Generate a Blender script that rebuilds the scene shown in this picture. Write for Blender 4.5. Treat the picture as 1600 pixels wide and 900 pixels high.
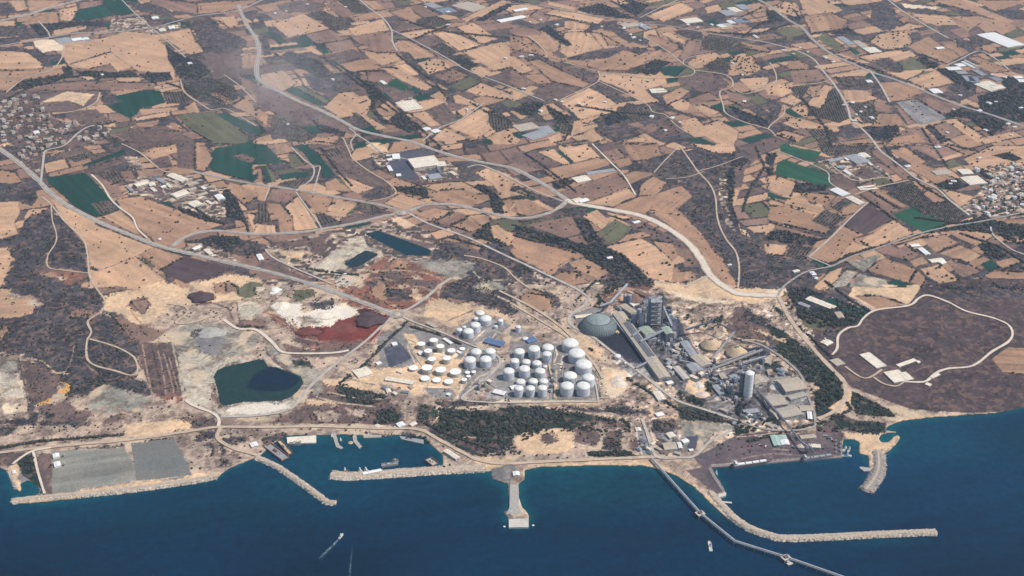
import bpy, bmesh, math, random
import numpy as np
from mathutils import Vector
random.seed(7); RNG = np.random.default_rng(7)
for o in list(bpy.data.objects): bpy.data.objects.remove(o)
SC = bpy.context.scene; COL = SC.collection
R = math.radians
# ------------------------------------------------------------ camera, sky, sun, exposure
CAM_H = 2100.0; PITCH = R(28.5); FPX = 1990.0
cam_d = bpy.data.cameras.new('camera'); cam = bpy.data.objects.new('camera', cam_d); COL.objects.link(cam)
cam.location = (0, 0, CAM_H); cam.rotation_euler = (math.pi/2-PITCH, 0, 0)
cam_d.sensor_width = 36; cam_d.lens = 36*FPX/1600; cam_d.clip_start = 5; cam_d.clip_end = 90000
SC.camera = cam
SUN_EL, SUN_AZ = R(52), R(97)          # azimuth clockwise from +Y (north): the sun stands to the right
world = bpy.data.worlds.new("World"); SC.world = world; world.use_nodes = True
nt = world.node_tree; nt.nodes.clear()
sky = nt.nodes.new('ShaderNodeTexSky'); sky.sky_type = 'NISHITA'; sky.sun_disc = False
sky.sun_elevation = SUN_EL; sky.sun_rotation = SUN_AZ
bg = nt.nodes.new('ShaderNodeBackground'); bg.inputs[1].default_value = 0.12
wo = nt.nodes.new('ShaderNodeOutputWorld')
nt.links.new(sky.outputs[0], bg.inputs[0]); nt.links.new(bg.outputs[0], wo.inputs[0])
sun_d = bpy.data.lights.new('sun', 'SUN'); sun_d.energy = 4.4; sun_d.angle = R(0.5); sun_d.color = (1, .95, .88)
sun = bpy.data.objects.new('sun', sun_d); COL.objects.link(sun)
sv = Vector((math.cos(SUN_EL)*math.sin(SUN_AZ), math.cos(SUN_EL)*math.cos(SUN_AZ), math.sin(SUN_EL)))
sun.rotation_euler = sv.to_track_quat('Z', 'Y').to_euler()
SC.view_settings.view_transform = 'Standard'; SC.view_settings.look = 'None'
SC.view_settings.gamma = 1; SC.view_settings.exposure = 0.0
SC.render.engine = 'CYCLES'
SC.cycles.max_bounces = 4; SC.cycles.diffuse_bounces = 2; SC.cycles.glossy_bounces = 2
SC.cycles.volume_bounces = 1; SC.cycles.transmission_bounces = 2

# ------------------------------------------------------------ maths: noise, terrain, picture point -> place on the ground
def _h(ix, iy, s):
    n = (ix.astype(np.int64)*374761393 + iy.astype(np.int64)*668265263 + s*1274126177) & 0x7fffffff
    n = ((n ^ (n >> 13))*1274126177) & 0x7fffffff
    n = (n ^ (n >> 16)) & 0xffff
    return n/65535.0
def vn(x, y, s=0):
    x = np.asarray(x, float); y = np.asarray(y, float)
    ix = np.floor(x); iy = np.floor(y); fx = x-ix; fy = y-iy
    fx = fx*fx*(3-2*fx); fy = fy*fy*(3-2*fy)
    a = _h(ix, iy, s); b = _h(ix+1, iy, s); c = _h(ix, iy+1, s); d = _h(ix+1, iy+1, s)
    return (a+(b-a)*fx)*(1-fy)+(c+(d-c)*fx)*fy
def fbm(x, y, s=0, o=3):
    v = 0; a = .5; t = 0
    for k in range(o):
        v = v+a*vn(x*2**k, y*2**k, s+k*17); t += a; a *= .5
    return v/t
CP, SP = math.cos(PITCH), math.sin(PITCH)
def ray(px, py):
    u = (np.asarray(px, float)-800)/FPX; v = -(np.asarray(py, float)-450)/FPX
    return u, CP+v*SP, -SP+v*CP
def flat(px, py, z=0.0):
    dx, dy, dz = ray(px, py); t = (z-CAM_H)/dz
    return dx*t, dy*t
# hills, pits and heaps: (px, py, rx, ry, height m)
FEAT = [(75,420,70,90,30),(60,500,80,60,22),(180,545,50,40,14),(235,225,60,26,16),(600,378,70,24,-14),(560,403,40,14,-8),
        (405,600,80,42,-16),(320,545,45,35,6),(735,465,60,22,9),(760,440,60,18,8),(640,300,60,20,5),
        (315,462,20,8,9),(480,488,30,9,7),(575,500,22,13,12),(490,520,28,7,7),(900,690,110,16,4),(170,630,90,30,8),
        (1440,520,110,50,9),(1330,480,40,20,3),(1130,330,60,90,8),(1050,280,50,40,6),(360,60,60,50,12),(120,85,110,30,10),
        (700,90,80,40,6),(960,90,60,30,10),(1250,160,60,40,6),(1480,60,90,40,8),(970,560,18,14,3)]
def hmac(px, py):
    px = np.asarray(px, float); py = np.asarray(py, float)
    x, y = flat(px, np.maximum(py, -300))
    coast = np.clip((640-py)/60, 0, 1)
    h = 3.2 + coast*(fbm(x/620, y/620, 3, 3)-.5)*20*np.clip((520-py)/120+.15, .15, 1)
    for fx, fy, rx, ry, a in FEAT:
        h = h+a*np.exp(-((px-fx)/rx)**2-((py-fy)/ry)**2)
    return np.maximum(h, 2.4)
def W(px, py, dz=0.0):
    """real place on the terrain seen at (px, py) of the photograph"""
    h = hmac(px, py)+dz
    dx, dy, dzz = ray(px, py); t = (h-CAM_H)/dzz
    return np.stack([dx*t, dy*t, h*np.ones_like(t)], -1)
def Wz(px, py, z):
    x, y = flat(px, py, z); return Vector((float(x), float(y), float(z)))
def WV(px, py, dz=0.0): return Vector([float(c) for c in W(px, py, dz)])
def mpp(px, py):
    p = W(px, py); return float((p[1]*CP-(p[2]-CAM_H)*SP)/FPX)
def L(c):     # display colour -> linear
    return tuple((v/255/12.92 if v/255 <= .04045 else ((v/255+.055)/1.055)**2.4) for v in c)

# ------------------------------------------------------------ objects and tags
def tag(o, label=None, cat=None, group=None, kind=None):
    if label: o['label'] = label
    if cat: o['category'] = cat
    if group: o['group'] = group
    if kind: o['kind'] = kind
    return o
def empty(name, loc, rz=0.0, label=None, cat=None, group=None):
    o = bpy.data.objects.new(name, None); COL.objects.link(o); o.location = loc; o.rotation_euler = (0, 0, rz)
    o.empty_display_size = 2
    return tag(o, label, cat, group)
class MB:
    def __init__(s): s.v = []; s.f = []; s.m = []; s.mi = 0
    def add(s, vs, fs):
        b = len(s.v); s.v += [tuple(v) for v in vs]
        for f in fs: s.f.append(tuple(b+i for i in f)); s.m.append(s.mi)
    def box(s, x0, x1, y0, y1, z0, z1):
        s.add([(x0,y0,z0),(x1,y0,z0),(x1,y1,z0),(x0,y1,z0),(x0,y0,z1),(x1,y0,z1),(x1,y1,z1),(x0,y1,z1)],
              [(0,3,2,1),(4,5,6,7),(0,1,5,4),(1,2,6,5),(2,3,7,6),(3,0,4,7)])
    def prism(s, pts, z0, z1, top=True, bot=False):
        n = len(pts); ar = sum(pts[i][0]*pts[(i+1)%n][1]-pts[(i+1)%n][0]*pts[i][1] for i in range(n))
        if ar < 0: pts = pts[::-1]
        vs = [(p[0],p[1],z0) for p in pts]+[(p[0],p[1],z1) for p in pts]
        fs = [(i,(i+1)%n,n+(i+1)%n,n+i) for i in range(n)]
        if top: fs.append(tuple(range(n, 2*n)))
        if bot: fs.append(tuple(range(n))[::-1])
        s.add(vs, fs)
    def lathe(s, prof, n=28, cx=0, cy=0, cap=True):
        vs = []
        for r, z in prof:
            for k in range(n):
                a = 2*math.pi*k/n; vs.append((cx+r*math.cos(a), cy+r*math.sin(a), z))
        fs = [(j*n+k, j*n+(k+1)%n, (j+1)*n+(k+1)%n, (j+1)*n+k) for j in range(len(prof)-1) for k in range(n)]
        if cap: fs.append(tuple((len(prof)-1)*n+k for k in range(n)))
        s.add(vs, fs)
    def beam(s, a, b, w, h=None):
        a = Vector(a); b = Vector(b); h = h or w; d = (b-a)
        if d.length < 1e-6: return
        d.normalize(); up = Vector((0,0,1)) if abs(d.z) < .95 else Vector((1,0,0))
        x = d.cross(up).normalized()*w/2; y = x.normalized().cross(d).normalized()*h/2
        vs = [p+i*x+j*y for p in (a, b) for i, j in ((-1,-1),(1,-1),(1,1),(-1,1))]
        s.add(vs, [(0,1,2,3),(7,6,5,4),(0,4,5,1),(1,5,6,2),(2,6,7,3),(3,7,4,0)])
    def build(s, name, mat, parent=None, smooth=False):
        me = bpy.data.meshes.new(name); me.from_pydata(s.v, [], s.f)
        mats = mat if isinstance(mat, (list, tuple)) else [mat]
        for m in mats: me.materials.append(m)
        if len(mats) > 1: me.polygons.foreach_set('material_index', s.m)
        if smooth: me.polygons.foreach_set('use_smooth', [True]*len(s.f))
        o = bpy.data.objects.new(name, me); COL.objects.link(o)
        if parent: o.parent = parent
        return o
def copy_tree(o, parent=None):
    c = o.copy(); COL.objects.link(c)
    if parent: c.parent = parent
    for ch in list(o.children): copy_tree(ch, c)
    return c
# ------------------------------------------------------------ materials
MATS = {}
def mat(name, col, rough=.85, var=.18, scale=.08, bump=0.0, metal=0.0, spec=.3, streak=False):
    if name in MATS: return MATS[name]
    m = bpy.data.materials.new(name); m.use_nodes = True; n = m.node_tree; b = n.nodes['Principled BSDF']
    b.inputs['Roughness'].default_value = rough; b.inputs['Metallic'].default_value = metal
    b.inputs['Specular IOR Level'].default_value = spec
    tc = n.nodes.new('ShaderNodeTexCoord'); mp = n.nodes.new('ShaderNodeMapping')
    n.links.new(tc.outputs['Object'], mp.inputs[0])
    if streak: mp.inputs['Scale'].default_value = (1, 1, .12)
    no = n.nodes.new('ShaderNodeTexNoise'); no.inputs['Scale'].default_value = scale; no.inputs['Detail'].default_value = 5
    n.links.new(mp.outputs[0], no.inputs['Vector'])
    cr = n.nodes.new('ShaderNodeValToRGB'); cr.color_ramp.elements[0].position = .3; cr.color_ramp.elements[1].position = .7
    a = [max(0, c*(1-var)) for c in col]; d = [min(1, c*(1+var)) for c in col]
    cr.color_ramp.elements[0].color = (*a, 1); cr.color_ramp.elements[1].color = (*d, 1)
    n.links.new(no.outputs[0], cr.inputs[0]); n.links.new(cr.outputs[0], b.inputs['Base Color'])
    if bump:
        bu = n.nodes.new('ShaderNodeBump'); bu.inputs['Strength'].default_value = .6; bu.inputs['Distance'].default_value = bump
        n.links.new(no.outputs[0], bu.inputs['Height']); n.links.new(bu.outputs[0], b.inputs['Normal'])
    MATS[name] = m; return m
def M(kind):
    D = dict(
        white=((.74,.72,.68),.6), cream=((.68,.60,.48),.8), beige=((.42,.35,.27),.85), gray=((.30,.30,.31),.7),
        darkgray=((.13,.135,.15),.7), steel=((.36,.38,.41),.5), bluegray=((.17,.20,.26),.6), green=((.30,.35,.28),.7),
        wall=((.50,.46,.40),.85), wallgray=((.28,.27,.27),.85), terracotta=((.34,.19,.14),.9), concrete=((.36,.33,.29),.9),
        blue=((.10,.16,.28),.6), red=((.26,.08,.06),.7), black=((.02,.022,.028),.6), glass=((.05,.06,.08),.25),
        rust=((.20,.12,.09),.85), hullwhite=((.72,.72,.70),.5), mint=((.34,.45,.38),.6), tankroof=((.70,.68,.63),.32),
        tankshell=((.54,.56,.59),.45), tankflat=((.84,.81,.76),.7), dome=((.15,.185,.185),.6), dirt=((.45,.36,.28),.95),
        yard=((.17,.15,.155),.9), ochre=((.52,.38,.24),.9))
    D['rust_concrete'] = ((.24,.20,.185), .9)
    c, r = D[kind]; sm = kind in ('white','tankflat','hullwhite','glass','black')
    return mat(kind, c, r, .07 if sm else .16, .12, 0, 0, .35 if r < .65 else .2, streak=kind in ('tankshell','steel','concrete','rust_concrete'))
# ------------------------------------------------------------ survey of the ground: class then corner points
# (tile number, corner points at four times the size of the photograph, relative to the tile's corner)
FIELDS = {
0: """k 0,0 60,20 100,60 60,85 0,90|s 60,0 150,0 170,60 110,75|t 170,0 400,0 210,90 180,70|b 500,10 620,0 640,30 500,60
g 455,125 490,60 650,30 715,85 715,95 560,125|g 640,0 760,0 850,80 760,100 720,95 650,25|g 650,150 880,120 905,155 680,190
s4 370,60 480,35 485,60 440,130 380,130|t 130,150 200,110 360,70 370,140 290,165|s 0,140 100,130 100,170 0,175|s 330,190 480,165 490,195 340,225
k 770,0 860,20 990,10 1090,90 1070,110 870,70|b 870,0 1060,0 1230,20 1240,90 1100,70|s 860,0 940,0 950,10 880,25|t 1230,20 1600,0 1500,50 1240,90
q 700,120 900,110 940,180 1130,140 1120,190 900,210 680,195|k 0,170 170,160 180,220 60,230 0,230|K 180,150 640,130 650,170 500,160 340,190 250,230|K 250,170 290,180 310,230 240,215
s4 350,270 640,240 780,200 930,210 1040,290 1050,380 1090,430 1090,510 1060,450 860,445 700,460 430,410 380,330|w 210,260 240,245 340,250 400,290 395,315 310,320 270,330 220,290|y 335,240 430,232 540,220 600,225 560,255 370,275
s 440,400 690,325 850,440 700,460|b 560,430 690,400 740,450 640,465|b 750,440 820,420 860,445 770,455|s6 0,330 150,310 260,390 270,430 150,440 0,450|k 0,310 100,290 250,320 330,420 290,430 250,380 170,330 60,320
t9 0,450 380,420 400,450 180,490 130,500 60,570 0,580|K 390,410 450,420 460,470 300,530 60,570 140,500 400,470|K 470,440 850,455 860,480 640,490 620,500 500,470|b6 110,570 300,530 500,510 950,520 960,560 600,560 200,580
s 720,490 870,480 880,515 740,515|s 480,480 560,470 600,495 540,500|K 870,460 1060,450 1080,500 960,520 900,490|k 640,570 720,590 750,640 690,680 640,640
g 720,600 900,560 1000,565 1035,640 950,665 870,670 860,710 810,740 700,690 690,660 760,630 730,610|o 1015,575 1140,570 1200,620 1150,650 1040,650|o 1135,510 1300,480 1460,540 1500,600 1420,670 1300,650 1170,590
t 1290,590 1350,570 1450,620 1500,610 1440,650 1400,660|s3 1030,210 1190,180 1230,260 1275,320 1190,340 1060,260|s 1300,110 1470,100 1490,150 1430,175 1370,130|k 1180,150 1290,130 1540,250 1540,290 1420,350 1270,330 1220,200|p 1270,330 1500,330 1540,420 1480,460 1300,440
K 1030,280 1100,330 1250,380 1320,450 1240,500 1120,490 1070,400|t 1510,350 1590,330 1580,430 1510,430|k 1500,80 1600,60 1600,160|b 1480,470 1600,530 1600,620 1540,560|t 1450,660 1530,610 1600,670 1600,740
s 870,680 1110,670 1110,690 880,720|s 830,740 1040,700 1050,725 850,755|s 1150,670 1220,630 1250,700 1190,700|s 610,770 720,750 720,795 640,790|t 840,770 1000,750 980,780 870,790|t 1055,770 1100,770 1135,820 1090,820
p 720,840 850,790 1050,790 1220,880 1200,900 830,900|m 1100,720 1340,700 1500,810 1560,860 1540,900 1340,900 1180,800|g 1350,710 1440,715 1590,790 1600,850 1510,810|g 1540,890 1600,870 1600,900|p 400,700 600,680 700,760 560,790 420,740
p 0,570 400,560 620,570 600,640 480,700 300,700 250,900 0,900|c 250,640 420,570 590,590 520,660 440,630|s 250,720 540,780 480,800 300,740|p 260,720 560,800 540,900 200,900|o 590,830 640,820 760,880 700,900""",
1: """p 130,30 280,0 420,20 430,60 300,80 150,70|s5 95,150 290,85 460,180 200,235|b 430,30 490,5 620,90 550,115|o 500,0 620,0 730,75 620,90|t 600,110 720,75 780,100 640,140|s 570,180 790,120 835,190 620,225
o 330,80 400,60 600,150 560,190 460,170|g 225,245 310,220 370,275 290,295|b 310,215 470,185 560,250 370,275|s 295,300 350,285 430,345 400,350|g 370,285 420,275 470,325 425,340|b 425,275 590,245 620,300 460,335
p 410,350 610,305 680,360 470,400|t 480,410 680,365 760,425 510,465|K 160,340 210,320 400,380 490,470 420,480 250,420|b 600,240 850,200 875,310 760,340 700,300|s 670,310 760,330 880,330 915,375 790,410 700,360
t 880,250 960,250 1130,350 970,375 900,330|p 950,240 1110,220 1160,265 1070,300|o 1070,300 1160,265 1260,330 1180,360|s 1110,210 1200,190 1410,280 1270,320|s3 1250,170 1360,140 1510,245 1410,275|s3 900,205 1090,175 1130,215 950,240
s 1290,320 1530,260 1600,300 1600,420 1490,445|K 1190,360 1280,345 1390,405 1330,435|s 1330,430 1400,410 1480,450 1410,490|b6 1100,470 1230,430 1330,465 1200,520|m 1220,530 1340,475 1410,515 1290,570|p 1420,490 1600,430 1600,560
s3 1310,570 1410,515 1600,590 1600,625 1420,600|s12 1010,390 1130,360 1220,420 1080,465|s4 780,420 890,425 1110,550 1060,570 900,500|s 860,400 950,400 1050,460 960,470|k 900,320 960,330 1080,480 1200,560 1230,590 1180,580 1040,480 930,390
b 690,450 760,440 860,480 810,530 700,500|G 820,530 870,490 955,540 925,570|g 950,560 985,540 1040,570 1030,590|p 760,540 900,560 1000,600 870,630|q 870,640 970,600 1040,660 920,690
s 420,670 520,580 650,560 730,640 690,720 820,800 750,810 620,700 510,720|s 540,580 600,575 690,630 650,645|s 20,470 170,440 260,520 180,570 40,530|g 175,565 230,540 440,655 400,665|m 240,540 290,535 465,630 440,650
k 290,460 650,450 660,520 440,590 350,560|p 560,540 660,530 720,600 640,600|K 650,500 720,510 800,620 740,640 780,740 900,790 800,770 720,700 720,620|p 1050,690 1180,640 1260,740 1160,780|s 975,720 1050,700 1160,785 1080,790|t 770,660 830,630 900,670 830,700
K 830,740 900,700 1040,800 960,830 870,790|t 1080,600 1170,560 1200,600 1180,640|s 1060,510 1100,500 1210,560 1170,560|s 1225,600 1260,590 1395,650 1380,670 1240,640|p 1190,650 1250,640 1310,665 1250,700|s 1250,700 1310,665 1355,690 1290,730
s 1200,790 1420,665 1490,690 1450,760 1490,800 1380,865|s 1090,870 1180,795 1340,870 1200,900|s4 1440,860 1560,800 1600,820 1600,900 1480,890|o 1450,690 1500,680 1600,760 1590,800 1500,830 1460,780|g 60,200 100,195 190,260 150,280
p 0,520 400,690 640,830 600,840 440,810 0,660|K 340,740 400,770 560,830 550,860 400,820|o 100,740 180,750 380,850 310,890 200,880 90,790|t 320,880 380,855 520,890 500,900|g 0,760 60,820 0,850|t 0,670 80,720 70,790 0,740|t 0,860 90,840 110,880 0,890
t 830,70 930,50 1040,110 970,140 860,90|b 950,40 1030,25 1150,95 1050,110|m 1040,20 1070,10 1240,60 1170,85|q 1220,30 1300,-10 1450,40 1350,70|s 1280,120 1540,0 1600,10 1370,110 1320,140|K 1370,125 1590,10 1600,40 1420,135|p 820,125 920,130 1000,165 880,190
t 650,0 750,0 800,60 740,65|m 870,0 960,0 1000,20 900,30|k 20,220 80,260 100,340 50,350|o 980,150 1130,100 1230,140 1130,170 1050,175|k 1180,90 1260,60 1340,70 1280,110""",
2: """s 205,90 250,60 580,115 530,150|s 215,0 400,45 390,65 230,30|K 400,60 450,40 560,20 760,110 730,120 480,85|K 600,0 750,0 860,30 780,100 700,60|s 610,0 700,0 740,20 690,35|s 870,85 1060,15 1150,60 950,140|m 0,0 180,0 170,30|b 110,100 160,60 240,100 200,150
k 0,100 140,150 100,170 0,150|b 0,170 150,180 190,215 0,215|s 330,130 380,130 500,160 470,185 330,180|s3 330,200 480,200 570,300 350,360 290,310|s 490,200 560,210 700,290 580,305|t 105,225 210,215 330,295 250,330 330,380 200,360|K 170,180 230,160 380,280 340,290
t14 0,220 100,235 200,310 200,350 0,310|t4 510,410 700,310 780,330 870,330 930,310 970,360 870,370 700,440 560,440|k 400,350 540,330 760,300 860,310 800,345 700,310 560,360|t 560,210 660,250 850,310 780,300 600,280|t 850,220 900,225 1060,290 1000,330 940,290 830,240|s 920,210 980,200 1085,255 1080,275
b 1050,350 1100,250 1170,260 1180,310 1120,350 1050,380|o 1180,260 1230,210 1430,240 1340,320 1190,310|o 1350,320 1420,270 1500,290 1480,320|t 1430,260 1600,300 1600,330 1440,300|s4 1090,400 1150,350 1270,325 1330,370 1200,420 1130,430|s38 1370,350 1500,350 1560,430 1480,470 1350,470
o 1190,410 1310,360 1370,420 1330,450 1230,440|K 830,400 900,370 1000,390 940,420 900,470 830,460|g 910,430 980,410 1090,420 1020,480 950,470|o 700,450 830,400 820,450 780,465|s4 550,450 760,460 960,490 970,520 830,560 920,640 830,650 700,560 550,500
k 480,540 540,520 730,620 660,640 560,600|s7 295,635 480,550 590,600 660,650 650,700 560,715 430,750 380,700|p 120,570 250,510 440,560 300,620 180,620|t 100,380 170,370 480,520 440,550 250,510 170,440|s 0,340 130,440 60,465 0,430|b 0,430 60,470 150,520 60,560 0,540|s 0,565 100,600 0,640
p9 170,370 260,380 530,490 500,520 300,440|k 370,420 460,440 530,480 500,490|t 330,370 480,380 470,415 340,395|p 1030,490 1200,450 1350,510 1340,550 1150,545 1050,530|s 1420,490 1580,480 1600,490 1600,540 1510,565 1450,530|t 1370,520 1420,510 1510,570 1440,580
t 940,600 1050,545 1110,570 1030,630 970,655|s 985,655 1060,620 1110,640 1100,690 1030,690|b 1090,620 1230,575 1290,610 1130,660|s 1130,670 1190,655 1310,700 1250,725|k 880,640 950,650 1060,700 1230,740 1210,760 1000,700 900,700|s 1040,760 1150,730 1200,780 1290,750 1420,820 1400,900 1310,900 1060,780
g 1250,660 1310,640 1340,690 1300,700|K 1350,660 1600,750 1600,800 1430,750|b 1340,560 1390,580 1500,620 1440,660 1360,630|o 680,690 720,640 800,660 870,720 760,770|b 790,800 880,770 930,800 860,840|k 510,800 620,750 800,800 790,850 660,890 540,840|K 570,740 640,700 740,740 600,790
s 440,840 500,800 580,870 500,900|s 680,890 820,850 870,900|p5 930,720 1000,720 1090,830 960,860 900,790|s 225,860 290,830 320,880 250,895|s 370,780 430,770 450,810 330,880|s 440,770 470,720 560,710 540,740 480,770|K 0,680 120,620 200,650 150,720 60,720|K 200,650 380,740 360,790 270,760
o 0,770 150,700 270,800 150,870|o 280,760 390,750 370,850 300,830|s 0,840 60,880 0,900|k 620,150 700,190 860,250 840,290 700,250 600,180|k 560,130 660,130 630,200 570,190|k 1000,190 1180,190 1200,250 1090,240|q 660,130 830,140 860,170 830,190 680,165|t 1150,470 1160,460""",
3: """s16 0,50 100,10 180,20 210,90 150,110 100,90|K 0,50 90,95 100,120 0,140|s3 200,0 350,0 470,60 400,90 270,110 220,60|t 220,100 400,80 500,130 460,180 270,210|k 650,40 770,30 800,80 800,180 720,190 640,150|t 810,130 870,90 900,100 850,150|w 830,20 1060,45 1050,60 860,50
k 840,55 1000,50 1110,80 1060,100 900,80|s4 890,80 1120,100 1250,150 1060,160 960,130|t 1030,10 1200,0 1540,130 1500,150 1300,80|t 1290,0 1590,0 1540,40 1420,70|t 1120,100 1300,100 1500,140 1560,180 1470,220 1330,140 1250,200|k 1440,80 1600,60 1600,150 1500,120
s16 630,260 700,210 870,190 900,270 850,300 730,310|s 740,200 890,145 1000,165 890,190|k 890,200 960,200 950,260 900,250|b 930,200 1060,170 1080,200 960,225|t 870,290 1000,230 1200,350 1120,400 960,340|t 1090,270 1160,260 1260,330 1210,350|k 1170,240 1350,260 1280,320 1180,290
t 1320,300 1390,280 1440,310 1390,335|s 1440,370 1600,310 1600,350 1500,400|K 370,200 500,165 550,200 400,215|m 40,190 150,165 240,210 130,240|m 300,240 360,200 480,300 430,320|b 440,330 560,300 620,330 550,370|G 490,300 520,290 580,335 550,345|s 570,350 800,310 850,320 640,380
s 750,360 890,325 930,350 800,385|m 820,390 920,360 1000,430 870,440|K 925,370 960,360 1080,400 1040,430 990,420|t 1250,360 1310,350 1490,430 1430,450|t 1300,340 1350,330 1400,365 1350,375|p 600,410 660,390 730,430 700,450|k 680,380 740,360 860,430 830,460 730,440
s 740,460 960,435 980,445 870,500 800,490|s 870,500 1050,440 1170,520 980,555|t 700,520 820,510 980,580 860,615 740,590|s 390,470 570,440 630,455 600,480 400,485|s 470,560 620,565 640,625 480,625|b 640,640 720,630 770,700 660,700|o 420,490 630,490 640,550 470,550
o 490,640 660,640 690,770 600,775|s 530,740 600,780 560,790 520,760|t 690,710 800,710 880,790 650,790|k 640,480 670,470 760,640 720,630 650,600|y 800,640 930,620 1120,740 950,785|b 940,625 1010,610 1220,660 1080,710|b 790,660 810,655 930,770 880,780|s3 1110,750 1170,740 1370,860 1310,890
b 1020,790 1110,760 1220,830 1140,875|K 980,790 1020,780 1140,880 1080,895|K 600,800 810,785 840,840 700,890 640,870|b 770,830 940,790 1070,890 1020,900 930,830 800,855|t 790,860 930,835 1010,900 740,900|s 1350,880 1440,850 1460,890|t 120,380 190,375 260,430 130,430|b 140,440 300,430 380,500 160,525
s4 0,540 120,520 150,570 90,605 20,590|s 70,630 150,590 220,630 160,660|o 150,540 270,530 220,610 160,590|s 270,620 350,530 400,540 390,620 320,685 250,650|t 260,540 330,530 320,600 270,610|o 380,570 430,540 510,740 440,770 340,740 250,720 260,660 340,680|k 0,600 90,660 60,740 0,790
s5 140,680 200,650 260,700 240,740|s8 90,740 150,730 390,790 370,810 200,800|t10 40,840 90,810 230,850 180,890|o 230,800 400,810 450,880 330,900|k 430,790 520,770 590,850 480,870|K 1460,560 1600,540 1600,800 1500,760 1330,700 1310,600|K 1040,430 1180,420 1310,500 1300,580 1180,520
p14 1250,740 1350,710 1490,760 1500,830 1390,850|K 1100,720 1250,650 1500,760 1400,850 1250,740|k 1110,550 1190,520 1300,590 1180,640|K 1440,480 1600,500 1600,560 1480,560|t 1520,430 1600,400 1600,470|k 0,100 60,130 50,180 0,170""",
4: """o 410,90 560,40 610,75 470,115|g 515,130 770,35 790,60 520,145|p 540,160 780,85 800,110 600,180|p 350,60 520,20 560,40 400,90|g 300,205 530,180 570,210 690,340 750,410 630,450 600,460 480,400 300,240|o 570,370 700,350 750,400 630,445|b 610,210 690,195 780,325 700,335|o 600,190 740,155 800,240 720,255
t 730,345 880,325 990,370 1390,505 1200,560 1060,630 920,570 870,530 840,460 760,410|s 640,455 750,415 840,490 870,560 820,550|s 320,340 500,440 650,520 960,640 860,700 620,780 560,770 540,640 410,490|s3 620,790 850,705 1030,845 880,900 560,900 550,820 560,780|t 870,695 970,645 1160,705 1000,790|P 1000,790 1160,700 1440,775 1330,820 1160,875
s 0,380 110,360 125,430 90,490 130,590 70,600 0,560|s 0,660 40,650 80,710 10,890 0,900|t4 0,90 90,170 140,240 80,250 0,200|k 0,200 90,250 200,250 240,330 200,390 120,360 0,340|k 150,480 300,420 350,520 340,620 300,650 280,760 200,800 380,850 530,850 500,900 10,900 80,720 20,590 120,560|k 200,480 330,430 400,470 540,640 540,800 300,770 300,680 250,560
s 150,460 180,410 310,400 260,430 200,440 160,490|e 300,780 540,800 560,810 520,860 400,870|q 780,240 900,190 1190,190 1400,290 1410,460 1330,490 1100,380 900,320 800,330|b 960,170 1050,160 1020,200 900,200|p 900,240 1000,240 1030,330 930,310|P 1010,270 1080,290 1040,310|K 1110,390 1380,480 1320,490 1130,430|K 1420,280 1470,330 1550,490 1510,480 1420,460 1390,290
t 1440,240 1600,290 1600,340 1530,380 1420,270|s 1540,430 1600,440 1600,560|g 1310,70 1350,20 1480,0 1600,0 1600,240 1330,170 1300,130|p 1445,75 1520,60 1600,90 1560,120|t 1220,0 1280,0 1330,90 1280,170 1220,160|p 1100,0 1220,0 1230,160 1110,150|s 890,70 980,20 1090,0 1110,50 940,90|p 930,100 1050,70 1080,130 1000,150|p 750,0 900,0 1000,0 880,55
q 1130,650 1260,620 1420,690 1520,740 1300,700|k 1150,620 1330,570 1600,610 1600,700 1500,700 1330,660 1250,620|K 1330,575 1480,580 1500,620 1350,640|c 1180,870 1450,810 1600,850 1600,900 1200,900|c 880,900 1030,850 1130,900|q 780,80 860,80 900,160 840,180|p 140,60 260,60 240,220 150,130""",
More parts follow.
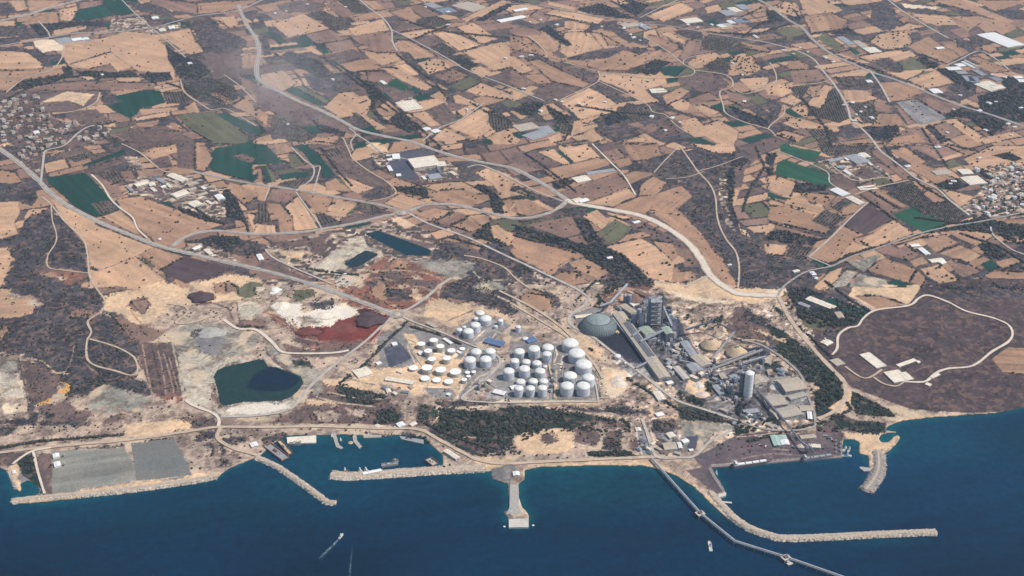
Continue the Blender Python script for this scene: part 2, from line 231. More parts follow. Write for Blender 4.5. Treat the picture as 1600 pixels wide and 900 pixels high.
5: """g 0,0 60,0 140,90 210,120 0,130|m 200,70 250,60 310,130 220,150|t 120,0 200,0 250,50 130,70|t 0,130 30,130 45,240 0,240|g 35,140 60,140 100,235 60,245|m 60,140 80,140 135,220 100,235|g 140,190 330,175 340,200 160,225|m 130,170 220,150 320,170 150,185|o 150,240 330,205 260,280 130,265
g 300,60 380,50 430,110 490,190 460,215 420,210 400,130 350,130|g 220,0 300,0 380,50 300,60|p 400,40 560,10 600,100 820,240 870,310 790,350 660,340 640,250 500,200 420,90|o 430,40 500,20 540,70 460,80|s 510,190 740,275 640,310 600,290|t 430,240 500,215 600,295 440,290|k 660,330 740,280 800,250 870,310 790,350
d 800,120 880,60 1000,30 1130,60 960,90 970,150 1030,220 900,220 860,190|q 960,120 1190,100 1280,160 1260,210 1040,240|d 1060,170 1130,150 1150,200 1080,215|q 700,60 800,50 830,120 780,150|c 680,0 800,0 830,50 750,45|K 860,265 1070,275 1080,340 880,300|s 800,370 900,310 1060,360 950,410 880,400|t 1090,350 1150,290 1300,280 1460,350 1350,390 1180,370
p 1350,390 1460,360 1470,400|K 1360,260 1420,250 1530,340 1550,440 1480,430 1460,330|s3 1370,180 1440,150 1600,190 1600,330 1540,340 1480,250|t 1540,350 1600,340 1600,450|t 270,300 480,340 440,430 370,430|s 440,450 510,350 630,380 540,460|o 620,410 650,375 870,430 720,450|o 370,440 420,430 520,480 500,510 420,530
p 520,470 620,430 840,440 560,515|s 180,390 250,330 270,320 390,530 250,545|t 70,370 160,380 230,460 230,550 160,570 140,480|s 0,500 130,510 130,570 0,570|o 0,370 60,370 100,490 0,495|b 100,280 230,300 240,370 180,370 60,350|t 0,265 90,275 50,360 0,345|b 1110,490 1260,420 1330,450 1220,510|t 990,440 1120,400 1240,420 1110,480
t 1220,510 1320,465 1430,520 1340,550|t 1340,460 1460,450 1470,480 1400,510|K 1340,570 1460,490 1470,570 1560,620 1540,640|s 1460,510 1510,500 1600,580 1600,640 1480,590|q 60,650 350,560 640,520 900,450 1090,560 1160,620 1100,720 800,760 400,830 300,790|p 980,560 1120,610 1100,660 960,610|w 140,670 310,670 300,700 160,700|c 840,460 930,470 1000,510 930,530
Q 480,640 650,570 740,640 790,680 700,740 440,800 340,800 360,760 560,700|e 850,730 890,710 960,740 920,790 860,780|k 1100,670 1150,620 1280,620 1290,690 1140,730|Q 970,740 1320,720 1350,760 1250,840 1100,790|e 640,780 960,800 1160,860 1100,900 650,900|k 680,800 900,810 1050,840 880,850|k 1280,690 1600,800 1600,900 1340,900 1300,800|y 470,840 600,790 660,840 580,890 520,870
p 0,710 100,720 300,830 500,860 300,860 0,770|k 0,610 100,640 90,660 0,700|p 1130,590 1300,620 1600,740 1600,800 1300,690|e 1400,780 1440,770 1520,800 1480,810""",
6: """s 280,20 470,0 555,80 390,115|s 165,50 260,30 370,130 350,140|t 190,160 350,130 540,85 610,130 280,230|p 0,60 60,40 300,110 310,130 180,160 40,130|b 280,310 660,175 700,220 750,270 450,370|s 460,370 720,270 775,325 620,390|b 560,50 660,30 720,80 620,110|t 640,110 730,85 760,120 670,150|t 680,0 910,0 940,90 770,105
t 700,190 820,140 880,190 740,250|t 790,320 800,260 880,200 970,240 900,320|k 880,80 1000,60 1160,30 1400,60 1350,180 1340,300 1400,500 1430,890 1330,770 1180,560 1030,410 1130,320 1060,230 960,210 870,180 700,160|k 1400,500 1480,570 1600,700 1600,900 1430,890|K 1380,60 1480,100 1400,200 1380,380 1420,520 1370,470 1340,300 1350,180|t 620,400 790,330 870,320 1060,260 1130,330 990,440 870,410 820,440|s 1110,0 1390,0 1400,40 1380,60 1240,50
q 1300,180 1320,175 1360,260 1340,380 1400,550 1340,500 1290,330|s 1390,285 1425,290 1400,360 1375,345|p 1390,150 1500,80 1600,30 1450,170 1440,270 1380,280|t 860,420 1040,410 1180,550 1270,680 1330,760 1410,890 1330,870 1240,800 1180,670 1000,520|s 590,425 750,460 700,480 600,440|s 440,450 530,410 610,480 570,540|m 540,550 640,470 760,530 650,620 580,610
p9 650,460 800,470 1110,640 1180,740 1120,780 1060,660 800,540|s3 580,640 800,590 900,640 1010,740 1000,850 860,820 720,720|t 870,600 1000,620 1040,700 1000,730|b 1070,650 1130,670 1160,740 1080,770|t 1030,800 1120,790 1130,840 1030,870|b 90,500 370,450 460,550 330,590|b 330,590 470,560 470,640|t 0,570 400,680 300,760 260,820 0,690
t3 360,740 450,710 630,790 560,840 400,790|t 300,800 430,800 400,840 320,830|K 0,500 350,600 700,690 870,850 860,900 600,800 400,670 0,550|K 370,450 480,480 570,620 800,800 870,870 700,780 480,640|k 100,290 330,370 250,400 130,330|s 0,200 110,260 0,265|s 0,290 150,340 0,310|t 0,345 90,340 230,410 110,450 30,440|k 330,410 480,400 440,440 340,430
q 0,720 150,800 380,900 0,900|k 0,730 120,790 220,880 60,850|k 600,820 870,840 900,900 560,900|c 880,850 1080,880 1220,820 1300,900 900,900|K 250,250 320,220 400,230 370,250 270,290|k 1420,500 1500,540 1560,620 1450,600|c 1420,530 1460,540 1490,580 1440,560""",
7: """G 80,0 330,50 290,115 75,50|G 60,120 100,95 390,195 400,270 330,260 40,190|o 310,0 680,0 660,30 390,80 330,50|K 0,50 50,60 30,190 0,200|s 0,200 40,190 180,240 140,330 0,290|K 170,240 370,260 370,290 230,310 160,300|g 0,300 130,340 100,355 0,330|t6 240,300 430,320 370,390 180,330|s 110,350 160,335 350,400 320,430 100,375|s 0,340 90,365 80,390 0,375
t 0,385 100,390 290,440 270,480 390,530 350,560 0,480|s 0,490 30,500 30,570 0,570|b 40,500 340,580 320,600 40,530|K 0,590 40,540 320,590 290,630 110,620|s 0,625 120,630 100,700 0,690|o 150,615 280,650 210,735 110,700|k 0,700 250,720 380,780 260,830 0,900|o 270,480 350,410 490,460 400,525|o 390,400 480,340 530,350 440,420|t 430,430 530,360 600,380 500,440|t 270,700 460,500 570,560 410,750
P 470,490 620,370 770,460 730,500 600,570|s 580,610 790,470 910,560 650,650|s 420,735 530,610 640,650 460,740|b 560,310 620,290 830,410 750,440|t 630,290 690,280 900,340 920,380 830,400|b 640,50 700,30 900,200 850,230|q 310,110 470,70 640,60 680,130 780,210 570,240 430,190|p 510,180 600,140 710,200 600,225|m 650,230 720,210 800,240 700,270|t 760,40 850,10 990,110 900,130|b 860,10 1080,0 1230,65 1050,100
s 1050,95 1200,55 1230,65 1090,110|t 880,150 960,120 1170,215 1040,250|m 1090,130 1150,95 1220,135 1130,155|K 1030,255 1180,210 1260,260 1150,300|t 890,230 960,220 1010,270 960,290|t 960,310 1030,275 1140,350 1040,370|s 1080,280 1180,300 1290,330 1280,370 1200,390|o 730,310 900,230 960,300 1040,370 1140,355 1270,450 1110,510 1040,460 960,440
G 780,440 930,385 965,450 1040,450 1110,510 1100,540 980,560 800,460|s 1110,515 1280,455 1300,470 1150,520|s7 1220,90 1400,10 1600,0 1600,80 1400,190 1280,140|K 1400,70 1500,50 1590,90 1540,110|q 1400,190 1600,90 1600,430 1300,470 1200,400 1320,300|K 1280,140 1380,170 1420,230 1390,250|t 1490,470 1600,440 1600,540 1500,520 1480,490
K 960,560 1380,470 1500,500 1600,560 1600,640 1400,560 1200,540|t 950,590 1100,565 1190,620 1050,675|t 1130,560 1250,530 1370,600 1310,640|t 1060,680 1200,630 1310,680 1200,730|K 1310,630 1380,620 1500,700 1400,730|t 1250,740 1300,710 1360,740 1290,775|t 1420,740 1530,705 1590,740 1480,780|g 1330,750 1400,720 1440,770 1380,800|K 1440,560 1600,600 1600,680 1480,620
t 1400,570 1600,650 1600,690 1440,610|t 1350,820 1420,790 1600,850 1600,900 1450,900|b 1110,740 1170,710 1330,800 1220,835|s5 950,780 1070,750 1200,850 1120,900 1000,830|t 880,730 960,705 1010,740 920,770|b 730,690 860,630 950,690 870,730|t 620,790 730,710 920,780 880,870|t 890,860 930,785 990,840 960,900|Q 500,740 690,690 710,700 600,800
s 280,900 380,800 470,770 440,840 370,900|Q 380,900 490,790 560,800 500,870 480,900|Q 500,900 570,810 740,850 760,900|t 1120,900 1310,830 1370,860 1330,900|t 1530,780 1600,750 1600,830|K 1200,720 1260,740 1240,760 1190,740|k 250,790 380,780 330,830 250,850""",
8: """k 0,240 150,170 420,0 600,0 660,60 640,150 860,330 860,560 660,600 440,690 320,480 130,440 0,380|k 150,0 600,0 650,60 650,120 520,130 260,100|k 650,130 880,240 940,300 900,330 700,200|s 0,80 40,0 60,70 180,60 170,110 230,120 130,180 0,230|s 0,0 50,0 0,60|t 0,260 70,240 20,330 0,330|b 430,150 520,130 640,160 560,190 440,190
c 650,50 880,0 1180,0 1200,70 1330,90 1100,110 960,200 880,240 720,150 660,130|t 820,90 900,70 960,120 880,160|q 960,200 1100,100 1480,70 1600,80 1600,560 1340,520 1330,770 1140,690 1080,340|c 1200,0 1600,0 1600,60 1330,90|R 1170,70 1210,20 1300,30 1330,80 1260,95|m 1490,0 1590,0 1600,50 1500,50|e 850,340 1080,340 1140,700 1090,730 950,660 880,500
e 720,200 830,250 930,320 800,330|Q 1210,260 1290,210 1400,230 1400,420 1220,350|Q 1110,400 1200,380 1340,450 1330,540 1140,500|w 1130,530 1310,600 1300,750 1170,700|w 1490,90 1560,80 1600,100 1600,190 1510,190|b 1500,200 1600,200 1600,240 1480,240|c 1380,200 1440,250 1600,260 1600,285 1440,270 1400,230
q 0,700 150,650 400,680 650,600 1000,690 1330,790 1340,870 1200,900 0,900|Q 560,640 700,610 960,690 880,770 580,770|q 0,380 130,410 340,500 430,540 440,660 400,680 150,620 100,470|p 120,440 320,480 380,560 360,640 260,740 160,680|w 0,530 120,530 150,680 0,700|m 0,450 120,440 120,530 0,530|a 380,560 430,580 440,620 400,660 370,650 400,610|a 220,720 310,680 290,710
w 10,720 80,710 90,780 20,790|p 1100,800 1340,800 1360,880 1180,880|k 160,680 240,720 220,900 190,900|p 240,740 400,700 520,780 560,840 400,860 260,820|k 0,800 180,820 200,900 0,900|k 260,830 540,840 560,900 250,900|p 640,860 700,800 780,790 720,840|k 450,560 560,540 900,570 960,670 820,650 660,600 500,680""",
9: """q 0,0 480,0 800,150 700,380 400,560 250,600 0,420|q 380,560 760,330 800,480 760,600 830,700 400,600|w 110,80 250,60 300,200 270,260 180,190 100,130|w 240,170 400,120 560,90 640,140 600,200 400,240 290,230|W 80,0 160,0 150,30 90,35|e 20,130 200,200 240,300 300,330 700,330 640,370 300,370 180,250
r 230,260 420,230 620,180 720,130 820,180 800,230 700,330 500,330 300,330|R 260,270 400,240 420,270 370,300 290,300|R 620,140 680,120 820,170 740,240 690,240|p 170,340 300,380 600,350 680,370 500,430 230,430 150,370|e 500,0 1150,0 1000,120 850,150 760,110 560,40|k 760,10 900,0 960,60 930,90 860,90|c 960,20 1060,50 1000,100 950,80
k 170,50 300,20 480,60 440,120 340,130 260,50|c 1050,150 1120,55 1340,110 1360,140 1220,250|k 1180,0 1600,0 1600,140 1400,100 1200,50|Q 1200,0 1400,0 1360,60 1240,40|c 1340,110 1600,160 1600,220 1560,190 1400,150|y 760,300 950,230 1250,320 1400,370 1520,410 1480,520 1300,680 1200,690 780,500|d 800,380 900,340 980,440 830,500
c 900,280 1000,290 1020,350 960,340|c 950,330 1000,320 1080,500 1020,490|w 1100,410 1150,390 1290,400 1200,480|c 560,520 770,500 980,480 1100,420 1300,440 1280,540 1330,590 1250,690 980,660 780,600 600,570|q 520,540 700,510 740,560 600,560|y 1040,620 1240,640 1220,680 1100,680|y 1290,490 1350,400 1500,390 1480,520 1350,600|y 1240,270 1400,160 1600,230 1500,300 1350,350
y 1380,540 1560,460 1600,480 1600,700 1340,690|q 1340,620 1420,590 1440,690 1360,690|p 380,590 500,600 860,700 860,860 0,860 200,780 300,720|c 420,560 760,590 800,650 560,620|c 290,690 480,700 500,730 330,720|q 0,840 800,850 1100,870 1000,900 0,900|q 860,700 1000,690 1130,860 950,850
F 500,610 560,600 830,680 800,690 520,660|K 560,670 760,690 740,720 600,720|K 760,780 840,760 870,830 750,850|F 1010,720 1060,730 1050,840 1010,850|F 1130,760 1250,740 1600,790 1600,900 1100,880|k 1100,700 1600,700 1600,760 1150,740|q 1440,710 1560,710 1560,760 1470,750""",
10: """q 0,0 940,0 1000,80 600,400 740,620 900,720 540,690 300,350 0,250|t 30,60 100,30 230,50 250,120 140,140|k 130,0 280,50 300,120 250,120 200,40|q 380,0 560,0 500,100 400,150|y 0,330 270,350 400,340 520,530 540,690 0,700|c 0,695 540,700 540,730 0,725|w 560,480 720,520 740,620 620,700 560,600|c 220,200 320,240 430,310 560,420 520,450 380,330
d 540,310 680,240 750,350 830,430 810,480 700,460 600,380|y 360,170 500,120 680,180 660,260 480,290|e 560,30 700,0 850,0 860,60 760,110 640,120 570,90|x 640,120 940,20 1000,200 1080,300 1230,480 1000,600 860,470|d 950,160 1050,200 1100,330 980,380 880,330 830,400 960,480 1080,560 1000,580 850,430|c 930,0 1600,0 1600,90 1500,100 1380,70 1200,60 1000,50
w 1000,20 1180,60 1380,80 1370,100 1180,90 1010,50|q 1000,90 1340,110 1300,330 1100,280|p 1340,200 1430,100 1600,230 1600,310 1380,310|k 1410,90 1600,200 1600,270 1480,190|q 1100,300 1600,300 1600,520 1240,470|d 1460,380 1560,370 1600,400 1590,430 1500,430|x 860,460 1600,480 1600,900 1420,860 1290,780 1030,640
c 1100,570 1230,560 1240,680 1160,690 1080,640|w 1130,640 1200,650 1210,690 1150,680|y 1210,690 1340,670 1400,780 1230,740|q 1500,540 1600,520 1600,590 1500,600|y 640,450 820,480 900,560 760,560|m 1030,690 1300,780 1290,830 1040,790|F 0,740 220,740 500,790 750,830 740,900 0,900|q 220,730 800,780 830,830 700,800 280,760|k 340,740 860,760 900,790 700,790
p 460,820 750,830 740,900 400,900|q 720,820 850,790 880,900 740,900|k 870,820 1020,840 1030,900 880,900|Q 1060,830 1390,860 1380,900 1060,900|c 860,740 1020,720 1040,820 860,800|q 1400,820 1600,840 1600,900 1400,900|q 820,630 870,620 940,690 900,700""",
11: """D 280,250 650,150 730,100 870,110 960,-10 1250,-60 1600,-60 1600,740 1400,790 900,760 520,620 300,390|k 960,-20 1060,20 1220,80 1400,60 1600,80 1600,-20|t 1400,440 1500,370 1600,410 1600,580 1470,530|c 500,50 540,0 700,-20 960,-10 880,100 730,95 690,135|t 540,50 700,50 850,100 690,135
K 230,0 650,150 580,220 420,250 280,230 200,190 110,0|g 320,80 420,60 640,150 580,200 480,150|m 210,190 270,155 410,220 350,270 230,240|q 0,60 90,90 150,230 180,300 100,280 0,170|w 0,0 100,0 90,80 0,60|k 0,250 100,280 220,360 200,330 270,400 330,470 300,480|F 120,430 200,360 330,440 450,570 480,680 400,780 300,830 290,600
F 0,230 100,270 230,380 270,520 300,600 250,590 140,470 0,350|c 250,620 330,570 320,600 300,660 260,680|c 380,750 530,640 530,700 480,780|q 400,770 480,760 560,790 700,800 700,830 560,830|F 480,800 560,830 720,840 740,900 300,900 400,800|F 520,640 760,760 800,810 560,790 520,720|q 0,380 150,480 250,620 290,830 100,820 0,780
y 0,540 180,560 270,700 280,820 60,820|j 300,860 500,870 600,880 560,900 300,900|c 750,860 850,810 940,790 1180,790 1500,770 1600,740 1600,750 1500,785 1180,805 960,815 860,840 770,880|k 340,250 440,240 420,330 340,320|w 330,335 360,315 400,335 380,355""",
12: """q 0,-40 1600,-40 1600,100 1400,260 1340,285 300,430 60,450 20,430 0,250|k 0,-40 120,-30 90,20 0,40|p 0,150 200,110 60,210 0,220|F 100,170 200,130 290,360 260,390 150,290|p 215,130 320,130 330,380 290,390|Y 320,120 780,100 860,300 330,385|Z 820,70 1090,40 1200,270 850,305|k 470,100 780,75 780,90 480,110|k 820,80 1080,25 1090,40 830,75
c 290,395 1350,250 1345,285 300,430 70,450 60,430|k 1250,0 1340,-10 1340,20 1260,30|k 1370,40 1560,30 1540,60 1370,85|k 1250,80 1340,70 1330,160 1300,150|p 1450,140 1520,120 1500,160|k 1370,180 1430,160 1420,210 1370,210|q 1170,80 1300,100 1320,250 1210,260|y 60,230 130,260 260,360 240,395 190,310 140,320|c 0,215 60,240 80,200 110,170 130,370 100,370 70,280""",
13: """q 0,-40 1060,-40 1200,80 1360,180 1480,200 1480,320 1100,230 1080,150 1090,90 1020,60 600,10 200,20 120,60 20,150 0,150|k 30,30 120,-10 200,0 200,20 60,90|k 680,0 900,10 890,25 690,15|F 1090,10 1110,-40 1600,-40 1600,140 1400,160 1300,110|p 1260,40 1340,30 1380,60 1500,80 1590,90 1500,160 1400,150 1270,70|Q 1400,120 1480,100 1520,150 1430,160
k 900,0 1060,30 1090,80 900,20|c 1350,150 1600,150 1600,250 1400,240|y 1470,230 1600,200 1600,600 1560,500 1570,310 1470,300""",
14: """q 0,0 860,0 860,160 0,220|p 150,0 230,0 230,90 180,90|p 390,-10 550,-10 540,80 400,70|k 580,-20 700,0 690,110 560,110|e 720,0 790,60 790,110 720,90|c 340,10 400,70 560,100 700,110 790,140 340,80|F 460,120 740,115 790,150 440,150|F 0,115 60,120 70,140 0,140|q 780,0 900,-10 950,140 1040,130 1140,150 1240,200 900,240 860,170
c 70,200 860,155 1040,270 1170,370 1310,440 1300,470 1180,400 1000,270 900,230 200,220|y 1060,20 1160,20 1130,130 1040,100|d 1090,30 1160,20 1150,95 1100,90|Q 900,0 1020,0 1030,130 930,130|Q 1060,-30 1300,-20 1250,30 1160,90 1160,10 1060,0|j 1140,160 1400,20 1600,-10 1600,200 1250,215 1200,220|j 1090,240 1230,210 1320,370 1280,390 1200,330""",
15: """j 0,0 460,0 460,150 0,185|c 470,0 800,0 820,30 760,100 700,140 570,140 570,60 480,40""",
}
# land outline (photograph pixels) and the ground's waters
LAND = "-700,-560 2300,-560 2300,540 2000,560 1700,620 1600,637 1560,645 1500,650 1450,653 1410,658 1392,664 1386,668 1384,672 1400,674 1402,677 1388,677 1376,680 1373,686 1378,691 1388,690 1396,682 1403,679 1407,684 1401,693 1391,704 1376,713 1370,735 1358,735 1356,713 1341,709 1342,693 1335,688 1318,687 1316,713 1240,718 1200,722 1111,729 1120,745 1132,765 1135,772 1122,776 1127,783 1126,792 1142,812 1137,812 1110,788 1099,777 1084,762 1058,745 1040,738 1018,731 1000,728 900,728 840,731 820,735 819,750 810,756 812,780 816,792 826,802 826,823 795,824 793,812 786,800 797,795 792,756 768,750 766,737 700,740 690,738 691,712 680,702 672,695 663,685 625,680 600,682 540,680 500,681 448,681 438,686 430,692 420,700 406,713 398,716 380,723 355,734 346,741 340,747 100,781 60,786 20,788 16,784 20,779 45,776 60,772 61,765 52,755 42,751 32,756 33,765 31,769 26,766 20,750 15,738 0,732 -300,745 -700,760"
PONDS = [("deep","570,366 590,360 675,391 670,400 635,399 617,390"),("dull","537,409 572,392 592,397 552,416"),
         ("green","333,590 340,577 370,566 405,560 430,570 470,588 474,600 455,625 440,637 345,638 336,615")]
ROADS = [ # width m, kind, centre line
(26,'asphalt',"-20,37 40,24 82,11 125,0 150,-8"),
(19,'asphalt',"-40,205 0,233 30,255 60,282 75,298 100,318 150,345 200,366 250,385 300,397 350,409 400,420 450,433 500,449 560,470 600,485 614,490"),
(17,'asphalt',"270,386 285,373 310,364 340,361 400,366 470,363 510,357 560,348 600,338 620,335"),
(14,'asphalt',"300,268 355,280 400,288 430,292 480,300 520,307 570,316 600,322 620,329"),
(17,'asphalt',"640,331 660,322 690,319 720,322 760,332 800,341 830,340 860,332 880,320 886,313"),
(12,'pale',"640,334 670,350 730,371 770,390 795,402 830,418 897,450 912,460 920,466 912,478 895,490 888,500 897,512 925,526 950,545 980,568 1010,590 1035,610 1060,627 1100,640 1145,655"),
(19,'asphalt',"372,8 385,38 400,60 405,82 401,105 405,125 430,140 470,160 500,172 530,187 560,203 600,213 640,221 680,235 720,247 760,255 800,263 830,277 860,295 885,312"),
(8,'pale',"556,210 580,225 600,240 640,250"),(7,'pale',"545,200 556,210 548,222 552,236"),(10,'pale',"730,262 745,258 762,262 800,280 840,300 880,315"),
(26,'cream',"885,312 900,318 950,327 1000,337 1040,355 1075,380 1095,405 1110,430 1135,450 1160,460 1215,462"),
(14,'dirt',"1070,449 1095,436 1112,431"),
(17,'dirt',"1215,462 1222,475 1232,495 1250,520 1275,550 1300,577 1317,595 1322,615 1315,632 1300,645 1278,655"),
(10,'asphalt',"1215,462 1228,445 1260,425 1300,416 1330,402 1380,385 1430,367 1480,355 1540,345 1600,332 1660,320"),
(12,'pale',"1170,62 1200,67 1240,78 1270,92 1285,110 1300,128 1315,150 1325,170 1330,188 1345,200 1360,215 1375,235 1390,247 1410,262 1430,278 1465,296 1485,314 1515,337"),
(15,'asphalt',"1165,-10 1200,8 1230,30 1255,45 1270,62 1300,85 1340,103 1362,113 1400,125 1450,145 1500,165 1550,180 1620,205"),
(12,'pale',"1360,112 1375,132 1385,150 1390,160"),
(12,'pale',"1370,-15 1400,10 1430,30 1460,48 1482,60"),
(10,'pale',"1478,103 1500,93 1530,80 1555,92 1575,108"),
(12,'asphalt',"790,5 850,10 900,20 960,30 1000,38 1040,40 1080,47 1110,53 1170,62"),
(9,'pale',"1000,28 1030,13 1060,0"),
(12,'pale',"550,-10 580,15 600,30 612,48 613,65 621,80"),
(9,'pale',"613,47 650,65 700,92 730,110 790,133 850,158"),
(9,'pale',"660,221 687,200 720,187 757,161"),
(8,'dirt',"825,57 840,68 853,82 853,90"),
(8,'dirt',"880,97 905,104 935,112 980,118 1010,122 1045,122 1080,118 1085,110 1068,100 1072,92 1100,85"),
(9,'dirt',"1067,100 1050,85 1035,75 1005,57"),
(8,'dirt',"935,112 935,127 900,145 872,158"),(7,'dirt',"935,127 970,143 1010,163 1020,175 1040,180 1055,195 1075,208"),
(8,'dirt',"1085,110 1135,118 1145,135 1125,143 1130,165 1135,178 1165,192 1200,202 1212,213"),(7,'dirt',"1145,137 1165,147 1200,135 1212,128 1212,115 1203,98"),
(8,'pale',"185,-6 205,15 230,38 262,65 290,90"),(14,'asphalt',"410,0 370,17 310,25 270,35 240,43 180,50 120,52 60,62 0,72"),
(9,'dirt',"60,33 75,50 78,58"),(8,'dirt',"101,72 97,90 80,110 40,122 10,145"),(9,'dirt',"156,145 150,160 125,172 90,178"),
(8,'dirt',"282,126 286,140 292,148 310,160 330,172 352,170 380,185 400,197"),(8,'dirt',"350,117 375,135 400,160"),
(9,'cream',"143,273 160,290 172,310 187,325 207,340 215,358 230,372"),
(8,'dirt',"65,308 80,320 100,345 130,375 137,400 140,430 150,450 164,470 160,485 142,498 137,505 143,520 137,530 135,545 137,562 150,572 180,580 205,587 215,580 213,565 205,555 180,542 140,530"),
(6,'dirt',"80,322 82,345 88,365 87,380 75,400 76,418 100,423 138,427"),
(11,'pale',"64,286 68,250 72,236 100,228 120,210 135,200 148,196"),(7,'dirt',"190,225 220,240 250,265 268,270"),
(8,'pale',"455,230 475,250 490,262 487,280 463,299"),(7,'pale',"487,263 500,260 497,275 490,299"),(7,'pale',"462,300 480,325 495,345 503,358"),
(7,'dirt',"422,290 413,315"),(7,'dirt',"536,215 545,235 553,250 580,270 605,285 619,301 600,311 575,315"),
(8,'cream',"925,225 955,255 975,275 993,305"),(8,'dirt',"1062,228 1083,258 1090,268 1110,290 1118,310 1120,335 1125,355 1135,375 1150,395 1155,420 1153,450"),
(6,'dirt',"1062,228 1040,250 1022,270"),(6,'dirt',"1090,268 1120,260 1160,245"),(6,'dirt',"1040,280 1075,277 1100,268"),
(8,'pale',"1264,402 1300,370 1330,340 1356,317"),(7,'pale',"1264,402 1300,417"),(7,'pale',"1212,235 1270,258 1294,271 1296,285 1312,296"),
(8,'dirt',"1335,305 1370,293 1402,286 1420,282"),(7,'dirt',"1290,250 1320,275 1340,283 1375,278 1395,280"),
(9,'pale',"1548,355 1550,365 1560,375 1580,390 1600,398"),(7,'dirt',"1225,165 1225,178 1205,195 1200,202"),
(8,'dirt',"1296,125 1275,131 1240,132"),
(13,'cream',"350,500 372,514 400,516 425,535 440,550 470,553 520,552 545,548"),(8,'dirt',"262,475 290,480 292,490 275,505 300,505 345,490"),
(14,'dirt',"-40,715 0,708 60,701 120,695 200,688 300,674 340,668 420,668 500,667 600,670 655,672 690,690 720,706 750,720 790,725 850,722 940,718 1010,715 1040,713"),
(12,'cream',"290,625 300,633 330,645 342,655 341,668"),(12,'pale',"345,652 400,650 445,643 465,630 480,610 500,590 530,565 570,535 600,507 618,494"),
(14,'pale',"626,491 660,470 690,445 706,435"),
(9,'pale',"629,496 650,505 690,520 720,533 755,547 775,555 781,568 762,590 742,605 722,624 760,629 800,630 935,628"),
(7,'pale',"935,628 930,600 918,575"),(11,'dirt',"800,475 850,505 890,530 925,565 942,592"),
(10,'asphalt',"1145,655 1200,672 1266,670 1273,650 1263,620 1253,590 1235,570 1200,545 1175,535 1160,533"),
(11,'pale',"1003,655 1012,680 1020,705 1030,716 1060,716 1085,713 1110,690 1145,672"),
(10,'cream',"1300,555 1308,545 1310,525 1325,513 1340,510 1350,497 1370,485 1420,478 1435,467 1450,462 1480,472 1510,487 1550,497 1575,508 1582,522 1575,535 1550,550 1520,572 1480,577 1460,585 1445,597 1410,597"),
(8,'dirt',"1320,573 1345,590 1360,590 1378,578"),(7,'dirt',"1365,590 1380,600 1400,604 1412,598"),
(14,'dirt',"345,668 340,685 362,700 385,707 402,712"),(8,'cream',"52,706 60,740 70,772"),(9,'cream',"20,726 30,718 50,706 80,700"),
(9,'pale',"415,390 425,402 450,415 480,428 520,445"),(7,'dirt',"605,360 640,380 700,415 760,430 800,450 900,505"),
(10,'dirt',"780,455 830,480 875,510 905,540"),
]
HEDGES = ["0,160 70,125 130,118 220,120","260,130 330,150 350,160","100,210 160,195 180,190","40,215 75,230","650,60 700,40","505,90 560,130 640,190","520,95 600,150 700,240","430,85 500,120 560,112 600,110",
"620,85 680,130 700,155","735,160 760,175 800,190","640,35 700,50 800,60","900,165 960,175 1020,180","1100,50 1180,55 1240,35","1140,35 1190,12 1250,30","1160,58 1190,35 1250,28 1240,15","1340,225 1380,225 1400,260","1290,80 1400,120 1500,160","1260,60 1320,95 1350,105",
"1430,340 1500,350 1600,320","1320,400 1420,372 1480,350 1600,335","1280,420 1330,398","1360,250 1385,275 1400,290","1345,305 1380,330 1400,345","820,240 850,260 900,300","830,275 870,300 880,310","700,370 800,400 830,425","150,350 200,370 270,395","100,320 160,352",
"640,510 690,524 720,538","592,545 640,500","600,540 570,570 530,600","985,430 1000,440 960,450 940,470 930,480","300,320 330,345 350,350","480,420 510,425 560,430","0,700 60,690 190,680","660,660 700,680 760,700","980,590 1010,610 1060,640 1100,655","1065,640 1140,660 1150,665",
"1170,690 1250,668 1290,660","1210,480 1260,520 1300,560","1310,610 1330,640 1300,655","1290,440 1330,470 1360,487","1500,365 1560,385 1600,410","1480,225 1520,235","1440,200 1480,260","1390,240 1440,290 1500,325","900,470 930,440 990,435","1250,150 1290,200 1300,230","1180,230 1195,260 1170,300 1160,330","370,330 385,350 390,370","500,230 530,270 550,290"]
TOWNS = [("village at the left edge", "-30,150 60,150 80,190 110,235 60,250 60,280 20,250 -30,215", 105, ('wall','beige','terracotta')),
 ("hamlet right of the left village", "70,195 130,190 180,205 150,225 90,215", 26, ('wall','terracotta')),
 ("small town at the right edge", "1512,268 1560,258 1620,250 1620,335 1560,340 1500,335 1530,315 1545,300 1530,290", 112, ('white','wall','terracotta'))]
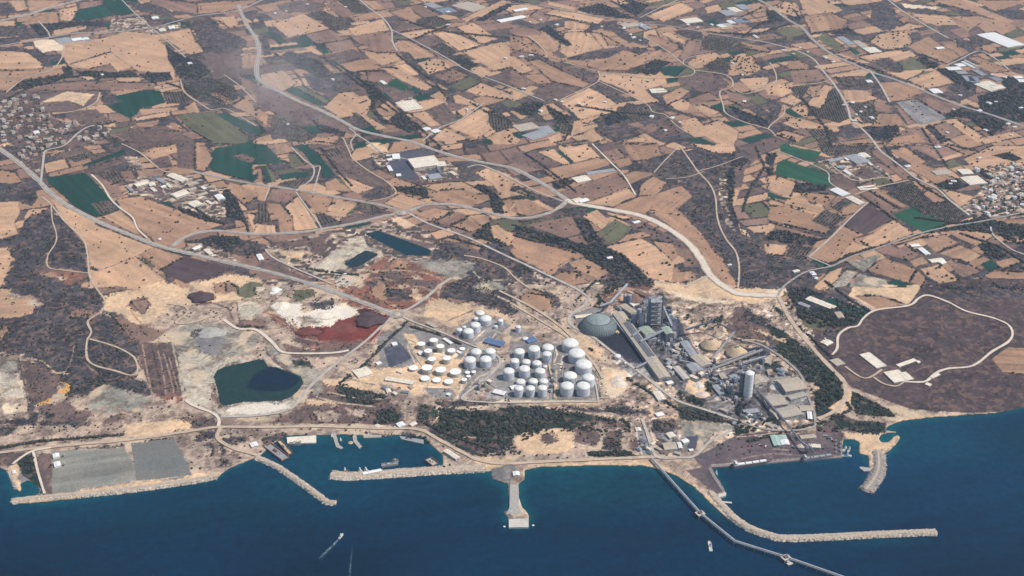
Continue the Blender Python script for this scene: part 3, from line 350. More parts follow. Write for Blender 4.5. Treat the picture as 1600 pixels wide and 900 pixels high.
EXTRA = [(150,420,4.569,"""c 60,190 500,80 640,140 680,260 560,250 450,300 330,400 250,340 100,290 50,230|b 240,230 340,200 380,240 360,310 260,300|c 700,100 960,50 1170,60 1200,130 1000,130 820,120|t 840,110 960,90 1010,150 850,170|b 930,110 990,120 1000,160 930,160
R 650,200 740,160 830,190 830,240 700,250|m 1010,130 1100,90 1190,110 1180,170 1100,210 1020,180|W 1240,130 1300,115 1330,150 1280,185|L 1010,230 1120,250 1190,300 1170,360 1040,350|q 700,250 980,220 1010,340 900,330 680,380 500,370 560,260
b 100,320 300,400 500,450 400,520 250,500|k 20,350 240,520 160,480 20,400|p 290,530 560,520 610,900 400,900 330,700|Q 560,420 700,370 880,380 1160,470 1180,560 1000,630 820,620 700,560 560,560|y 710,490 820,430 920,500 860,620 740,590
L 580,580 700,570 840,640 1100,640 900,720 830,800 860,900 620,900 590,700|k 690,430 730,420 735,480 700,490|Q 1180,560 1260,560 1600,720 1600,900 1480,860 1490,780 1300,680|p 1240,590 1300,640 1400,740 1350,720 1250,650|F 1400,650 1500,660 1560,700 1430,690|L 600,650 660,650 670,700 610,720|b 1040,370 1200,360 1230,420 1080,420"""),
(0,540,4.569,"""L 0,200 120,190 160,360 0,390|Q 0,70 120,90 130,190 0,190|w 0,30 80,50 0,90|k 140,60 300,90 400,190 500,210 540,330 480,390 430,250 300,130|p 140,100 330,150 430,260 330,380 230,420 180,330|a 450,240 500,280 490,330 430,350 400,330 450,300|a 270,410 360,360 350,400 280,430
Q 660,330 820,290 1050,360 1030,470 850,440 680,490 640,440|k 570,230 800,190 1000,240 1100,360 950,330 800,270 650,300|w 20,430 90,440 90,480 30,480|p 280,430 640,470 620,560 450,480|p 760,560 830,480 900,490 820,560|c 880,570 1300,520 1390,580 900,660|p 1290,490 1560,540 1560,600 1400,590|F 330,480 390,490 380,520 320,510
L 1300,190 1400,200 1500,330 1480,440 1340,400|k 1380,620 1540,610 1540,660 1420,680|k 1560,700 1600,680 1600,780 1560,800"""),
(480,560,4.569,"""p 0,330 900,330 880,480 0,470|q 60,370 200,360 220,440 80,440|q 280,340 400,370 390,420 290,400|F 490,370 640,360 650,460 500,470|F 800,330 880,340 860,470 800,470|F 885,350 920,350 900,450|F 220,190 580,270 540,290 220,250|F 240,270 430,300 420,320 250,310|c 100,140 550,230 540,250 120,180|c 310,90 450,80 460,150 320,130
q 680,290 760,290 780,470 690,470|q 1000,340 1600,330 1600,380 1300,400 1000,360|q 0,470 700,490 860,560 700,510 0,505|k 880,520 930,420 1000,350 1300,380 1600,360 1600,520 1450,600 1500,690 1250,690|F 930,420 1000,370 1300,400 1600,370 1600,520 1450,560 1400,600 1100,540 960,560|p 1000,500 1100,490 1090,540 1010,550|p 1080,560 1200,565 1450,600 1500,690 1290,700 1180,640|Q 1240,660 1370,670 1370,700 1260,700"""),
(780,560,4.569,"""q 0,560 100,540 520,500 1000,440 1040,690 0,720|F 0,350 330,350 450,400 300,480 100,540 60,640 0,660|F 450,390 700,420 940,440 900,460 480,420|c 80,600 150,540 300,500 520,500 540,620 440,680 200,690|p 290,540 360,520 420,580 330,620|p 530,490 700,460 720,560 690,640 540,590|k 740,600 780,500 870,500 880,650 730,650|F 620,665 900,655 980,690 640,698|p 700,440 940,470 930,500 740,480
p 920,570 990,560 1010,650 930,640|q 340,345 640,380 900,430 940,500 880,460 640,400 400,370|k 400,340 1060,350 1000,400 700,390|c 740,60 860,80 920,200 860,220 760,180|w 800,80 870,100 890,170 830,150|y 980,480 1040,490 1070,690 1020,690|k 1100,440 1230,440 1240,520 1120,520|Q 1300,470 1590,500 1500,560 1300,550|d 1360,560 1420,560 1400,650 1340,640|x 1110,520 1270,520 1280,670 1150,670|F 1280,320 1590,410 1600,460 1290,430|q 1080,340 1250,330 1270,420 1120,400"""),
(380,340,4.569,"""q 160,200 500,120 840,80 1100,120 1380,190 1340,290 1180,290 900,380 560,440 330,360|p 170,180 500,150 620,110 560,200 260,210|p 450,180 560,150 620,240 470,270|L 480,350 560,300 700,220 760,150 860,140 880,200 990,240 1000,260 860,340 840,340 960,270 900,240 720,310 760,350 600,390 510,400 450,370|c 250,230 440,240 420,290 270,270|p 960,90 1380,190 1330,230 1000,130
e 860,380 1000,270 1060,290 1190,300 1430,430 1400,560 1150,670 1040,650 760,520|t 1050,320 1100,290 1180,320 1160,370 1070,360|Q 1190,310 1590,300 1600,400 1520,450 1440,420 1300,350|k 1340,250 1400,180 1500,180 1600,230 1590,290 1360,300|t 900,470 990,430 1060,560 1000,590 930,560|k 860,460 960,440 960,500 880,520|k 1000,510 1200,510 1220,580 1100,600 1000,560|c 1220,540 1300,560 1230,610
L 640,470 740,390 850,430 740,510|q 210,600 350,480 600,520 720,600 640,640 420,660|W 210,600 420,620 390,700 640,620 800,640 790,700 640,760 400,770 330,740 230,670|Q 380,710 500,700 560,750 420,765|r 380,780 640,765 740,705 830,720 1000,690 1040,720 920,880 500,870 400,820|R 800,660 860,645 1020,690 990,730 900,780 830,740|R 400,790 560,780 580,800 500,860 420,830|k 450,600 660,580 650,640 500,660 460,630|m 360,520 500,510 520,560 380,600|p 300,700 400,850 560,880 900,890 840,900 400,900 280,760"""),
(660,380,4.569,"""k 150,330 300,250 470,180 600,260 620,380 720,480 650,520 400,430 200,390|Q 370,300 470,270 600,310 600,340 400,350|Q 0,120 250,110 370,150 280,260 180,230 0,180|c 30,400 120,380 380,470 330,520 180,560 10,520|t 700,380 780,320 920,380 930,480 800,490 700,430|k 860,330 920,350 990,430 980,470 930,460|k 930,490 980,560 990,600 940,560|q 980,300 1180,370 1080,470 1000,460|k 420,0 600,0 640,60 760,190 720,240 560,150 400,100|p 300,100 450,110 560,170 430,150|q 780,240 1180,380 1000,330|y 640,610 780,640 760,680 640,660|k 640,130 700,160 760,280 680,240"""),
]
STROKES = [ # origin, scale: colour, half width px, strength, line
(150,420,4.569,"""215,190,160 .6 .8 560,250 760,240 1000,205 1230,240|215,195,170 .8 .8 550,480 558,600 600,760 625,900|186,156,136 .5 .7 330,540 360,700 400,900|60,52,54 .7 .7 400,560 440,740 470,900|186,156,136 .5 .7 440,580 480,740 500,900|190,160,140 .5 .7 480,600 530,760 555,900|186,156,136 .4 .6 520,640 560,760 590,880|80,70,66 .7 .8 1005,240 1015,320 1030,400|80,70,66 .7 .8 970,250 940,260 985,380 1025,410|120,104,94 .5 .6 560,560 640,590 700,570
220,200,176 .6 .7 560,420 690,385 800,350|130,108,98 .5 .6 960,560 1060,520 1160,520|130,70,60 .5 .6 1000,540 1080,500 1160,510|90,80,76 .8 .7 1210,560 1220,600 1300,680 1410,745|215,200,180 .6 .7 1190,570 1210,640 1300,700 1400,750|200,170,140 .6 .7 380,360 420,390 560,400|150,96,76 .6 .7 250,300 340,400 480,400|226,206,184 .6 .7 700,810 840,890|120,104,94 .5 .6 600,520 690,500|96,82,78 .6 .7 690,260 860,250 960,300|140,110,96 .5 .6 820,400 900,450 1000,470 1140,480"""),
(0,540,4.569,"""215,195,170 .8 .9 1280,200 1300,330 1340,410 1510,480|226,206,184 .6 .8 1340,400 1380,370 1450,380|226,206,184 .5 .8 1400,270 1500,330 1480,400|216,186,150 .7 .8 150,90 300,110 390,190 480,200|90,80,78 .8 .8 130,90 180,300 220,520|170,140,120 .5 .7 530,0 500,130 450,200|170,140,120 .5 .7 600,120 700,200 640,160|150,110,90 .6 .7 650,490 780,440 900,470 1000,480|110,90,84 .6 .6 1050,520 1230,510 1400,540|190,170,150 .5 .7 980,130 1100,360"""),
(480,560,4.569,"""220,196,168 .7 .85 70,270 200,310 480,345|220,196,168 .6 .8 150,240 420,290 600,280|200,176,150 .6 .8 700,300 700,470|210,186,160 .5 .8 940,340 930,420 880,490|214,190,162 .9 .8 0,475 350,475 700,490|226,200,166 .7 .9 1075,580 1100,565 1200,565|200,176,150 1.0 .8 1190,690 1270,720 1400,700 1590,690|90,80,78 .5 .7 230,130 480,190"""),
(780,560,4.569,"""220,196,168 .8 .9 340,350 640,390 900,430 945,490 930,540|214,190,162 .6 .9 720,460 735,540 700,640 540,600|214,190,162 .6 .9 880,500 930,560 910,650 1000,690|214,190,162 .5 .9 545,500 600,480 680,470|226,206,180 .8 .9 970,490 1020,690|226,206,180 .8 .9 1075,470 1100,560 1140,670 1260,680|130,116,108 .8 .8 1040,460 1090,690|226,206,180 .6 .9 1285,470 1290,560"""),
(380,340,4.569,"""206,180,152 .6 .85 870,380 1200,380 1410,440 1370,510 1180,650 1050,660|206,160,130 .7 .8 760,500 950,430 1060,450|206,180,152 .5 .8 1000,500 1200,490 1370,520|100,88,82 .6 .8 430,300 460,370 520,412 700,382 860,335|100,88,82 .6 .8 600,260 700,165 830,125 900,155 1000,225|220,200,172 .5 .8 590,240 690,150 830,112 920,150|100,88,82 .5 .7 500,270 560,230 660,150 800,105|206,186,160 .6 .8 1000,230 1050,250 1150,290|206,180,152 .8 .8 880,85 960,70 1100,130 1380,185|100,88,82 .5 .7 360,320 420,390 500,430
206,180,152 .6 .8 220,260 180,230 240,215 330,225|150,120,104 .5 .7 210,600 350,500 420,480|206,160,140 .6 .8 170,690 300,760 390,850 560,885|206,160,140 .6 .8 1040,740 920,890|150,96,84 .5 .7 480,570 600,520 720,590|120,100,90 .5 .7 300,440 420,470"""),
(660,380,4.569,"""222,198,168 1.0 .9 520,370 700,470 820,560 1000,640 1060,680|206,180,150 .7 .85 590,180 660,250 760,300 860,340|206,186,160 .6 .8 360,200 440,260 600,260|190,166,140 .6 .8 240,280 330,310|206,180,150 .7 .8 970,330 1010,440 1000,580 1100,680|222,198,168 .7 .8 1130,780 1230,900|206,180,150 .6 .8 400,490 560,510 700,560 800,540|120,104,96 .6 .8 170,560 360,480"""),
]
PONDS = [PONDS[0], ("dull","537,412 560,397 572,391 592,397 562,416 548,419"), ("green","334,588 340,578 352,573 380,567 405,561 413,563 418,572 432,574 450,580 470,588 474,598 466,610 455,620 440,626 380,628 350,634 343,628 340,610")]
ROADS = [r for r in ROADS if not r[2].startswith("605,360")]+[(8,'dirt',"725,400 745,403 768,410 790,420 805,435 828,452")]

EXTRA += [(380,340,4.569,"""e 330,690 400,830 560,885 900,890 940,860 860,880 560,870 420,820|p 900,400 1100,380 1200,450 1000,470|p 1150,440 1380,450 1340,520 1200,500|e 680,600 800,560 1000,640 1030,670 860,640"""),
(0,0,1,"""L 330,612 346,630 380,628 440,625 458,622 470,630 445,642 400,650 342,652 334,640|W 356,640 372,634 400,631 430,628 447,627 453,632 450,640 425,644 390,647 360,647|p 334,600 344,625 340,640 330,625"""),
(890,430,6.43,"""C 240,600 330,610 470,560 600,600 650,640 740,850 700,890 560,830 480,770 380,740|c 430,560 480,520 520,570 470,590|c 130,640 200,640 350,740 340,790 240,760|F 200,730 240,740 230,770 190,750"""),
(1020,500,5,"""x 590,200 850,230 900,330 700,330|p 560,40 900,80 960,200 900,220 600,150|c 760,50 900,110 1060,150 1040,180 880,130|k 580,130 700,180 860,190 1050,330 1130,400 1100,350 900,160 700,120|C 730,230 820,215 880,250 860,280 770,280|F 860,340 960,330 1080,390 1120,430 980,440 900,400|F 660,650 700,650 740,720 690,760 650,720|q 1220,500 1300,460 1310,520 1260,580"""),
]
STROKES += [(590,480,5.625,"""232,206,176 .7 .9 330,300 262,322 330,490|232,206,176 .6 .9 480,400 570,460|240,214,186 .6 .9 340,585 390,565 500,600 720,630|240,214,186 .6 .9 350,690 700,710 715,640|220,196,170 .7 .9 800,370 700,520|210,188,166 .8 .8 1050,395 1095,440 1080,500 1000,560 880,620 810,700 770,800|240,220,196 .6 .9 905,175 960,130|230,206,180 .7 .8 940,205 850,290|120,112,112 .8 .8 640,240 760,290 960,360 1120,390|230,210,186 .6 .9 1000,185 1110,240 1125,225|236,214,190 .7 .9 700,800 760,640"""),
(760,510,6.925,"""236,216,190 .7 .9 735,385 770,290 735,225|236,216,190 .6 .9 830,320 805,470|236,216,190 .6 .9 730,405 820,415|206,184,160 .6 .8 640,460 670,780|206,184,160 .6 .8 760,480 760,780|232,206,176 .7 .9 1100,330 1240,520|210,190,166 .9 .9 1180,560 1210,590 1185,790 150,800|232,210,184 1.2 .9 100,815 1200,815|200,180,160 .6 .8 110,270 300,270|170,158,150 .5 .8 540,560 660,560|216,196,172 .6 .8 20,540 150,420 190,330 120,270"""),
(1020,500,5,"""206,190,172 .7 .9 220,480 400,420 620,350 850,290|216,196,172 .6 .8 480,400 700,360|200,180,160 .6 .8 420,640 600,620 640,720|226,196,160 .9 .8 540,10 580,100 700,150 860,170 1050,320|190,176,160 .6 .8 300,120 430,270 520,260|170,158,150 .6 .8 600,560 700,640|196,180,164 .5 .8 980,480 1060,560 1240,620"""),
(1080,650,4.706,"""210,180,150 .5 .8 330,150 900,110|70,60,66 .5 .9 415,250 570,255|150,60,50 .4 .9 410,180 430,240|150,60,50 .4 .8 460,160 550,165|180,160,150 .6 .7 150,360 800,310|150,124,116 .8 .6 300,330 560,280 800,290|190,170,156 .5 .6 600,240 720,250|120,70,64 .7 .6 920,90 1100,130 1110,160""")]
# ------------------------------------------------------------ the ground: one sheet, its own colours (soil, stubble, crops, rock)
def pts(s): return [tuple(float(c) for c in p.split(',')) for p in s.split()]
PAL = dict(C=(48,50,60), j=(108,96,98), L=(208,194,172), s=(203,163,131), t=(175,138,112), b=(146,116,102), p=(109,91,87), P=(92,75,77), k=(77,72,75), K=(44,48,56), g=(26,72,62), G=(40,84,62), m=(108,106,82),
 o=(92,84,80), w=(245,218,184), W=(255,240,220), y=(146,140,136), x=(104,99,99), d=(84,84,96), r=(120,60,52), R=(84,44,46), q=(186,162,143), Q=(158,150,136), e=(146,100,84),
 c=(222,188,152), a=(226,170,90), D=(84,71,72), F=(46,60,54), Y=(144,141,131), Z=(133,132,127))
ROUGHK = dict(j=.22, C=.2, L=.16, x=.25, s=.085, t=.11, b=.13, p=.16, P=.08, k=.34, K=.3, g=.10, G=.08, m=.12, o=.25, w=.10, W=.05, y=.2, d=.14, r=.14, R=.12, q=.30, Q=.28, e=.30, c=.17, a=.08, D=.24, F=.3, Y=.07, Z=.05)
GAIN = 0.80
xs = np.arange(-300, 1901, 1.3); ys = np.concatenate([-560+np.cumsum(np.linspace(40, 6, 22)), []]); ys = ys[ys < -40]
ys = np.concatenate([ys, np.arange(ys[-1]+6, 832, 1.15)])
GX, GY = np.meshgrid(xs, ys)
NY, NX = GX.shape
WXf, WYf = flat(GX, np.maximum(GY, -560))
# organic outlines: sample the survey through a small warp
wx = GX+(fbm(WXf/38, WYf/38, 11, 2)-.5)*2.0; wy = GY+(fbm(WXf/38, WYf/38, 12, 2)-.5)*1.4
for _k in (400, 800, 1200): wx = wx+(fbm(WXf/30, WYf/60, 13+_k, 2)-.5)*26*np.exp(-((GX-_k)/7)**2)
for _k in (225, 450, 675): wy = wy+(fbm(WXf/50, WYf/30, 14+_k, 2)-.5)*14*np.exp(-((GY-_k)/5)**2)
def in_poly(X, Y, P):
    r = np.zeros(X.shape, bool); n = len(P)
    for i in range(n):
        x0, y0 = P[i]; x1, y1 = P[(i+1) % n]
        if y0 == y1: continue
        c = ((y0 > Y) != (y1 > Y)) & (X < (x1-x0)*(Y-y0)/(y1-y0)+x0); r ^= c
    return r
def window(P, m=6):
    a = np.array(P); x0, y0 = a.min(0)-m; x1, y1 = a.max(0)+m
    i0, i1 = np.searchsorted(ys, [y0, y1]); j0, j1 = np.searchsorted(xs, [x0, x1])
    return slice(i0, i1), slice(j0, j1)
colr = np.zeros((NY, NX, 3)); cls = np.full((NY, NX), 'k', dtype='<U1')
def setcls(sl, mask, c, shade):
    colr[sl][mask] = np.array(L(PAL[c]))*shade; cls[sl][mask] = c
# base: farmland patchwork of straight sided parcels where nothing was surveyed by hand
lw = (fbm(WXf/1500, WYf/1500, 91, 2)-.5)*1.3; ang = R(26)+lw*.35
ca, sa = math.cos(R(26)), math.sin(R(26))
ux = WXf*ca+WYf*sa+(fbm(WXf/700, WYf/700, 92, 2)-.5)*360; uy = -WXf*sa+WYf*ca+(fbm(WXf/700, WYf/700, 93, 2)-.5)*300
row = np.floor(uy/125); fy = uy/125-row; rh0 = _h(row, row*0, 5)
ucol = ux/(150+110*rh0)+rh0*7; col_ = np.floor(ucol); fx = ucol-col_
sp = _h(col_, row, 7) > .45; fy2 = np.where(sp, (fy*2) % 1, fy); rr2 = np.where(sp, np.floor(fy*2), 0)
sp2 = _h(col_, row, 8) > .6; fx2 = np.where(sp2, (fx*2) % 1, fx); cc2 = np.where(sp2, np.floor(fx*2), 0)
cid = _h(col_*2+cc2, row*2+rr2, 9)
edge = np.minimum(np.minimum(fx2, 1-fx2)*np.where(sp2, 100, 200), np.minimum(fy2, 1-fy2)*np.where(sp, 62, 125))
order = 'ssstttttbbbbppkkkkomg'
ci = (cid*len(order)).astype(int).clip(0, len(order)-1)
for k, c in enumerate(order):
    m = ci == k; colr[m] = np.array(L(PAL[c]))*(.9+.2*((k*37) % 10)/10); cls[m] = c
hb = (edge < 4.5*(.4+1.6*vn(WXf/60, WYf/60, 94)))
colr[hb] = np.array(L((66,60,62))); cls[hb] = 'k'
south = GY > 455+20*np.sin(GX/90)
colr[south] = L(PAL['q']); cls[south] = 'q'
POLYS = []
for t in sorted(FIELDS):
    ox, oy = (t % 4)*400, (t//4)*225
    for e in FIELDS[t].replace('\n', '|').split('|'):
        c, rest = e.split(' ', 1); n = int(c[1:] or 0)
        P = [(ox+x/4, oy+y/4) for x, y in pts(rest)]
        if len(P) > 2: POLYS.append((c[0], n, P))
for ox, oy, kk, txt in EXTRA:
    for e in txt.replace('\n', '|').split('|'):
        c, rest = e.split(' ', 1); POLYS.append((c[0], 0, [(ox+x/kk, oy+y/kk) for x, y in pts(rest)]))
POLYS = [(c, n, [(x-190 if x <= 1 else x+190 if x >= 1599 else x, y) for x, y in P]) for c, n, P in POLYS]
prg = random.Random(3); HEDGE_EDGES = []
ROWS = []
for c, n, P in POLYS:
    sl = window(P); X, Y = wx[sl], wy[sl]
    if X.size == 0: continue
    m = in_poly(X, Y, P); shade = 1+(prg.uniform(-.12, .10) if c not in 'qcDFKkLQ' else prg.uniform(-.02, .02))
    setcls(sl, m, c, shade)
    # plough and drill lines run along the longest edge
    W2 = [flat(*p) for p in P]
    k = max(range(len(P)), key=lambda i: math.hypot(W2[i][0]-W2[i-1][0], W2[i][1]-W2[i-1][1]))
    dx, dy = W2[k][0]-W2[k-1][0], W2[k][1]-W2[k-1][1]; l = math.hypot(dx, dy) or 1
    if c in 'stbPpgmyYG' and l > 60:
        u = (-WXf[sl]*dy+WYf[sl]*dx)/l; v = (WXf[sl]*dx+WYf[sl]*dy)/l
        per = prg.uniform(9, 17); amp = .19 if c not in 'PgG' else .24
        st = (vn(u/per, v/260+3, int(per*7))-.5)*2*amp*prg.uniform(.5, 1.3)
        colr[sl] = np.where(m[..., None], colr[sl]*(1+st[..., None]), colr[sl])
    if c == 'o': ROWS.append((P, (dx/l, dy/l)))
    if c in 'stbmgP' and len(P) < 12:
        for i in range(len(P)):
            if prg.random() < (.55 if P[i][1] < 470 else .3): HEDGE_EDGES.append((P[i-1], P[i], prg.random() < .42))
def dense(P, step=4.0):
    out = []
    n = len(P)
    for i in range(n-1):      # Catmull-Rom through the survey points
        p0 = P[max(i-1, 0)]; p1 = P[i]; p2 = P[i+1]; p3 = P[min(i+2, n-1)]
        k = max(1, int(math.hypot(p2[0]-p1[0], p2[1]-p1[1])/step))
        for j in range(k):
            t = j/k; t2, t3 = t*t, t*t*t
            out.append(tuple(.5*(2*p1[a]+(p2[a]-p0[a])*t+(2*p0[a]-5*p1[a]+4*p2[a]-p3[a])*t2+(3*p1[a]-p0[a]-3*p2[a]+p3[a])*t3) for a in (0, 1)))
    out.append(P[-1]); return out
def line_dist(P0, P1, X, Y):
    dx, dy = P1[0]-P0[0], P1[1]-P0[1]; l2 = dx*dx+dy*dy+1e-9
    t = np.clip(((X-P0[0])*dx+(Y-P0[1])*dy)/l2, 0, 1)
    return np.hypot(X-P0[0]-t*dx, (Y-P0[1]-t*dy)*1.35)
def paint_line(P0, P1, w, c, a):
    sl = window([P0, P1], w+3); X, Y = wx[sl], wy[sl]
    if X.size == 0: return
    d = line_dist(P0, P1, X, Y); k = np.clip((w+.8-d)/1.2, 0, 1)*a
    k = k*np.clip(vn(X/3.1, Y/2.3, 44)*1.7, .25, 1)
    colr[sl] = colr[sl]*(1-k[..., None])+np.array(L(c))*k[..., None]
for a, b, big in HEDGE_EDGES: paint_line(a, b, 1.15 if big else .5, (62,56,60), .92 if big else .75)
for h in HEDGES:
    P = pts(h)
    for a, b in zip(P, P[1:]): paint_line(a, b, 2.0, (44,46,52), 1.0); HEDGE_EDGES.append((a, b, 2))
# earthworks have no clean edges: spill every soil a few metres into its neighbours
for kd_, s_ in PONDS:
    P = pts(s_)
    for a, b in zip(P, P[1:]+P[:1]): paint_line(a, b, 1.6, (112,104,90), .9)
ez = np.isin(cls, list('qQeLcWwrRpka')) & (GY > 385) & ~((GX > 1290) & (GY < 640))
oj = np.clip(np.arange(NX)[None]+((fbm(WXf/26, WYf/26, 101, 3)-.5)*15+(RNG.random((NY, NX))-.5)*4.5)*ez, 0, NX-1).astype(int)
oi = np.clip(np.arange(NY)[:, None]+((fbm(WXf/26, WYf/26, 102, 3)-.5)*9+(RNG.random((NY, NX))-.5)*2.8)*ez, 0, NY-1).astype(int)
colr = colr[oi, oj]
for ox, oy, kk, txt in STROKES:
    for e in txt.replace('\n', '|').split('|'):
        c, w, a_, rest = e.split(' ', 3); P = dense([(ox+x/kk, oy+y/kk) for x, y in pts(rest)], 5)
        for a, b in zip(P, P[1:]): paint_line(a, b, float(w)*1.15+.25, tuple(int(v) for v in c.split(',')), min(1, float(a_)*1.35))
# thin footpaths and worn tracks in the scrub
for k in range(46):
    x, y = prg.choice([(110,420),(90,520),(180,560),(1090,300),(1120,400),(1180,420),(640,430),(560,440),(1440,540),(240,640),(330,620),(520,650),(880,690),(1000,560),(860,480),(1180,250)])
    x += prg.gauss(0, 45); y += prg.gauss(0, 22); a = prg.uniform(0, 6.3)
    for q in range(prg.randint(5, 14)):
        a += prg.gauss(0, .4); x2, y2 = x+7*math.cos(a), y+4*math.sin(a)
        if y2 < 690: paint_line((x, y), (x2, y2), .3, (176,140,114), .6)
        x, y = x2, y2
# variation over the whole country
n1 = fbm(WXf/9, WYf/9, 21, 2)-.5; n2 = fbm(WXf/55, WYf/55, 22, 3)-.5; n3 = fbm(WXf/260, WYf/260, 23, 3)-.5
am = np.zeros((NY, NX))
for c, v in ROUGHK.items(): am[cls == c] = v
n0 = vn(WXf/5, WYf/5, 20)-.5; mod = 1+am*(n0*1.2+n1*2.9+n2*3.2)+n3*.27
colr *= np.clip(mod, .25, 2.2)[..., None]
hue = 1+n2*.10
colr[..., 0] *= hue; colr[..., 2] /= hue
for c in 'kKoFpDe':   # bare patches and dense bushes in the scrub
    m = cls == c; b = np.clip((fbm(WXf/16, WYf/16, 31, 3)-.56)*7, 0, 1)*m*(.5 if c in 'kpe' else .42)
    colr = colr*(1-b[..., None])+np.array(L((150,118,100)))*b[..., None]
q = np.isin(cls, list('qQeL'))          # quarry and spoil: terraces, ruts and washes
wv = fbm(WXf/140, WYf/140, 41, 3)*22+GY*.16+GX*.03
te = np.abs(((wv) % 1)-.5)*2
tm = np.clip((fbm(WXf/90, WYf/90, 43, 2)-.42)*5, 0, 1)*q
colr *= (1-tm*.36*(te > .62))[..., None]
bl = np.clip((fbm(WXf/30, WYf/30, 47, 3)-.55)*6, 0, 1)*q*.6
colr = colr*(1-bl[..., None])+np.array(L((112,92,84)))*bl[..., None]
bl = np.clip((fbm(WXf/48, WYf/48, 48, 3)-.60)*7, 0, 1)*q*.7
colr = colr*(1-bl[..., None])+np.array(L((226,200,168)))*bl[..., None]
# yards, plots and pads: small square patches of concrete, gravel, planting and parked goods
def blocks(mask, size, angd, a, s):
    ca2, sa2 = math.cos(R(angd)), math.sin(R(angd)); bx, by = (WXf*ca2+WYf*sa2)/size, (-WXf*sa2+WYf*ca2)/(size*.7)
    h = _h(np.floor(bx), np.floor(by+3*_h(np.floor(bx), np.floor(bx*0), s)), s); f = np.where(h < .22, 1-a, np.where(h > .82, 1+a*1.3, 1+a*.5*(h-.5)))
    return np.where(mask, f, 1)
plant = ((GX > 955) & (GX < 1290) & (GY > 450) & (GY < 672)) | ((GX > 1100) & (GX < 1330) & (GY > 672) & (GY < 726))
ymk = np.isin(cls, list('ydxq')) & plant | (cls == 'x')
farmk = np.zeros(GX.shape, bool)
for _, s_, _, _ in TOWNS: sl = window(pts(s_)); farmk[sl] |= in_poly(GX[sl], GY[sl], pts(s_))
farmk |= (cls == 'q') & (GY < 445)
tk_ = np.isin(cls, list('yd')) & (GX > 600) & (GX < 950) & (GY > 480)
colr *= (blocks(ymk, 17, 52, .42, 81)*blocks(ymk, 42, 52, .28, 82)*blocks(ymk, 9, 20, .25, 86)*blocks(farmk, 16, 25, .4, 83)*blocks(farmk, 34, 25, .22, 84)*blocks(tk_, 20, 35, .14, 85))[..., None]
gm = farmk & (_h(np.floor(WXf/19), np.floor(WYf/15), 87) > .62); colr[gm] = np.array(L((92,80,76)))
LANDP = pts(LAND)
land = in_poly(GX+(fbm(WXf/14, WYf/14, 51, 2)-.5)*1.6, GY+(fbm(WXf/14, WYf/14, 52, 2)-.5)*1.6, LANDP).astype(float)
soft = land.copy()
for _ in range(2):
    s = soft.copy(); s[1:-1,1:-1] = (soft[1:-1,1:-1]*2+soft[:-2,1:-1]+soft[2:,1:-1]+soft[1:-1,:-2]+soft[1:-1,2:])/6; soft = s
bright = np.clip(1-(np.abs(soft-.62))*5, 0, 1)*(land > 0)*(GY < 760)
colr = colr*(1-.45*bright[..., None])+np.array(L((206,176,146)))*.45*bright[..., None]
HH = hmac(GX, GY)
micro = (n1*3.2)*np.isin(cls, list('kKF'))+n1*1.3*np.isin(cls, list('pqQeD'))
rm = np.zeros((NY, NX))
for w, kd, s in ROADS:
    P = pts(s)
    for a, b in zip(P, P[1:]):
        sl = window([a, b], 9)
        if rm[sl].size: rm[sl] = np.maximum(rm[sl], np.clip((8-line_dist(a, b, GX[sl], GY[sl]))/3, 0, 1))
flatm = rm.copy()
sl = (slice(None), slice(None)); ind = ((GX > 590)&(GX < 1300)&(GY > 470)&(GY < 730))
flatm[ind] = 1
micro = micro*(1-flatm)
HH = HH+micro
HH = np.where(soft < .999, soft*(HH+5.5)-5.5, HH)
for kd, s in PONDS:
    P = pts(s); sl = window(P, 4); m = in_poly(GX[sl], GY[sl], P)
    zc = float(hmac(*np.mean(P, 0))); H2 = HH[sl]; H2[m] = np.minimum(H2[m], zc-1.5)
dx, dy, dz = ray(GX, GY); T = (HH-CAM_H)/dz
V = np.stack([dx*T, dy*T, HH], -1).reshape(-1, 3)
idx = np.arange(NY*NX).reshape(NY, NX)
fq = np.stack([idx[1:, :-1], idx[1:, 1:], idx[:-1, 1:], idx[:-1, :-1]], -1).reshape(-1, 4)
keep = (np.stack([soft[1:, :-1], soft[1:, 1:], soft[:-1, 1:], soft[:-1, :-1]], -1).reshape(-1, 4).max(1) > 0)
fq = fq[keep]
def big_mesh(name, V, F, colors=None, smooth=True):
    me = bpy.data.meshes.new(name); k = F.shape[1]
    me.vertices.add(len(V)); me.vertices.foreach_set('co', V.astype(np.float32).ravel())
    me.loops.add(F.size); me.loops.foreach_set('vertex_index', F.astype(np.int32).ravel())
    me.polygons.add(len(F)); me.polygons.foreach_set('loop_start', np.arange(0, F.size, k, dtype=np.int32))
    me.polygons.foreach_set('loop_total', np.full(len(F), k, np.int32))
    if smooth: me.polygons.foreach_set('use_smooth', np.ones(len(F), bool))
    if colors is not None:
        at = me.attributes.new('soil', 'FLOAT_COLOR', 'POINT')
        c4 = np.concatenate([colors, np.ones((len(colors), 1))], 1).astype(np.float32); at.data.foreach_set('color', c4.ravel())
    me.update(); me.validate()
    return me
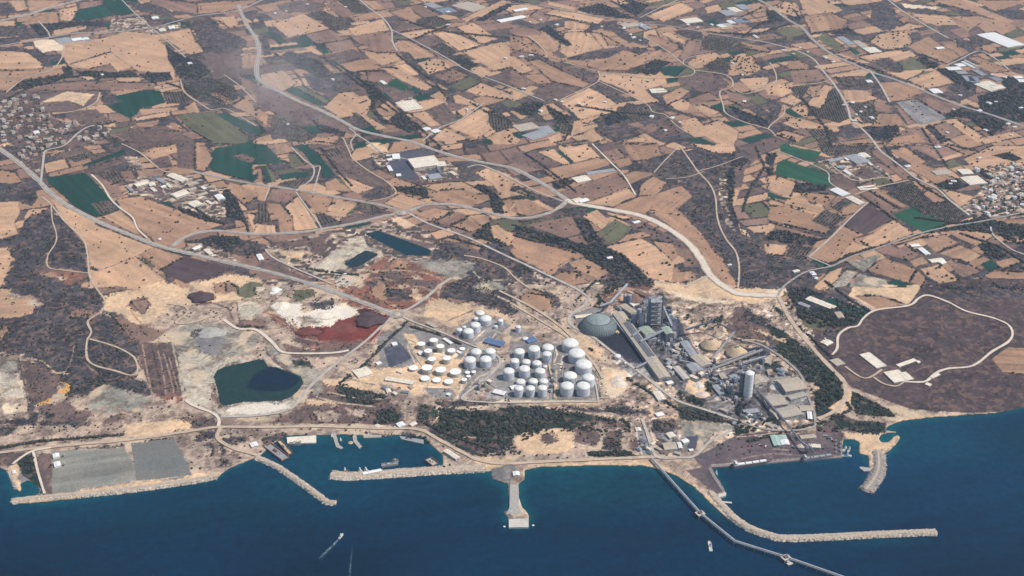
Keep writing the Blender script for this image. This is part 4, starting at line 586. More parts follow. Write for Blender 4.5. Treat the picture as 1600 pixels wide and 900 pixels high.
def attr_mat(name, rough, bump, fine=.12, spec=.1):
    m = bpy.data.materials.new(name); m.use_nodes = True; n = m.node_tree; b = n.nodes['Principled BSDF']
    b.inputs['Roughness'].default_value = rough; b.inputs['Specular IOR Level'].default_value = spec
    at = n.nodes.new('ShaderNodeAttribute'); at.attribute_name = 'soil'
    tc = n.nodes.new('ShaderNodeTexCoord'); no = n.nodes.new('ShaderNodeTexNoise'); no.inputs['Scale'].default_value = .22; no.inputs['Detail'].default_value = 4
    n.links.new(tc.outputs['Object'], no.inputs['Vector'])
    mr = n.nodes.new('ShaderNodeMapRange'); mr.inputs[1].default_value = .25; mr.inputs[2].default_value = .75; mr.inputs[3].default_value = 1-fine; mr.inputs[4].default_value = 1+fine
    n.links.new(no.outputs[0], mr.inputs[0])
    mx = n.nodes.new('ShaderNodeVectorMath'); mx.operation = 'SCALE'
    n.links.new(at.outputs['Color'], mx.inputs[0]); n.links.new(mr.outputs[0], mx.inputs['Scale']); n.links.new(mx.outputs[0], b.inputs['Base Color'])
    bu = n.nodes.new('ShaderNodeBump'); bu.inputs['Strength'].default_value = .5; bu.inputs['Distance'].default_value = bump
    n.links.new(no.outputs[0], bu.inputs['Height']); n.links.new(bu.outputs[0], b.inputs['Normal'])
    return m
colr = np.clip(colr*GAIN, .008, .82)
me = big_mesh('ground', V, fq, colr.reshape(-1, 3)); me.materials.append(attr_mat('ground_soil', .95, 1.6, .22))
g = bpy.data.objects.new('ground', me); COL.objects.link(g); tag(g, kind='structure')

# ------------------------------------------------------------ sea and ponds
sx = np.concatenate([np.arange(-6000, -400, 400), np.arange(-400, 2001, 5), np.arange(2400, 8000, 400)]); sy = np.concatenate([np.arange(520, 900, 4), np.arange(900, 1001, 8), [1100, 1300, 1700, 2600]])
SX, SY = np.meshgrid(sx.astype(float), sy.astype(float))
sxw, syw = flat(SX, SY)
lm = in_poly(SX, SY, LANDP).astype(float)
near = lm.copy()
for _ in range(9):
    p = np.pad(near, 1, mode='edge'); near = (p[:-2,1:-1]+p[2:,1:-1]+p[1:-1,:-2]+p[1:-1,2:]+near*2)/6
def blob(cx, cy, rx, ry): return np.exp(-((SX-cx)/rx)**2-((SY-cy)/ry)**2)
shal = np.clip(near*1.9, 0, 1)*.75+.42*blob(900,750,130,45)+.22*blob(600,700,150,60)+.30*blob(480,730,110,60)+.25*blob(1450,690,160,35)+.30*blob(1380,846,70,5)+.16*blob(1230,770,110,60)+.28*blob(10,760,60,20)+.16*blob(200,790,200,40)+.25*blob(1040,765,40,25)
wn = fbm(sxw/120, syw/120, 61, 4); shal = np.clip(shal*(.7+.6*wn), 0, 1)
weed = np.clip(.75*blob(890,828,45,10)+.5*blob(775,780,22,16)+.3*blob(1040,760,30,10)+.3*blob(430,738,50,8)+.35*blob(1000,838,60,6)+.35*blob(1120,815,40,14)+.35*blob(1230,842,120,5)+.3*blob(1385,755,10,20)+.3*blob(640,757,60,5), 0, 1)*np.clip((fbm(sxw/30, syw/30, 62, 3)-.25)*2.4, 0, 1)
deepc = np.array((.0002,.0215,.053)); shc = np.array((.0014,.072,.090)); wdc = np.array((.002,.015,.035))
dist = np.clip((SY-720)/200, 0, 1)
sc_ = deepc*(1.12-.34*dist[..., None])*(1+(fbm(sxw/400, syw/400, 63, 3)-.5)[..., None]*.7+(fbm((sxw+syw*.5)/600, (syw-sxw*.3)/40, 64, 3)-.5)[..., None]*.35)
sc_ = sc_*(1-shal[..., None])+shc*shal[..., None]
sc_ = sc_*(1-weed[..., None])+wdc*weed[..., None]
NYs, NXs = SX.shape
ids = np.arange(NYs*NXs).reshape(NYs, NXs)
fs = np.stack([ids[1:, :-1], ids[1:, 1:], ids[:-1, 1:], ids[:-1, :-1]], -1).reshape(-1, 4)
me = big_mesh('sea', np.stack([sxw, syw, np.zeros_like(sxw)], -1).reshape(-1, 3), fs, sc_.reshape(-1, 3))
def water_mat(name, col=None, sheen=.28):
    m = bpy.data.materials.new(name); m.use_nodes = True; n = m.node_tree; b = n.nodes['Principled BSDF']
    b.inputs['Roughness'].default_value = sheen; b.inputs['IOR'].default_value = 1.33; b.inputs['Specular IOR Level'].default_value = .12
    if col is None:
        at = n.nodes.new('ShaderNodeAttribute'); at.attribute_name = 'soil'; src = at.outputs['Color']
    else:
        rg = n.nodes.new('ShaderNodeRGB'); rg.outputs[0].default_value = (*col, 1); src = rg.outputs[0]
    tc = n.nodes.new('ShaderNodeTexCoord'); no = n.nodes.new('ShaderNodeTexNoise'); no.inputs['Scale'].default_value = .05; no.inputs['Detail'].default_value = 8; no.inputs['Roughness'].default_value = .65
    n.links.new(tc.outputs['Object'], no.inputs['Vector'])
    mr = n.nodes.new('ShaderNodeMapRange'); mr.inputs[1].default_value = .3; mr.inputs[2].default_value = .7; mr.inputs[3].default_value = .66; mr.inputs[4].default_value = 1.34
    n.links.new(no.outputs[0], mr.inputs[0]); mx = n.nodes.new('ShaderNodeVectorMath'); mx.operation = 'SCALE'
    n.links.new(src, mx.inputs[0]); n.links.new(mr.outputs[0], mx.inputs['Scale']); n.links.new(mx.outputs[0], b.inputs['Base Color'])
    bu = n.nodes.new('ShaderNodeBump'); bu.inputs['Strength'].default_value = .35; bu.inputs['Distance'].default_value = 1.2
    n.links.new(no.outputs[0], bu.inputs['Height']); n.links.new(bu.outputs[0], b.inputs['Normal'])
    return m
me.materials.append(water_mat('sea_water')); sea = bpy.data.objects.new('sea', me); COL.objects.link(sea); tag(sea, kind='structure')
pc = dict(deep=(.003,.028,.042), dull=(.014,.032,.038), green=(.014,.038,.037))
for kd, s in PONDS:
    P = pts(s); zc = float(hmac(*np.mean(P, 0)))-.6
    c = Wz(*np.mean(P, 0), zc); ring = [Wz(px, py, zc)-c for px, py in P]
    # smooth the bank line
    rr = []
    for i in range(len(ring)):
        a, b = ring[i], ring[(i+1) % len(ring)]; rr += [a*.9+b*.1, a*.1+b*.9]
    big = [v*1.02 for v in rr]
    mb = MB(); mb.add([(v.x, v.y, 0) for v in big], [tuple(range(len(big)))[::-1]] if sum(big[i].x*big[(i+1)%len(big)].y-big[(i+1)%len(big)].x*big[i].y for i in range(len(big))) < 0 else [tuple(range(len(big)))])
    o = mb.build('pond', water_mat('pond_'+kd, pc[kd], .2)); o.location = c; tag(o, kind='structure')
# the darker deep end of the green lagoon
mb = MB(); P = pts("386,608 386,601 395,587 413,576 426,573 441,579 456,585 468,590 465,599 452,609 424,612"); zc = float(hmac(*np.mean(pts(PONDS[2][1]), 0)))-.35; c = Wz(*np.mean(P, 0), zc); ring = [Wz(px, py, zc)-c for px, py in P]; ring = [v for i in range(len(ring)) for v in (ring[i]*.78+ring[(i+1) % len(ring)]*.22, ring[i]*.22+ring[(i+1) % len(ring)]*.78)]
mb.add([(v.x, v.y, 0) for v in ring], [tuple(range(len(ring)))[::-1]]); o = mb.build('pond', water_mat('pond_dark', (.005,.017,.034), .2)); o.location = c; tag(o, kind='structure')
# ------------------------------------------------------------ roads
RM = dict(asphalt=mat('road_asphalt', (.30,.265,.235), .9, .24, .05), pale=mat('road_pale', (.42,.37,.315), .95, .18, .04), dirt=mat('track_dirt', (.47,.36,.265), .95, .16, .05), cream=mat('track_cream', (.62,.52,.41), .95, .1, .05))
shoulder = mat('road_shoulder', (.42,.345,.28), .95, .32, .06); paintm = mat('road_lane', (.50,.45,.39), .9, .15, .05)
ROADMASK = np.zeros((900, 1700), bool)
def strip(name, P, w, m, dz, off=0.0, jit=0.0, kind='structure', parent=None, seed=0):
    D = dense(P); C3 = np.array([W(px, py) for px, py in D]); n = len(C3)
    tg = np.gradient(C3[:, :2], axis=0); tg /= np.linalg.norm(tg, axis=1)[:, None]+1e-9
    nr = np.stack([-tg[:, 1], tg[:, 0]], 1)
    if jit: wv = w/2*(1+jit*(vn(np.arange(n)*.6, np.zeros(n)+seed, 3)-.5))[:, None]
    else: wv = w/2
    A = C3.copy(); B = C3.copy(); A[:, :2] += nr*(off+wv); B[:, :2] += nr*(off-wv); z = C3[:, 2]+dz
    A[:, 2] = z; B[:, 2] = z
    mb = MB(); c = C3[0]
    mb.add([tuple(v-c) for v in A]+[tuple(v-c) for v in B], [(n+i, n+i+1, i+1, i) for i in range(n-1)])
    o = mb.build(name, m, parent); 
    if not parent: o.location = c
    if kind: tag(o, kind=kind)
    for px, py in D:
        r = max(1, int(w/2/2.2)+1); i, j = int(py), int(px)+50
        if 0 <= i < 900 and 0 <= j < 1700: ROADMASK[max(0, i-r):i+r+1, max(0, j-r):j+r+1] = True
    return o
for k, (w, kd, s) in enumerate(ROADS):
    w *= .82; P = pts(s); nm = 'road' if kd in ('asphalt', 'pale') else 'track'
    if kd == 'asphalt' and w > 10 or w > 17:
        strip('verge', P, w*1.45, shoulder, 1.15+.01*k, jit=.35, seed=k)
    strip(nm, P, w, RM[kd], 1.5+.012*k, jit=.12 if nm == 'road' else .4, seed=k)
    if w >= 13.5 and kd == 'asphalt':
        for off in ((0,) if w < 18 else (-w*.06, w*.06)): strip('road_lane', P, 3.2, paintm, 2.2+.012*k, off*3.2 if off else 0)
# roundabouts
for px, py, r1, r2 in ((629, 333, 27, 13), (620, 492, 26, 13)):
    c = W(px, py); mb = MB(); n = 40
    vs = [(r*math.cos(2*math.pi*k/n), r*math.sin(2*math.pi*k/n), 0) for r in (r1, r2) for k in range(n)]
    mb.add(vs, [(k, (k+1) % n, n+(k+1) % n, n+k) for k in range(n)])
    o = mb.build('road', RM['asphalt']); o.location = (c[0], c[1], c[2]+2.9); tag(o, kind='structure')
    mb = MB(); mb.lathe([(r2, 0), (r2-.6, 1.0), (r2*.4, 1.6), (.3, 1.8)], 32)
    o = mb.build('traffic_island', M('dirt'), smooth=True); o.location = (c[0], c[1], c[2]+2.4); tag(o, kind='structure')
# ------------------------------------------------------------ sheds, halls, greenhouses
BMASK = np.zeros((900, 1700), bool)
def mark(P, r=1):
    a = np.array([(p[0], p[1]) for p in P]); x0, y0 = np.floor(a.min(0)).astype(int)-r; x1, y1 = np.ceil(a.max(0)).astype(int)+r
    BMASK[max(0, y0):max(0, y1), max(0, x0+50):max(0, x1+50)] = True
CROP = {'7': (170,250,8.42), '8': (560,200,8), 'R': (1440,230,7.5), '5': (1270,220,7.5), '3': (1440,80,9), '4': (1080,0,9), 'P': (1020,500,5), 'Q': (1140,560,7.5), 'K': (890,430,6.43), 'T': (590,480,5.625), 'S': (980,640,5.62), 'H': (390,660,4.324), 'O': (1080,650,4.706), 'p': (0,0,1)}
for t in range(16): CROP['t%d' % t] = ((t % 4)*400, (t//4)*225, 4)
def quad(crop, s, h):
    ox, oy, k = CROP[crop]; A, B, D = [(ox+x/k, oy+y/k) for x, y in pts(s)]
    zb = float(min(hmac(*A), hmac(*B), hmac(*D)))
    a, b, d = [Wz(*p, zb+h) for p in (A, B, D)]
    u = b-a; lu = u.length; u.normalize(); v = d-a; v = v-u*v.dot(u); lv = v.length; v.normalize()
    mark([A, B, D, (B[0]+D[0]-A[0], B[1]+D[1]-A[1])])
    return a+u*lu/2+v*lv/2, u, lu, lv, zb
def shed(crop, s, h, roof, wall, label, cat='warehouse', name='warehouse', pitch=.16, group=None, stripes=0, vents=True):
    c, u, lu, lv, zb = quad(crop, s, h)
    ang = math.atan2(u.y, u.x)
    if lv > lu: lu, lv = lv, lu; ang += math.pi/2
    o = empty(name, (c.x, c.y, zb-.6), ang, label, cat, group)
    l, w = lu/2, lv/2; mb = MB(); mb.box(-l, l, -w, w, 0, h*.86)
    rh = h*.86+min(w*pitch, h*.35) if pitch else h*.9
    if pitch: mb.add([(-l,-w,h*.86),(-l,w,h*.86),(-l,0,rh),(l,-w,h*.86),(l,w,h*.86),(l,0,rh)], [(1,0,2),(3,4,5)])
    mb.build('wall', M(wall), o)
    e = .5; z0 = h*.86-(.0 if pitch else 0)
    r = MB()
    if pitch:
        for sd in (-1, 1):
            r.add([(-l-e, sd*(w+e), z0+.05), (l+e, sd*(w+e), z0+.05), (l+e, 0, rh+.15), (-l-e, 0, rh+.15), (-l-e, sd*(w+e), z0+.45), (l+e, sd*(w+e), z0+.45), (l+e, 0, rh+.6), (-l-e, 0, rh+.6)],
                  [(0,1,2,3),(4,5,6,7),(0,1,5,4),(1,2,6,5),(0,3,7,4)])
        r.box(-l-e, l+e, -.5, .5, rh+.3, rh+.9)
    else:
        r.box(-l, l, -w, w, h*.86, h*.86+.4)
        for a in (-1, 1): r.box(-l, l, a*w-.4, a*w+.4, h*.86, h*.86+1.1); r.box(a*l-.4, a*l+.4, -w, w, h*.86, h*.86+1.1)
    rf = r.build('roof', M(roof), o)
    if stripes:
        for k in range(stripes):
            y = -w+(k+.5)*2*w/stripes; sm = MB(); zz = (rh-(rh-z0)*abs(y)/w if pitch else h*.86)+.75
            sm.box(-l+1, l-1, y-.55, y+.55, zz-.8, zz); sm.build('roof_rib', M('gray' if roof != 'gray' else 'darkgray'), o)
    if lu > 24 and vents:
        d = MB(); d.box(l, l+.25, -w*.35, w*.35, 0, h*.6); d.build('door', M('darkgray'), o)
        for sd in (-1, 1):
            nw = min(5, max(2, int(lu/16)))
            for k in range(nw):
                wn_ = MB(); x = -l+(k+.5)*2*l/nw; wn_.box(x-2.2, x+2.2, sd*w-(.0 if sd > 0 else .22), sd*w+(.22 if sd > 0 else 0), h*.45, h*.62)
                wn_.build('window', M('glass'), o)
        if pitch and roof in ('cream', 'white', 'beige', 'gray'):
            nk = min(4, int(lu/26)+1)
            for k in range(nk):
                sk = MB(); x = -l+(k+.5)*2*l/nk; y = w*.55; zz = rh-(rh-z0)*.55+.65
                sk.box(x-1, x+1, y-w*.18, y+w*.18, zz-.4, zz+.1)
                sk.build('skylight', M('wallgray'), rf)
    return o
SH = [
# cattle and farm yard, left
('7',"760,200 960,280 850,165",9,'cream','wall',"longest cream roofed barn at the back of the left farm yard"),('7',"315,310 370,345 470,260",8,'cream','wall',"cream barn at the left front corner of the farm yard"),
('7',"215,340 290,405 250,325",7,'gray','wallgray',"grey roofed shed left of the farm yard beside the small orchard"),('7',"515,295 540,340 590,275",6,'cream','wall',"small cream shed right next to the left cream barn"),
('7',"540,365 595,410 590,360",6,'cream','wall',"small cream shed standing alone in front of the left cream barn"),('7',"745,310 805,360 780,300",6,'cream','wall',"short cream shed above the dark plum yard of the farm"),
('7',"670,345 700,360 720,320",5,'white','wall',"tiny pale shed on the corner of the dark farm yard"),('7',"800,445 890,490 980,385",9,'cream','wall',"broad cream barn in the middle of the farm yard"),
('7',"1035,565 1125,615 1150,520",9,'cream','wall',"cream barn at the front of the farm beside the tree belt"),('7',"1385,460 1440,520 1460,420",9,'white','wall',"white barn at the right end of the farm yard"),
('7',"1270,535 1340,580 1300,520",6,'cream','wall',"narrow cream shed between the front and right barns of the farm"),('7',"1205,350 1250,380 1240,335",6,'white','wall',"small white shed at the back right of the farm yard"),
('7',"1030,380 1060,395 1120,345",6,'beige','wall',"narrow beige shed behind the broad cream barn"),('7',"1150,455 1180,470 1270,410",5,'beige','wall',"long low beige shed right of the broad cream barn"),
('7',"825,275 870,295 870,255",6,'beige','wall',"short beige shed leaning against the longest cream barn"),('7',"1020,310 1050,330 1130,265",6,'beige','wall',"beige shed off the right end of the longest cream barn"),
('7',"620,250 710,300 660,225",6,'gray','wallgray',"grey shed left of the longest cream barn"),('7',"530,240 560,260 640,215",5,'darkgray','wallgray',"dark grey shed at the back left of the farm yard"),
# factory on the tarmac platform
('8',"615,380 700,495 940,330",15,'cream','wall',"huge flat cream hall on the dark tarmac platform by the pale road",'factory'),('8',"960,420 985,475 1060,370",13,'cream','wall',"lower cream wing on the right end of the huge flat hall",'factory'),
('8',"420,320 430,385 510,295",9,'white','wall',"white office block on the far left of the tarmac platform",'office'),('8',"345,385 375,405 500,365",6,'white','wall',"thin white shed below the white office block"),
('8',"345,335 350,345 410,325",5,'white','wall',"slim white shed left of the office block on the tarmac"),('8',"470,570 480,600 525,555",8,'white','wallgray',"white cube building at the front edge of the tarmac platform",'office'),
('8',"785,600 820,640 815,590",6,'white','wall',"small white hut beside the grey pens of the factory",'hut'),('8',"1140,545 1200,585 1170,530",6,'cream','wall',"cream shed at the right end of the factory plot"),
('8',"350,470 390,535 395,465",5,'white','wall',"pale shed on the left rim of the tarmac platform"),('8',"860,580 900,640 1010,560",5,'gray','wallgray',"grey covered pen in front of the huge flat hall",'shed'),
('8',"985,510 1030,580 1020,495",8,'darkgray','wallgray',"dark curved roof shed in front of the huge flat hall",'shed'),
# right hand farm
('5',"165,225 205,245 320,185",7,'gray','wallgray',"long grey barn on the left of the farm above the green field"),('5',"265,290 295,315 355,270",6,'gray','wall',"short grey barn in the middle of the farm above the green field"),
('5',"350,345 430,395 380,335",5,'white','wall',"white shed on the rim of the plum paddock"),('5',"385,175 520,265 530,145",9,'gray','wall',"largest pale grey barn above the plum paddock"),
('5',"530,145 600,195 600,125",8,'cream','wall',"cream barn joined to the largest pale grey barn"),('5',"365,195 405,225 390,185",6,'white','wall',"small white lean-to left of the largest pale grey barn",'shed'),
('5',"640,250 680,285 670,245",6,'cream','wall',"small cream shed right of the largest pale grey barn"),
('5',"195,570 345,645 265,530",5,'white','wall',"bright white greenhouse at the tip of the bright green field",'greenhouse'),('5',"380,660 540,745 440,630",5,'cream','wall',"cream greenhouse below the bright white one",'greenhouse'),
('5',"515,540 535,555 690,500",3.5,'cream','wall',"upper of two thin cream poultry sheds by the track"),('5',"540,560 555,575 720,520",3.5,'cream','wall',"lower of two thin cream poultry sheds by the track"),
('5',"705,310 820,375 720,300",4,'darkgray','wallgray',"thin dark shed right of the plum paddock"),
# greenhouses left of the right hand town
('R',"410,260 480,315 520,230",5,'cream','wall',"square cream greenhouse by the lane left of the town",'greenhouse'),('R',"450,350 570,440 620,305",5,'cream','wall',"striped greenhouse with five cream bays left of the town",'greenhouse'),
('R',"110,275 180,325 260,235",4,'beige','wall',"pale olive greenhouse in the brown fields left of the town",'greenhouse'),
# nursery belt top right
('3',"325,225 395,268 450,178",5,'white','wall',"white greenhouse at the left tip of the right nursery",'greenhouse'),('3',"450,180 530,215 520,150",5,'white','wall',"second white greenhouse of the right nursery beside the road",'greenhouse'),
('3',"550,145 730,235 575,128",5,'white','wall',"long thin white greenhouse nearest the straw strip",'greenhouse'),('3',"590,122 780,212 606,112",5,'cream','wall',"long thin cream greenhouse at the very back of the right nursery",'greenhouse'),
('3',"465,280 530,320 560,250",5,'gray','wallgray',"small grey greenhouse below the white ones of the right nursery",'greenhouse'),('3',"560,340 640,420 640,290",5,'gray','wallgray',"square grey net house in the middle of the right nursery",'net house'),
('3',"650,350 690,435 800,380",5,'bluegray','wallgray',"blue grey net house in front of the square grey one",'net house'),('3',"700,260 840,340 760,235",5,'gray','wallgray',"wide grey net house behind the cream greenhouses of the right nursery",'net house'),
('3',"735,460 975,560 790,430",5,'cream','wall',"long cream greenhouse on the front edge of the right nursery",'greenhouse'),('3',"810,435 930,490 900,390",5,'cream','wall',"broad cream greenhouse behind the long front one",'greenhouse'),
('3',"945,492 1040,535 1060,455",5,'cream','wall',"cream greenhouse at the front right corner of the right nursery",'greenhouse'),('3',"940,370 1060,420 1020,340",5,'bluegray','wallgray',"dark blue grey net house at the back right of the nursery",'net house'),
('3',"1275,345 1320,380 1375,330",5,'white','wall',"upper of two white greenhouses at the right picture edge",'greenhouse'),('3',"1335,390 1375,430 1440,375",5,'white','wall',"lower of two white greenhouses at the right picture edge",'greenhouse'),
('3',"100,530 180,590 190,495",7,'white','wall',"white building with a yard beside the straw field at the road",'warehouse'),
('t3',"1305,215 1500,295 1365,180",6,'white','wall',"largest white ribbed greenhouse in the upper right corner",'greenhouse'),
('t3',"590,300 640,330 650,285",4,'cream','wall',"pale greenhouse above the tree dotted straw field",'greenhouse'),('t3',"525,255 590,300 560,245",3,'beige','wall',"long beige tunnel behind the pale greenhouse",'greenhouse'),('t3',"425,230 500,280 455,215",3,'gray','wallgray',"grey tunnel left of the beige tunnel",'greenhouse'),
('t3',"610,500 625,515 640,495",6,'white','wall',"small white house in the dark orchard under the road fork",'house'),('t3',"1040,295 1060,305 1085,290",6,'white','wall',"white farmhouse in the middle of the upper right fields",'house'),
('4',"370,150 490,220 490,95",5,'gray','wallgray',"grey net house at the upper left of the middle nursery",'net house'),('4',"500,110 620,170 580,80",5,'cream','wall',"pale greenhouse between two grey net houses of the middle nursery",'greenhouse'),
('4',"600,70 720,135 700,35",5,'gray','wallgray',"grey net house at the upper right of the middle nursery",'net house'),('4',"345,350 430,385 400,325",5,'white','wall',"small bright greenhouse on the left of the front nursery row",'greenhouse'),
('4',"485,290 560,330 540,270",5,'white','wall',"bright white greenhouse in the centre of the front nursery row",'greenhouse'),('4',"415,335 500,380 485,300",4,'beige','wall',"beige greenhouse between the two bright ones",'greenhouse'),
('4',"570,270 650,320 680,205",5,'bluegray','wallgray',"dark net house right of the bright white greenhouse",'net house'),('4',"685,245 740,290 720,215",5,'gray','wallgray',"grey net house at the right end of the front nursery row",'net house'),
('4',"860,490 920,530 890,480",7,'cream','wall',"cream house by the junction right of the middle nursery",'house'),
('t1',"1045,25 1110,52 1085,8",4,'gray','wallgray',"grey greenhouse with white edges at the top middle",'greenhouse'),('t1',"1120,60 1170,82 1195,40",4,'bluegray','wall',"blue grey greenhouse right of the grey one at the top middle",'greenhouse'),
('t1',"1225,35 1350,72 1300,0",4,'beige','wall',"large beige greenhouse at the top centre edge",'greenhouse'),('t1',"870,640 930,695 960,600",3.5,'cream','wall',"pale striped greenhouse in the middle of the left centre fields",'greenhouse'),
('t1',"1500,125 1530,138 1600,68",6,'white','wall',"white shed beside the long dark grove at the top",'warehouse'),('t1',"1040,800 1060,815 1075,790",7,'white','wall',"white villa beside the round dark grove above the pale road",'house'),('t1',"1090,815 1120,830 1125,800",6,'white','wall',"white outbuilding right of the villa above the pale road",'house'),
('t1',"770,505 800,525 790,500",5,'white','wall',"tiny white farmhouse beside the small green field",'house'),
('t2',"0,60 20,70 60,35",7,'white','wall',"white farm building at the upper centre left of the road",'warehouse'),('t2',"670,150 700,170 760,130",7,'beige','wall',"left beige works building beside the upper road"),('t2',"765,145 830,180 790,130",7,'gray','wall',"right grey works building beside the upper road"),
('t2',"1045,120 1090,145 1110,85",6,'cream','wall',"pale greenhouse below the straw rectangle beside the upper road",'greenhouse'),
('t2',"0,785 50,820 90,740",4,'beige','wall',"left pale glasshouse of the dark plot in the centre",'greenhouse'),('t2',"60,845 130,875 130,800",4,'gray','wallgray',"grey glasshouse at the front of the dark plot in the centre",'greenhouse'),('t2',"150,795 200,840 210,770",4,'gray','wall',"right pale glasshouse of the dark plot in the centre",'greenhouse'),
('t2',"855,555 875,580 925,525",5,'cream','wall',"cream barn on the straw slope above the centre right",'barn'),('t2',"895,560 905,575 950,540",5,'beige','wall',"beige barn right beside the cream one on the straw slope",'barn'),
('t0',"345,245 375,275 430,235",6,'gray','wall',"long grey works shed on the upper left quarry terrace"),('t0',"440,240 455,255 500,230",8,'white','wall',"white works shed on the upper left quarry terrace"),('t0',"505,238 515,250 545,226",7,'white','wall',"small white works hall right of the white shed on the terrace"),('t0',"550,225 560,245 595,222",6,'rust','wall',"brown roofed store at the right end of the terrace works"),
('t0',"945,105 955,118 985,100",6,'white','wall',"white depot building above the upper left crossroads"),('t0',"990,180 1000,195 1030,175",6,'cream','wall',"cream depot beside the upper left crossroads"),('t0',"1050,165 1060,180 1085,155",6,'white','wall',"white depot right of the cream one at the crossroads"),('t0',"1170,390 1180,400 1195,388",6,'white','wall',"lone white house in the dark valley trees",'house'),
('t0',"205,820 215,835 240,815",8,'white','wall',"bright white church hall in the left village",'hall'),
('t6',"370,210 410,240 440,180",5,'cream','wall',"cream chicken house in the centre right fields",'barn'),('t6',"460,175 475,190 610,130",4,'gray','wallgray',"long grey chicken house joined to the cream one",'barn'),
('t6',"370,345 400,365 410,325",5,'cream','wall',"left cream barn by the pale road junction",'barn'),('t6',"405,350 430,365 435,320",5,'white','wall',"right white barn by the pale road junction",'barn'),
('t6',"750,485 765,495 790,475",5,'white','wall',"small pale hut beside the curve of the pale road",'hut'),('t6',"590,705 600,715 612,690",6,'white','wall',"lone white house in the dark river wood",'house'),
('t7',"885,625 900,640 925,608",6,'white','wall',"white barn below the bright green field and tree lined road",'barn'),('t7',"935,650 985,690 955,635",6,'white','wall',"long white barn between the two others below the tree lined road",'barn'),
('t7',"1000,720 1025,740 1060,690",6,'cream','wall',"cream barn at the end of the row below the tree lined road",'barn'),('t7',"1060,735 1090,748 1080,720",6,'white','wall',"tiny white barn last in the row below the tree lined road",'barn'),('t7',"150,790 165,800 185,780",6,'cream','wall',"cream hut in the scrub left of the grey plots",'hut'),
('t4',"1195,650 1215,660 1265,640",5,'white','wall',"white site hut beside the quarry rim road",'hut'),('t4',"1270,660 1310,690 1290,650",5,'cream','wall',"cream site shed beside the quarry rim road",'hut'),
('t5',"0,690 20,725 40,700",5,'white','wall',"white site hut at the left end of the quarry works",'hut'),
# tank farm buildings
('T',"120,310 135,335 160,295",6,'white','wall',"white gate house left of the flat topped tanks",'office'),('T',"570,275 640,320 590,262",6,'white','wall',"long white shed behind the flat topped tanks"),
('T',"350,392 370,415 390,380",6,'white','wallgray',"white cube shed left of the flat topped tanks",'office'),('T',"690,385 725,405 705,373",5,'white','wall',"white pump shed right of the flat topped tanks",'office'),
('T',"62,635 310,675 75,605",6,'cream','wall',"long cream warehouse along the front left of the tank farm"),('T',"165,560 210,575 180,545",5,'cream','wall',"small cream store behind the long cream warehouse"),
('T',"930,300 1085,340 975,262",8,'blue','bluegray',"blue roofed hall between the domed tank groups"),('T',"1008,745 1110,770 1020,712",7,'white','wallgray',"white roofed workshop at the front of the tank farm"),
('T',"70,715 85,750 105,700",6,'cream','wall',"cream hut by the front left gate of the tank farm",'hut'),('T',"600,765 630,775 640,755",4,'white','wall',"low white hut in front of the flat topped tanks",'hut'),('T',"210,745 270,750 220,728",5,'bluegray','wallgray',"dark blue shed on the tank farm's lower rim"),
('p',"819,529 833,525 828,535",5,'blue','bluegray',"small blue roofed store left of the tall domed tanks"),('p',"796,603 800,608 805,598",5,'white','wall',"white kiosk beside the white roofed workshop",'hut'),
('t9',"600,515 640,560 715,515",4,'cream','wall',"low cream store on the sand lot left of the tank farm"),('t9',"745,465 760,478 780,462",4,'white','wall',"white cabin beside the road left of the tank farm",'hut'),
('t9',"875,845 895,868 925,842",6,'white','wall',"white square hut beside the coast road above the harbour",'hut'),('t9',"740,860 765,872 775,855",4,'cream','wall',"cream cabin beside the coast road left of the white hut",'hut'),('t9',"955,850 975,862 1010,845",4,'cream','wall',"cream cabin beside the coast road right of the white hut",'hut'),
# cement works
('t10',"390,170 400,187 482,125",6,'cream','wall',"long cream shed behind the storage dome"),
('p',"957,488 1030,590 970,480",18,'beige','wallgray',"very long beige clinker hall running beside the dark coal yard"),
('p',"974,503 1013,556 983,500",21,'darkgray','wallgray',"dark roofed gallery lying along the ridge of the clinker hall"),
('K',"690,525 770,600 800,510",14,'green','wallgray',"pale green roofed mill hall right of the clinker hall"),('K',"755,600 800,650 840,590",12,'gray','wallgray',"grey roofed mill hall in front of the pale green one"),
('K',"920,510 970,580 1000,500",34,'green','darkgray',"tall dark mill tower with a pale green roof"),('K',"600,190 640,280 700,215",10,'rust','rust',"rust roofed raw material store behind the works"),('K',"330,240 390,290 400,190",7,'rust','wall',"small rusty store among the trees behind the dome"),
('K',"640,155 760,205 670,135",10,'rust','rust',"long rust roofed shed at the back of the cement works"),('K',"500,300 620,380 545,270",10,'beige','wall',"beige shed behind the clinker hall"),('K',"600,280 640,305 690,260",8,'cream','wall',"cream shed beside the grey silos"),
('P',"212,165 290,275 255,135",13,'gray','wallgray',"grey gabled store right of the mill tower"),('P',"292,280 385,360 345,235",14,'beige','wallgray',"beige gabled store joined to the grey one"),('P',"260,345 310,400 320,300",12,'gray','wall',"grey gabled packing hall at the front of the beige store"),
('P',"155,365 240,460 200,350",9,'cream','wallgray',"white ribbed roof hall at the front end of the clinker hall"),('P',"0,560 45,625 30,510",8,'cream','wall',"long cream shed along the ring road of the works"),
('P',"740,440 800,500 820,405",14,'beige','wall',"beige hall behind the tall white silo"),('P',"965,465 1040,555 1130,435",15,'beige','wallgray',"large beige warehouse at the back of the grey yard"),
('P',"845,595 900,672 990,565",12,'beige','wallgray',"upper ribbed beige warehouse of the grey yard"),('P',"910,700 975,770 1115,670",12,'beige','wallgray',"lower ribbed beige warehouse of the grey yard"),
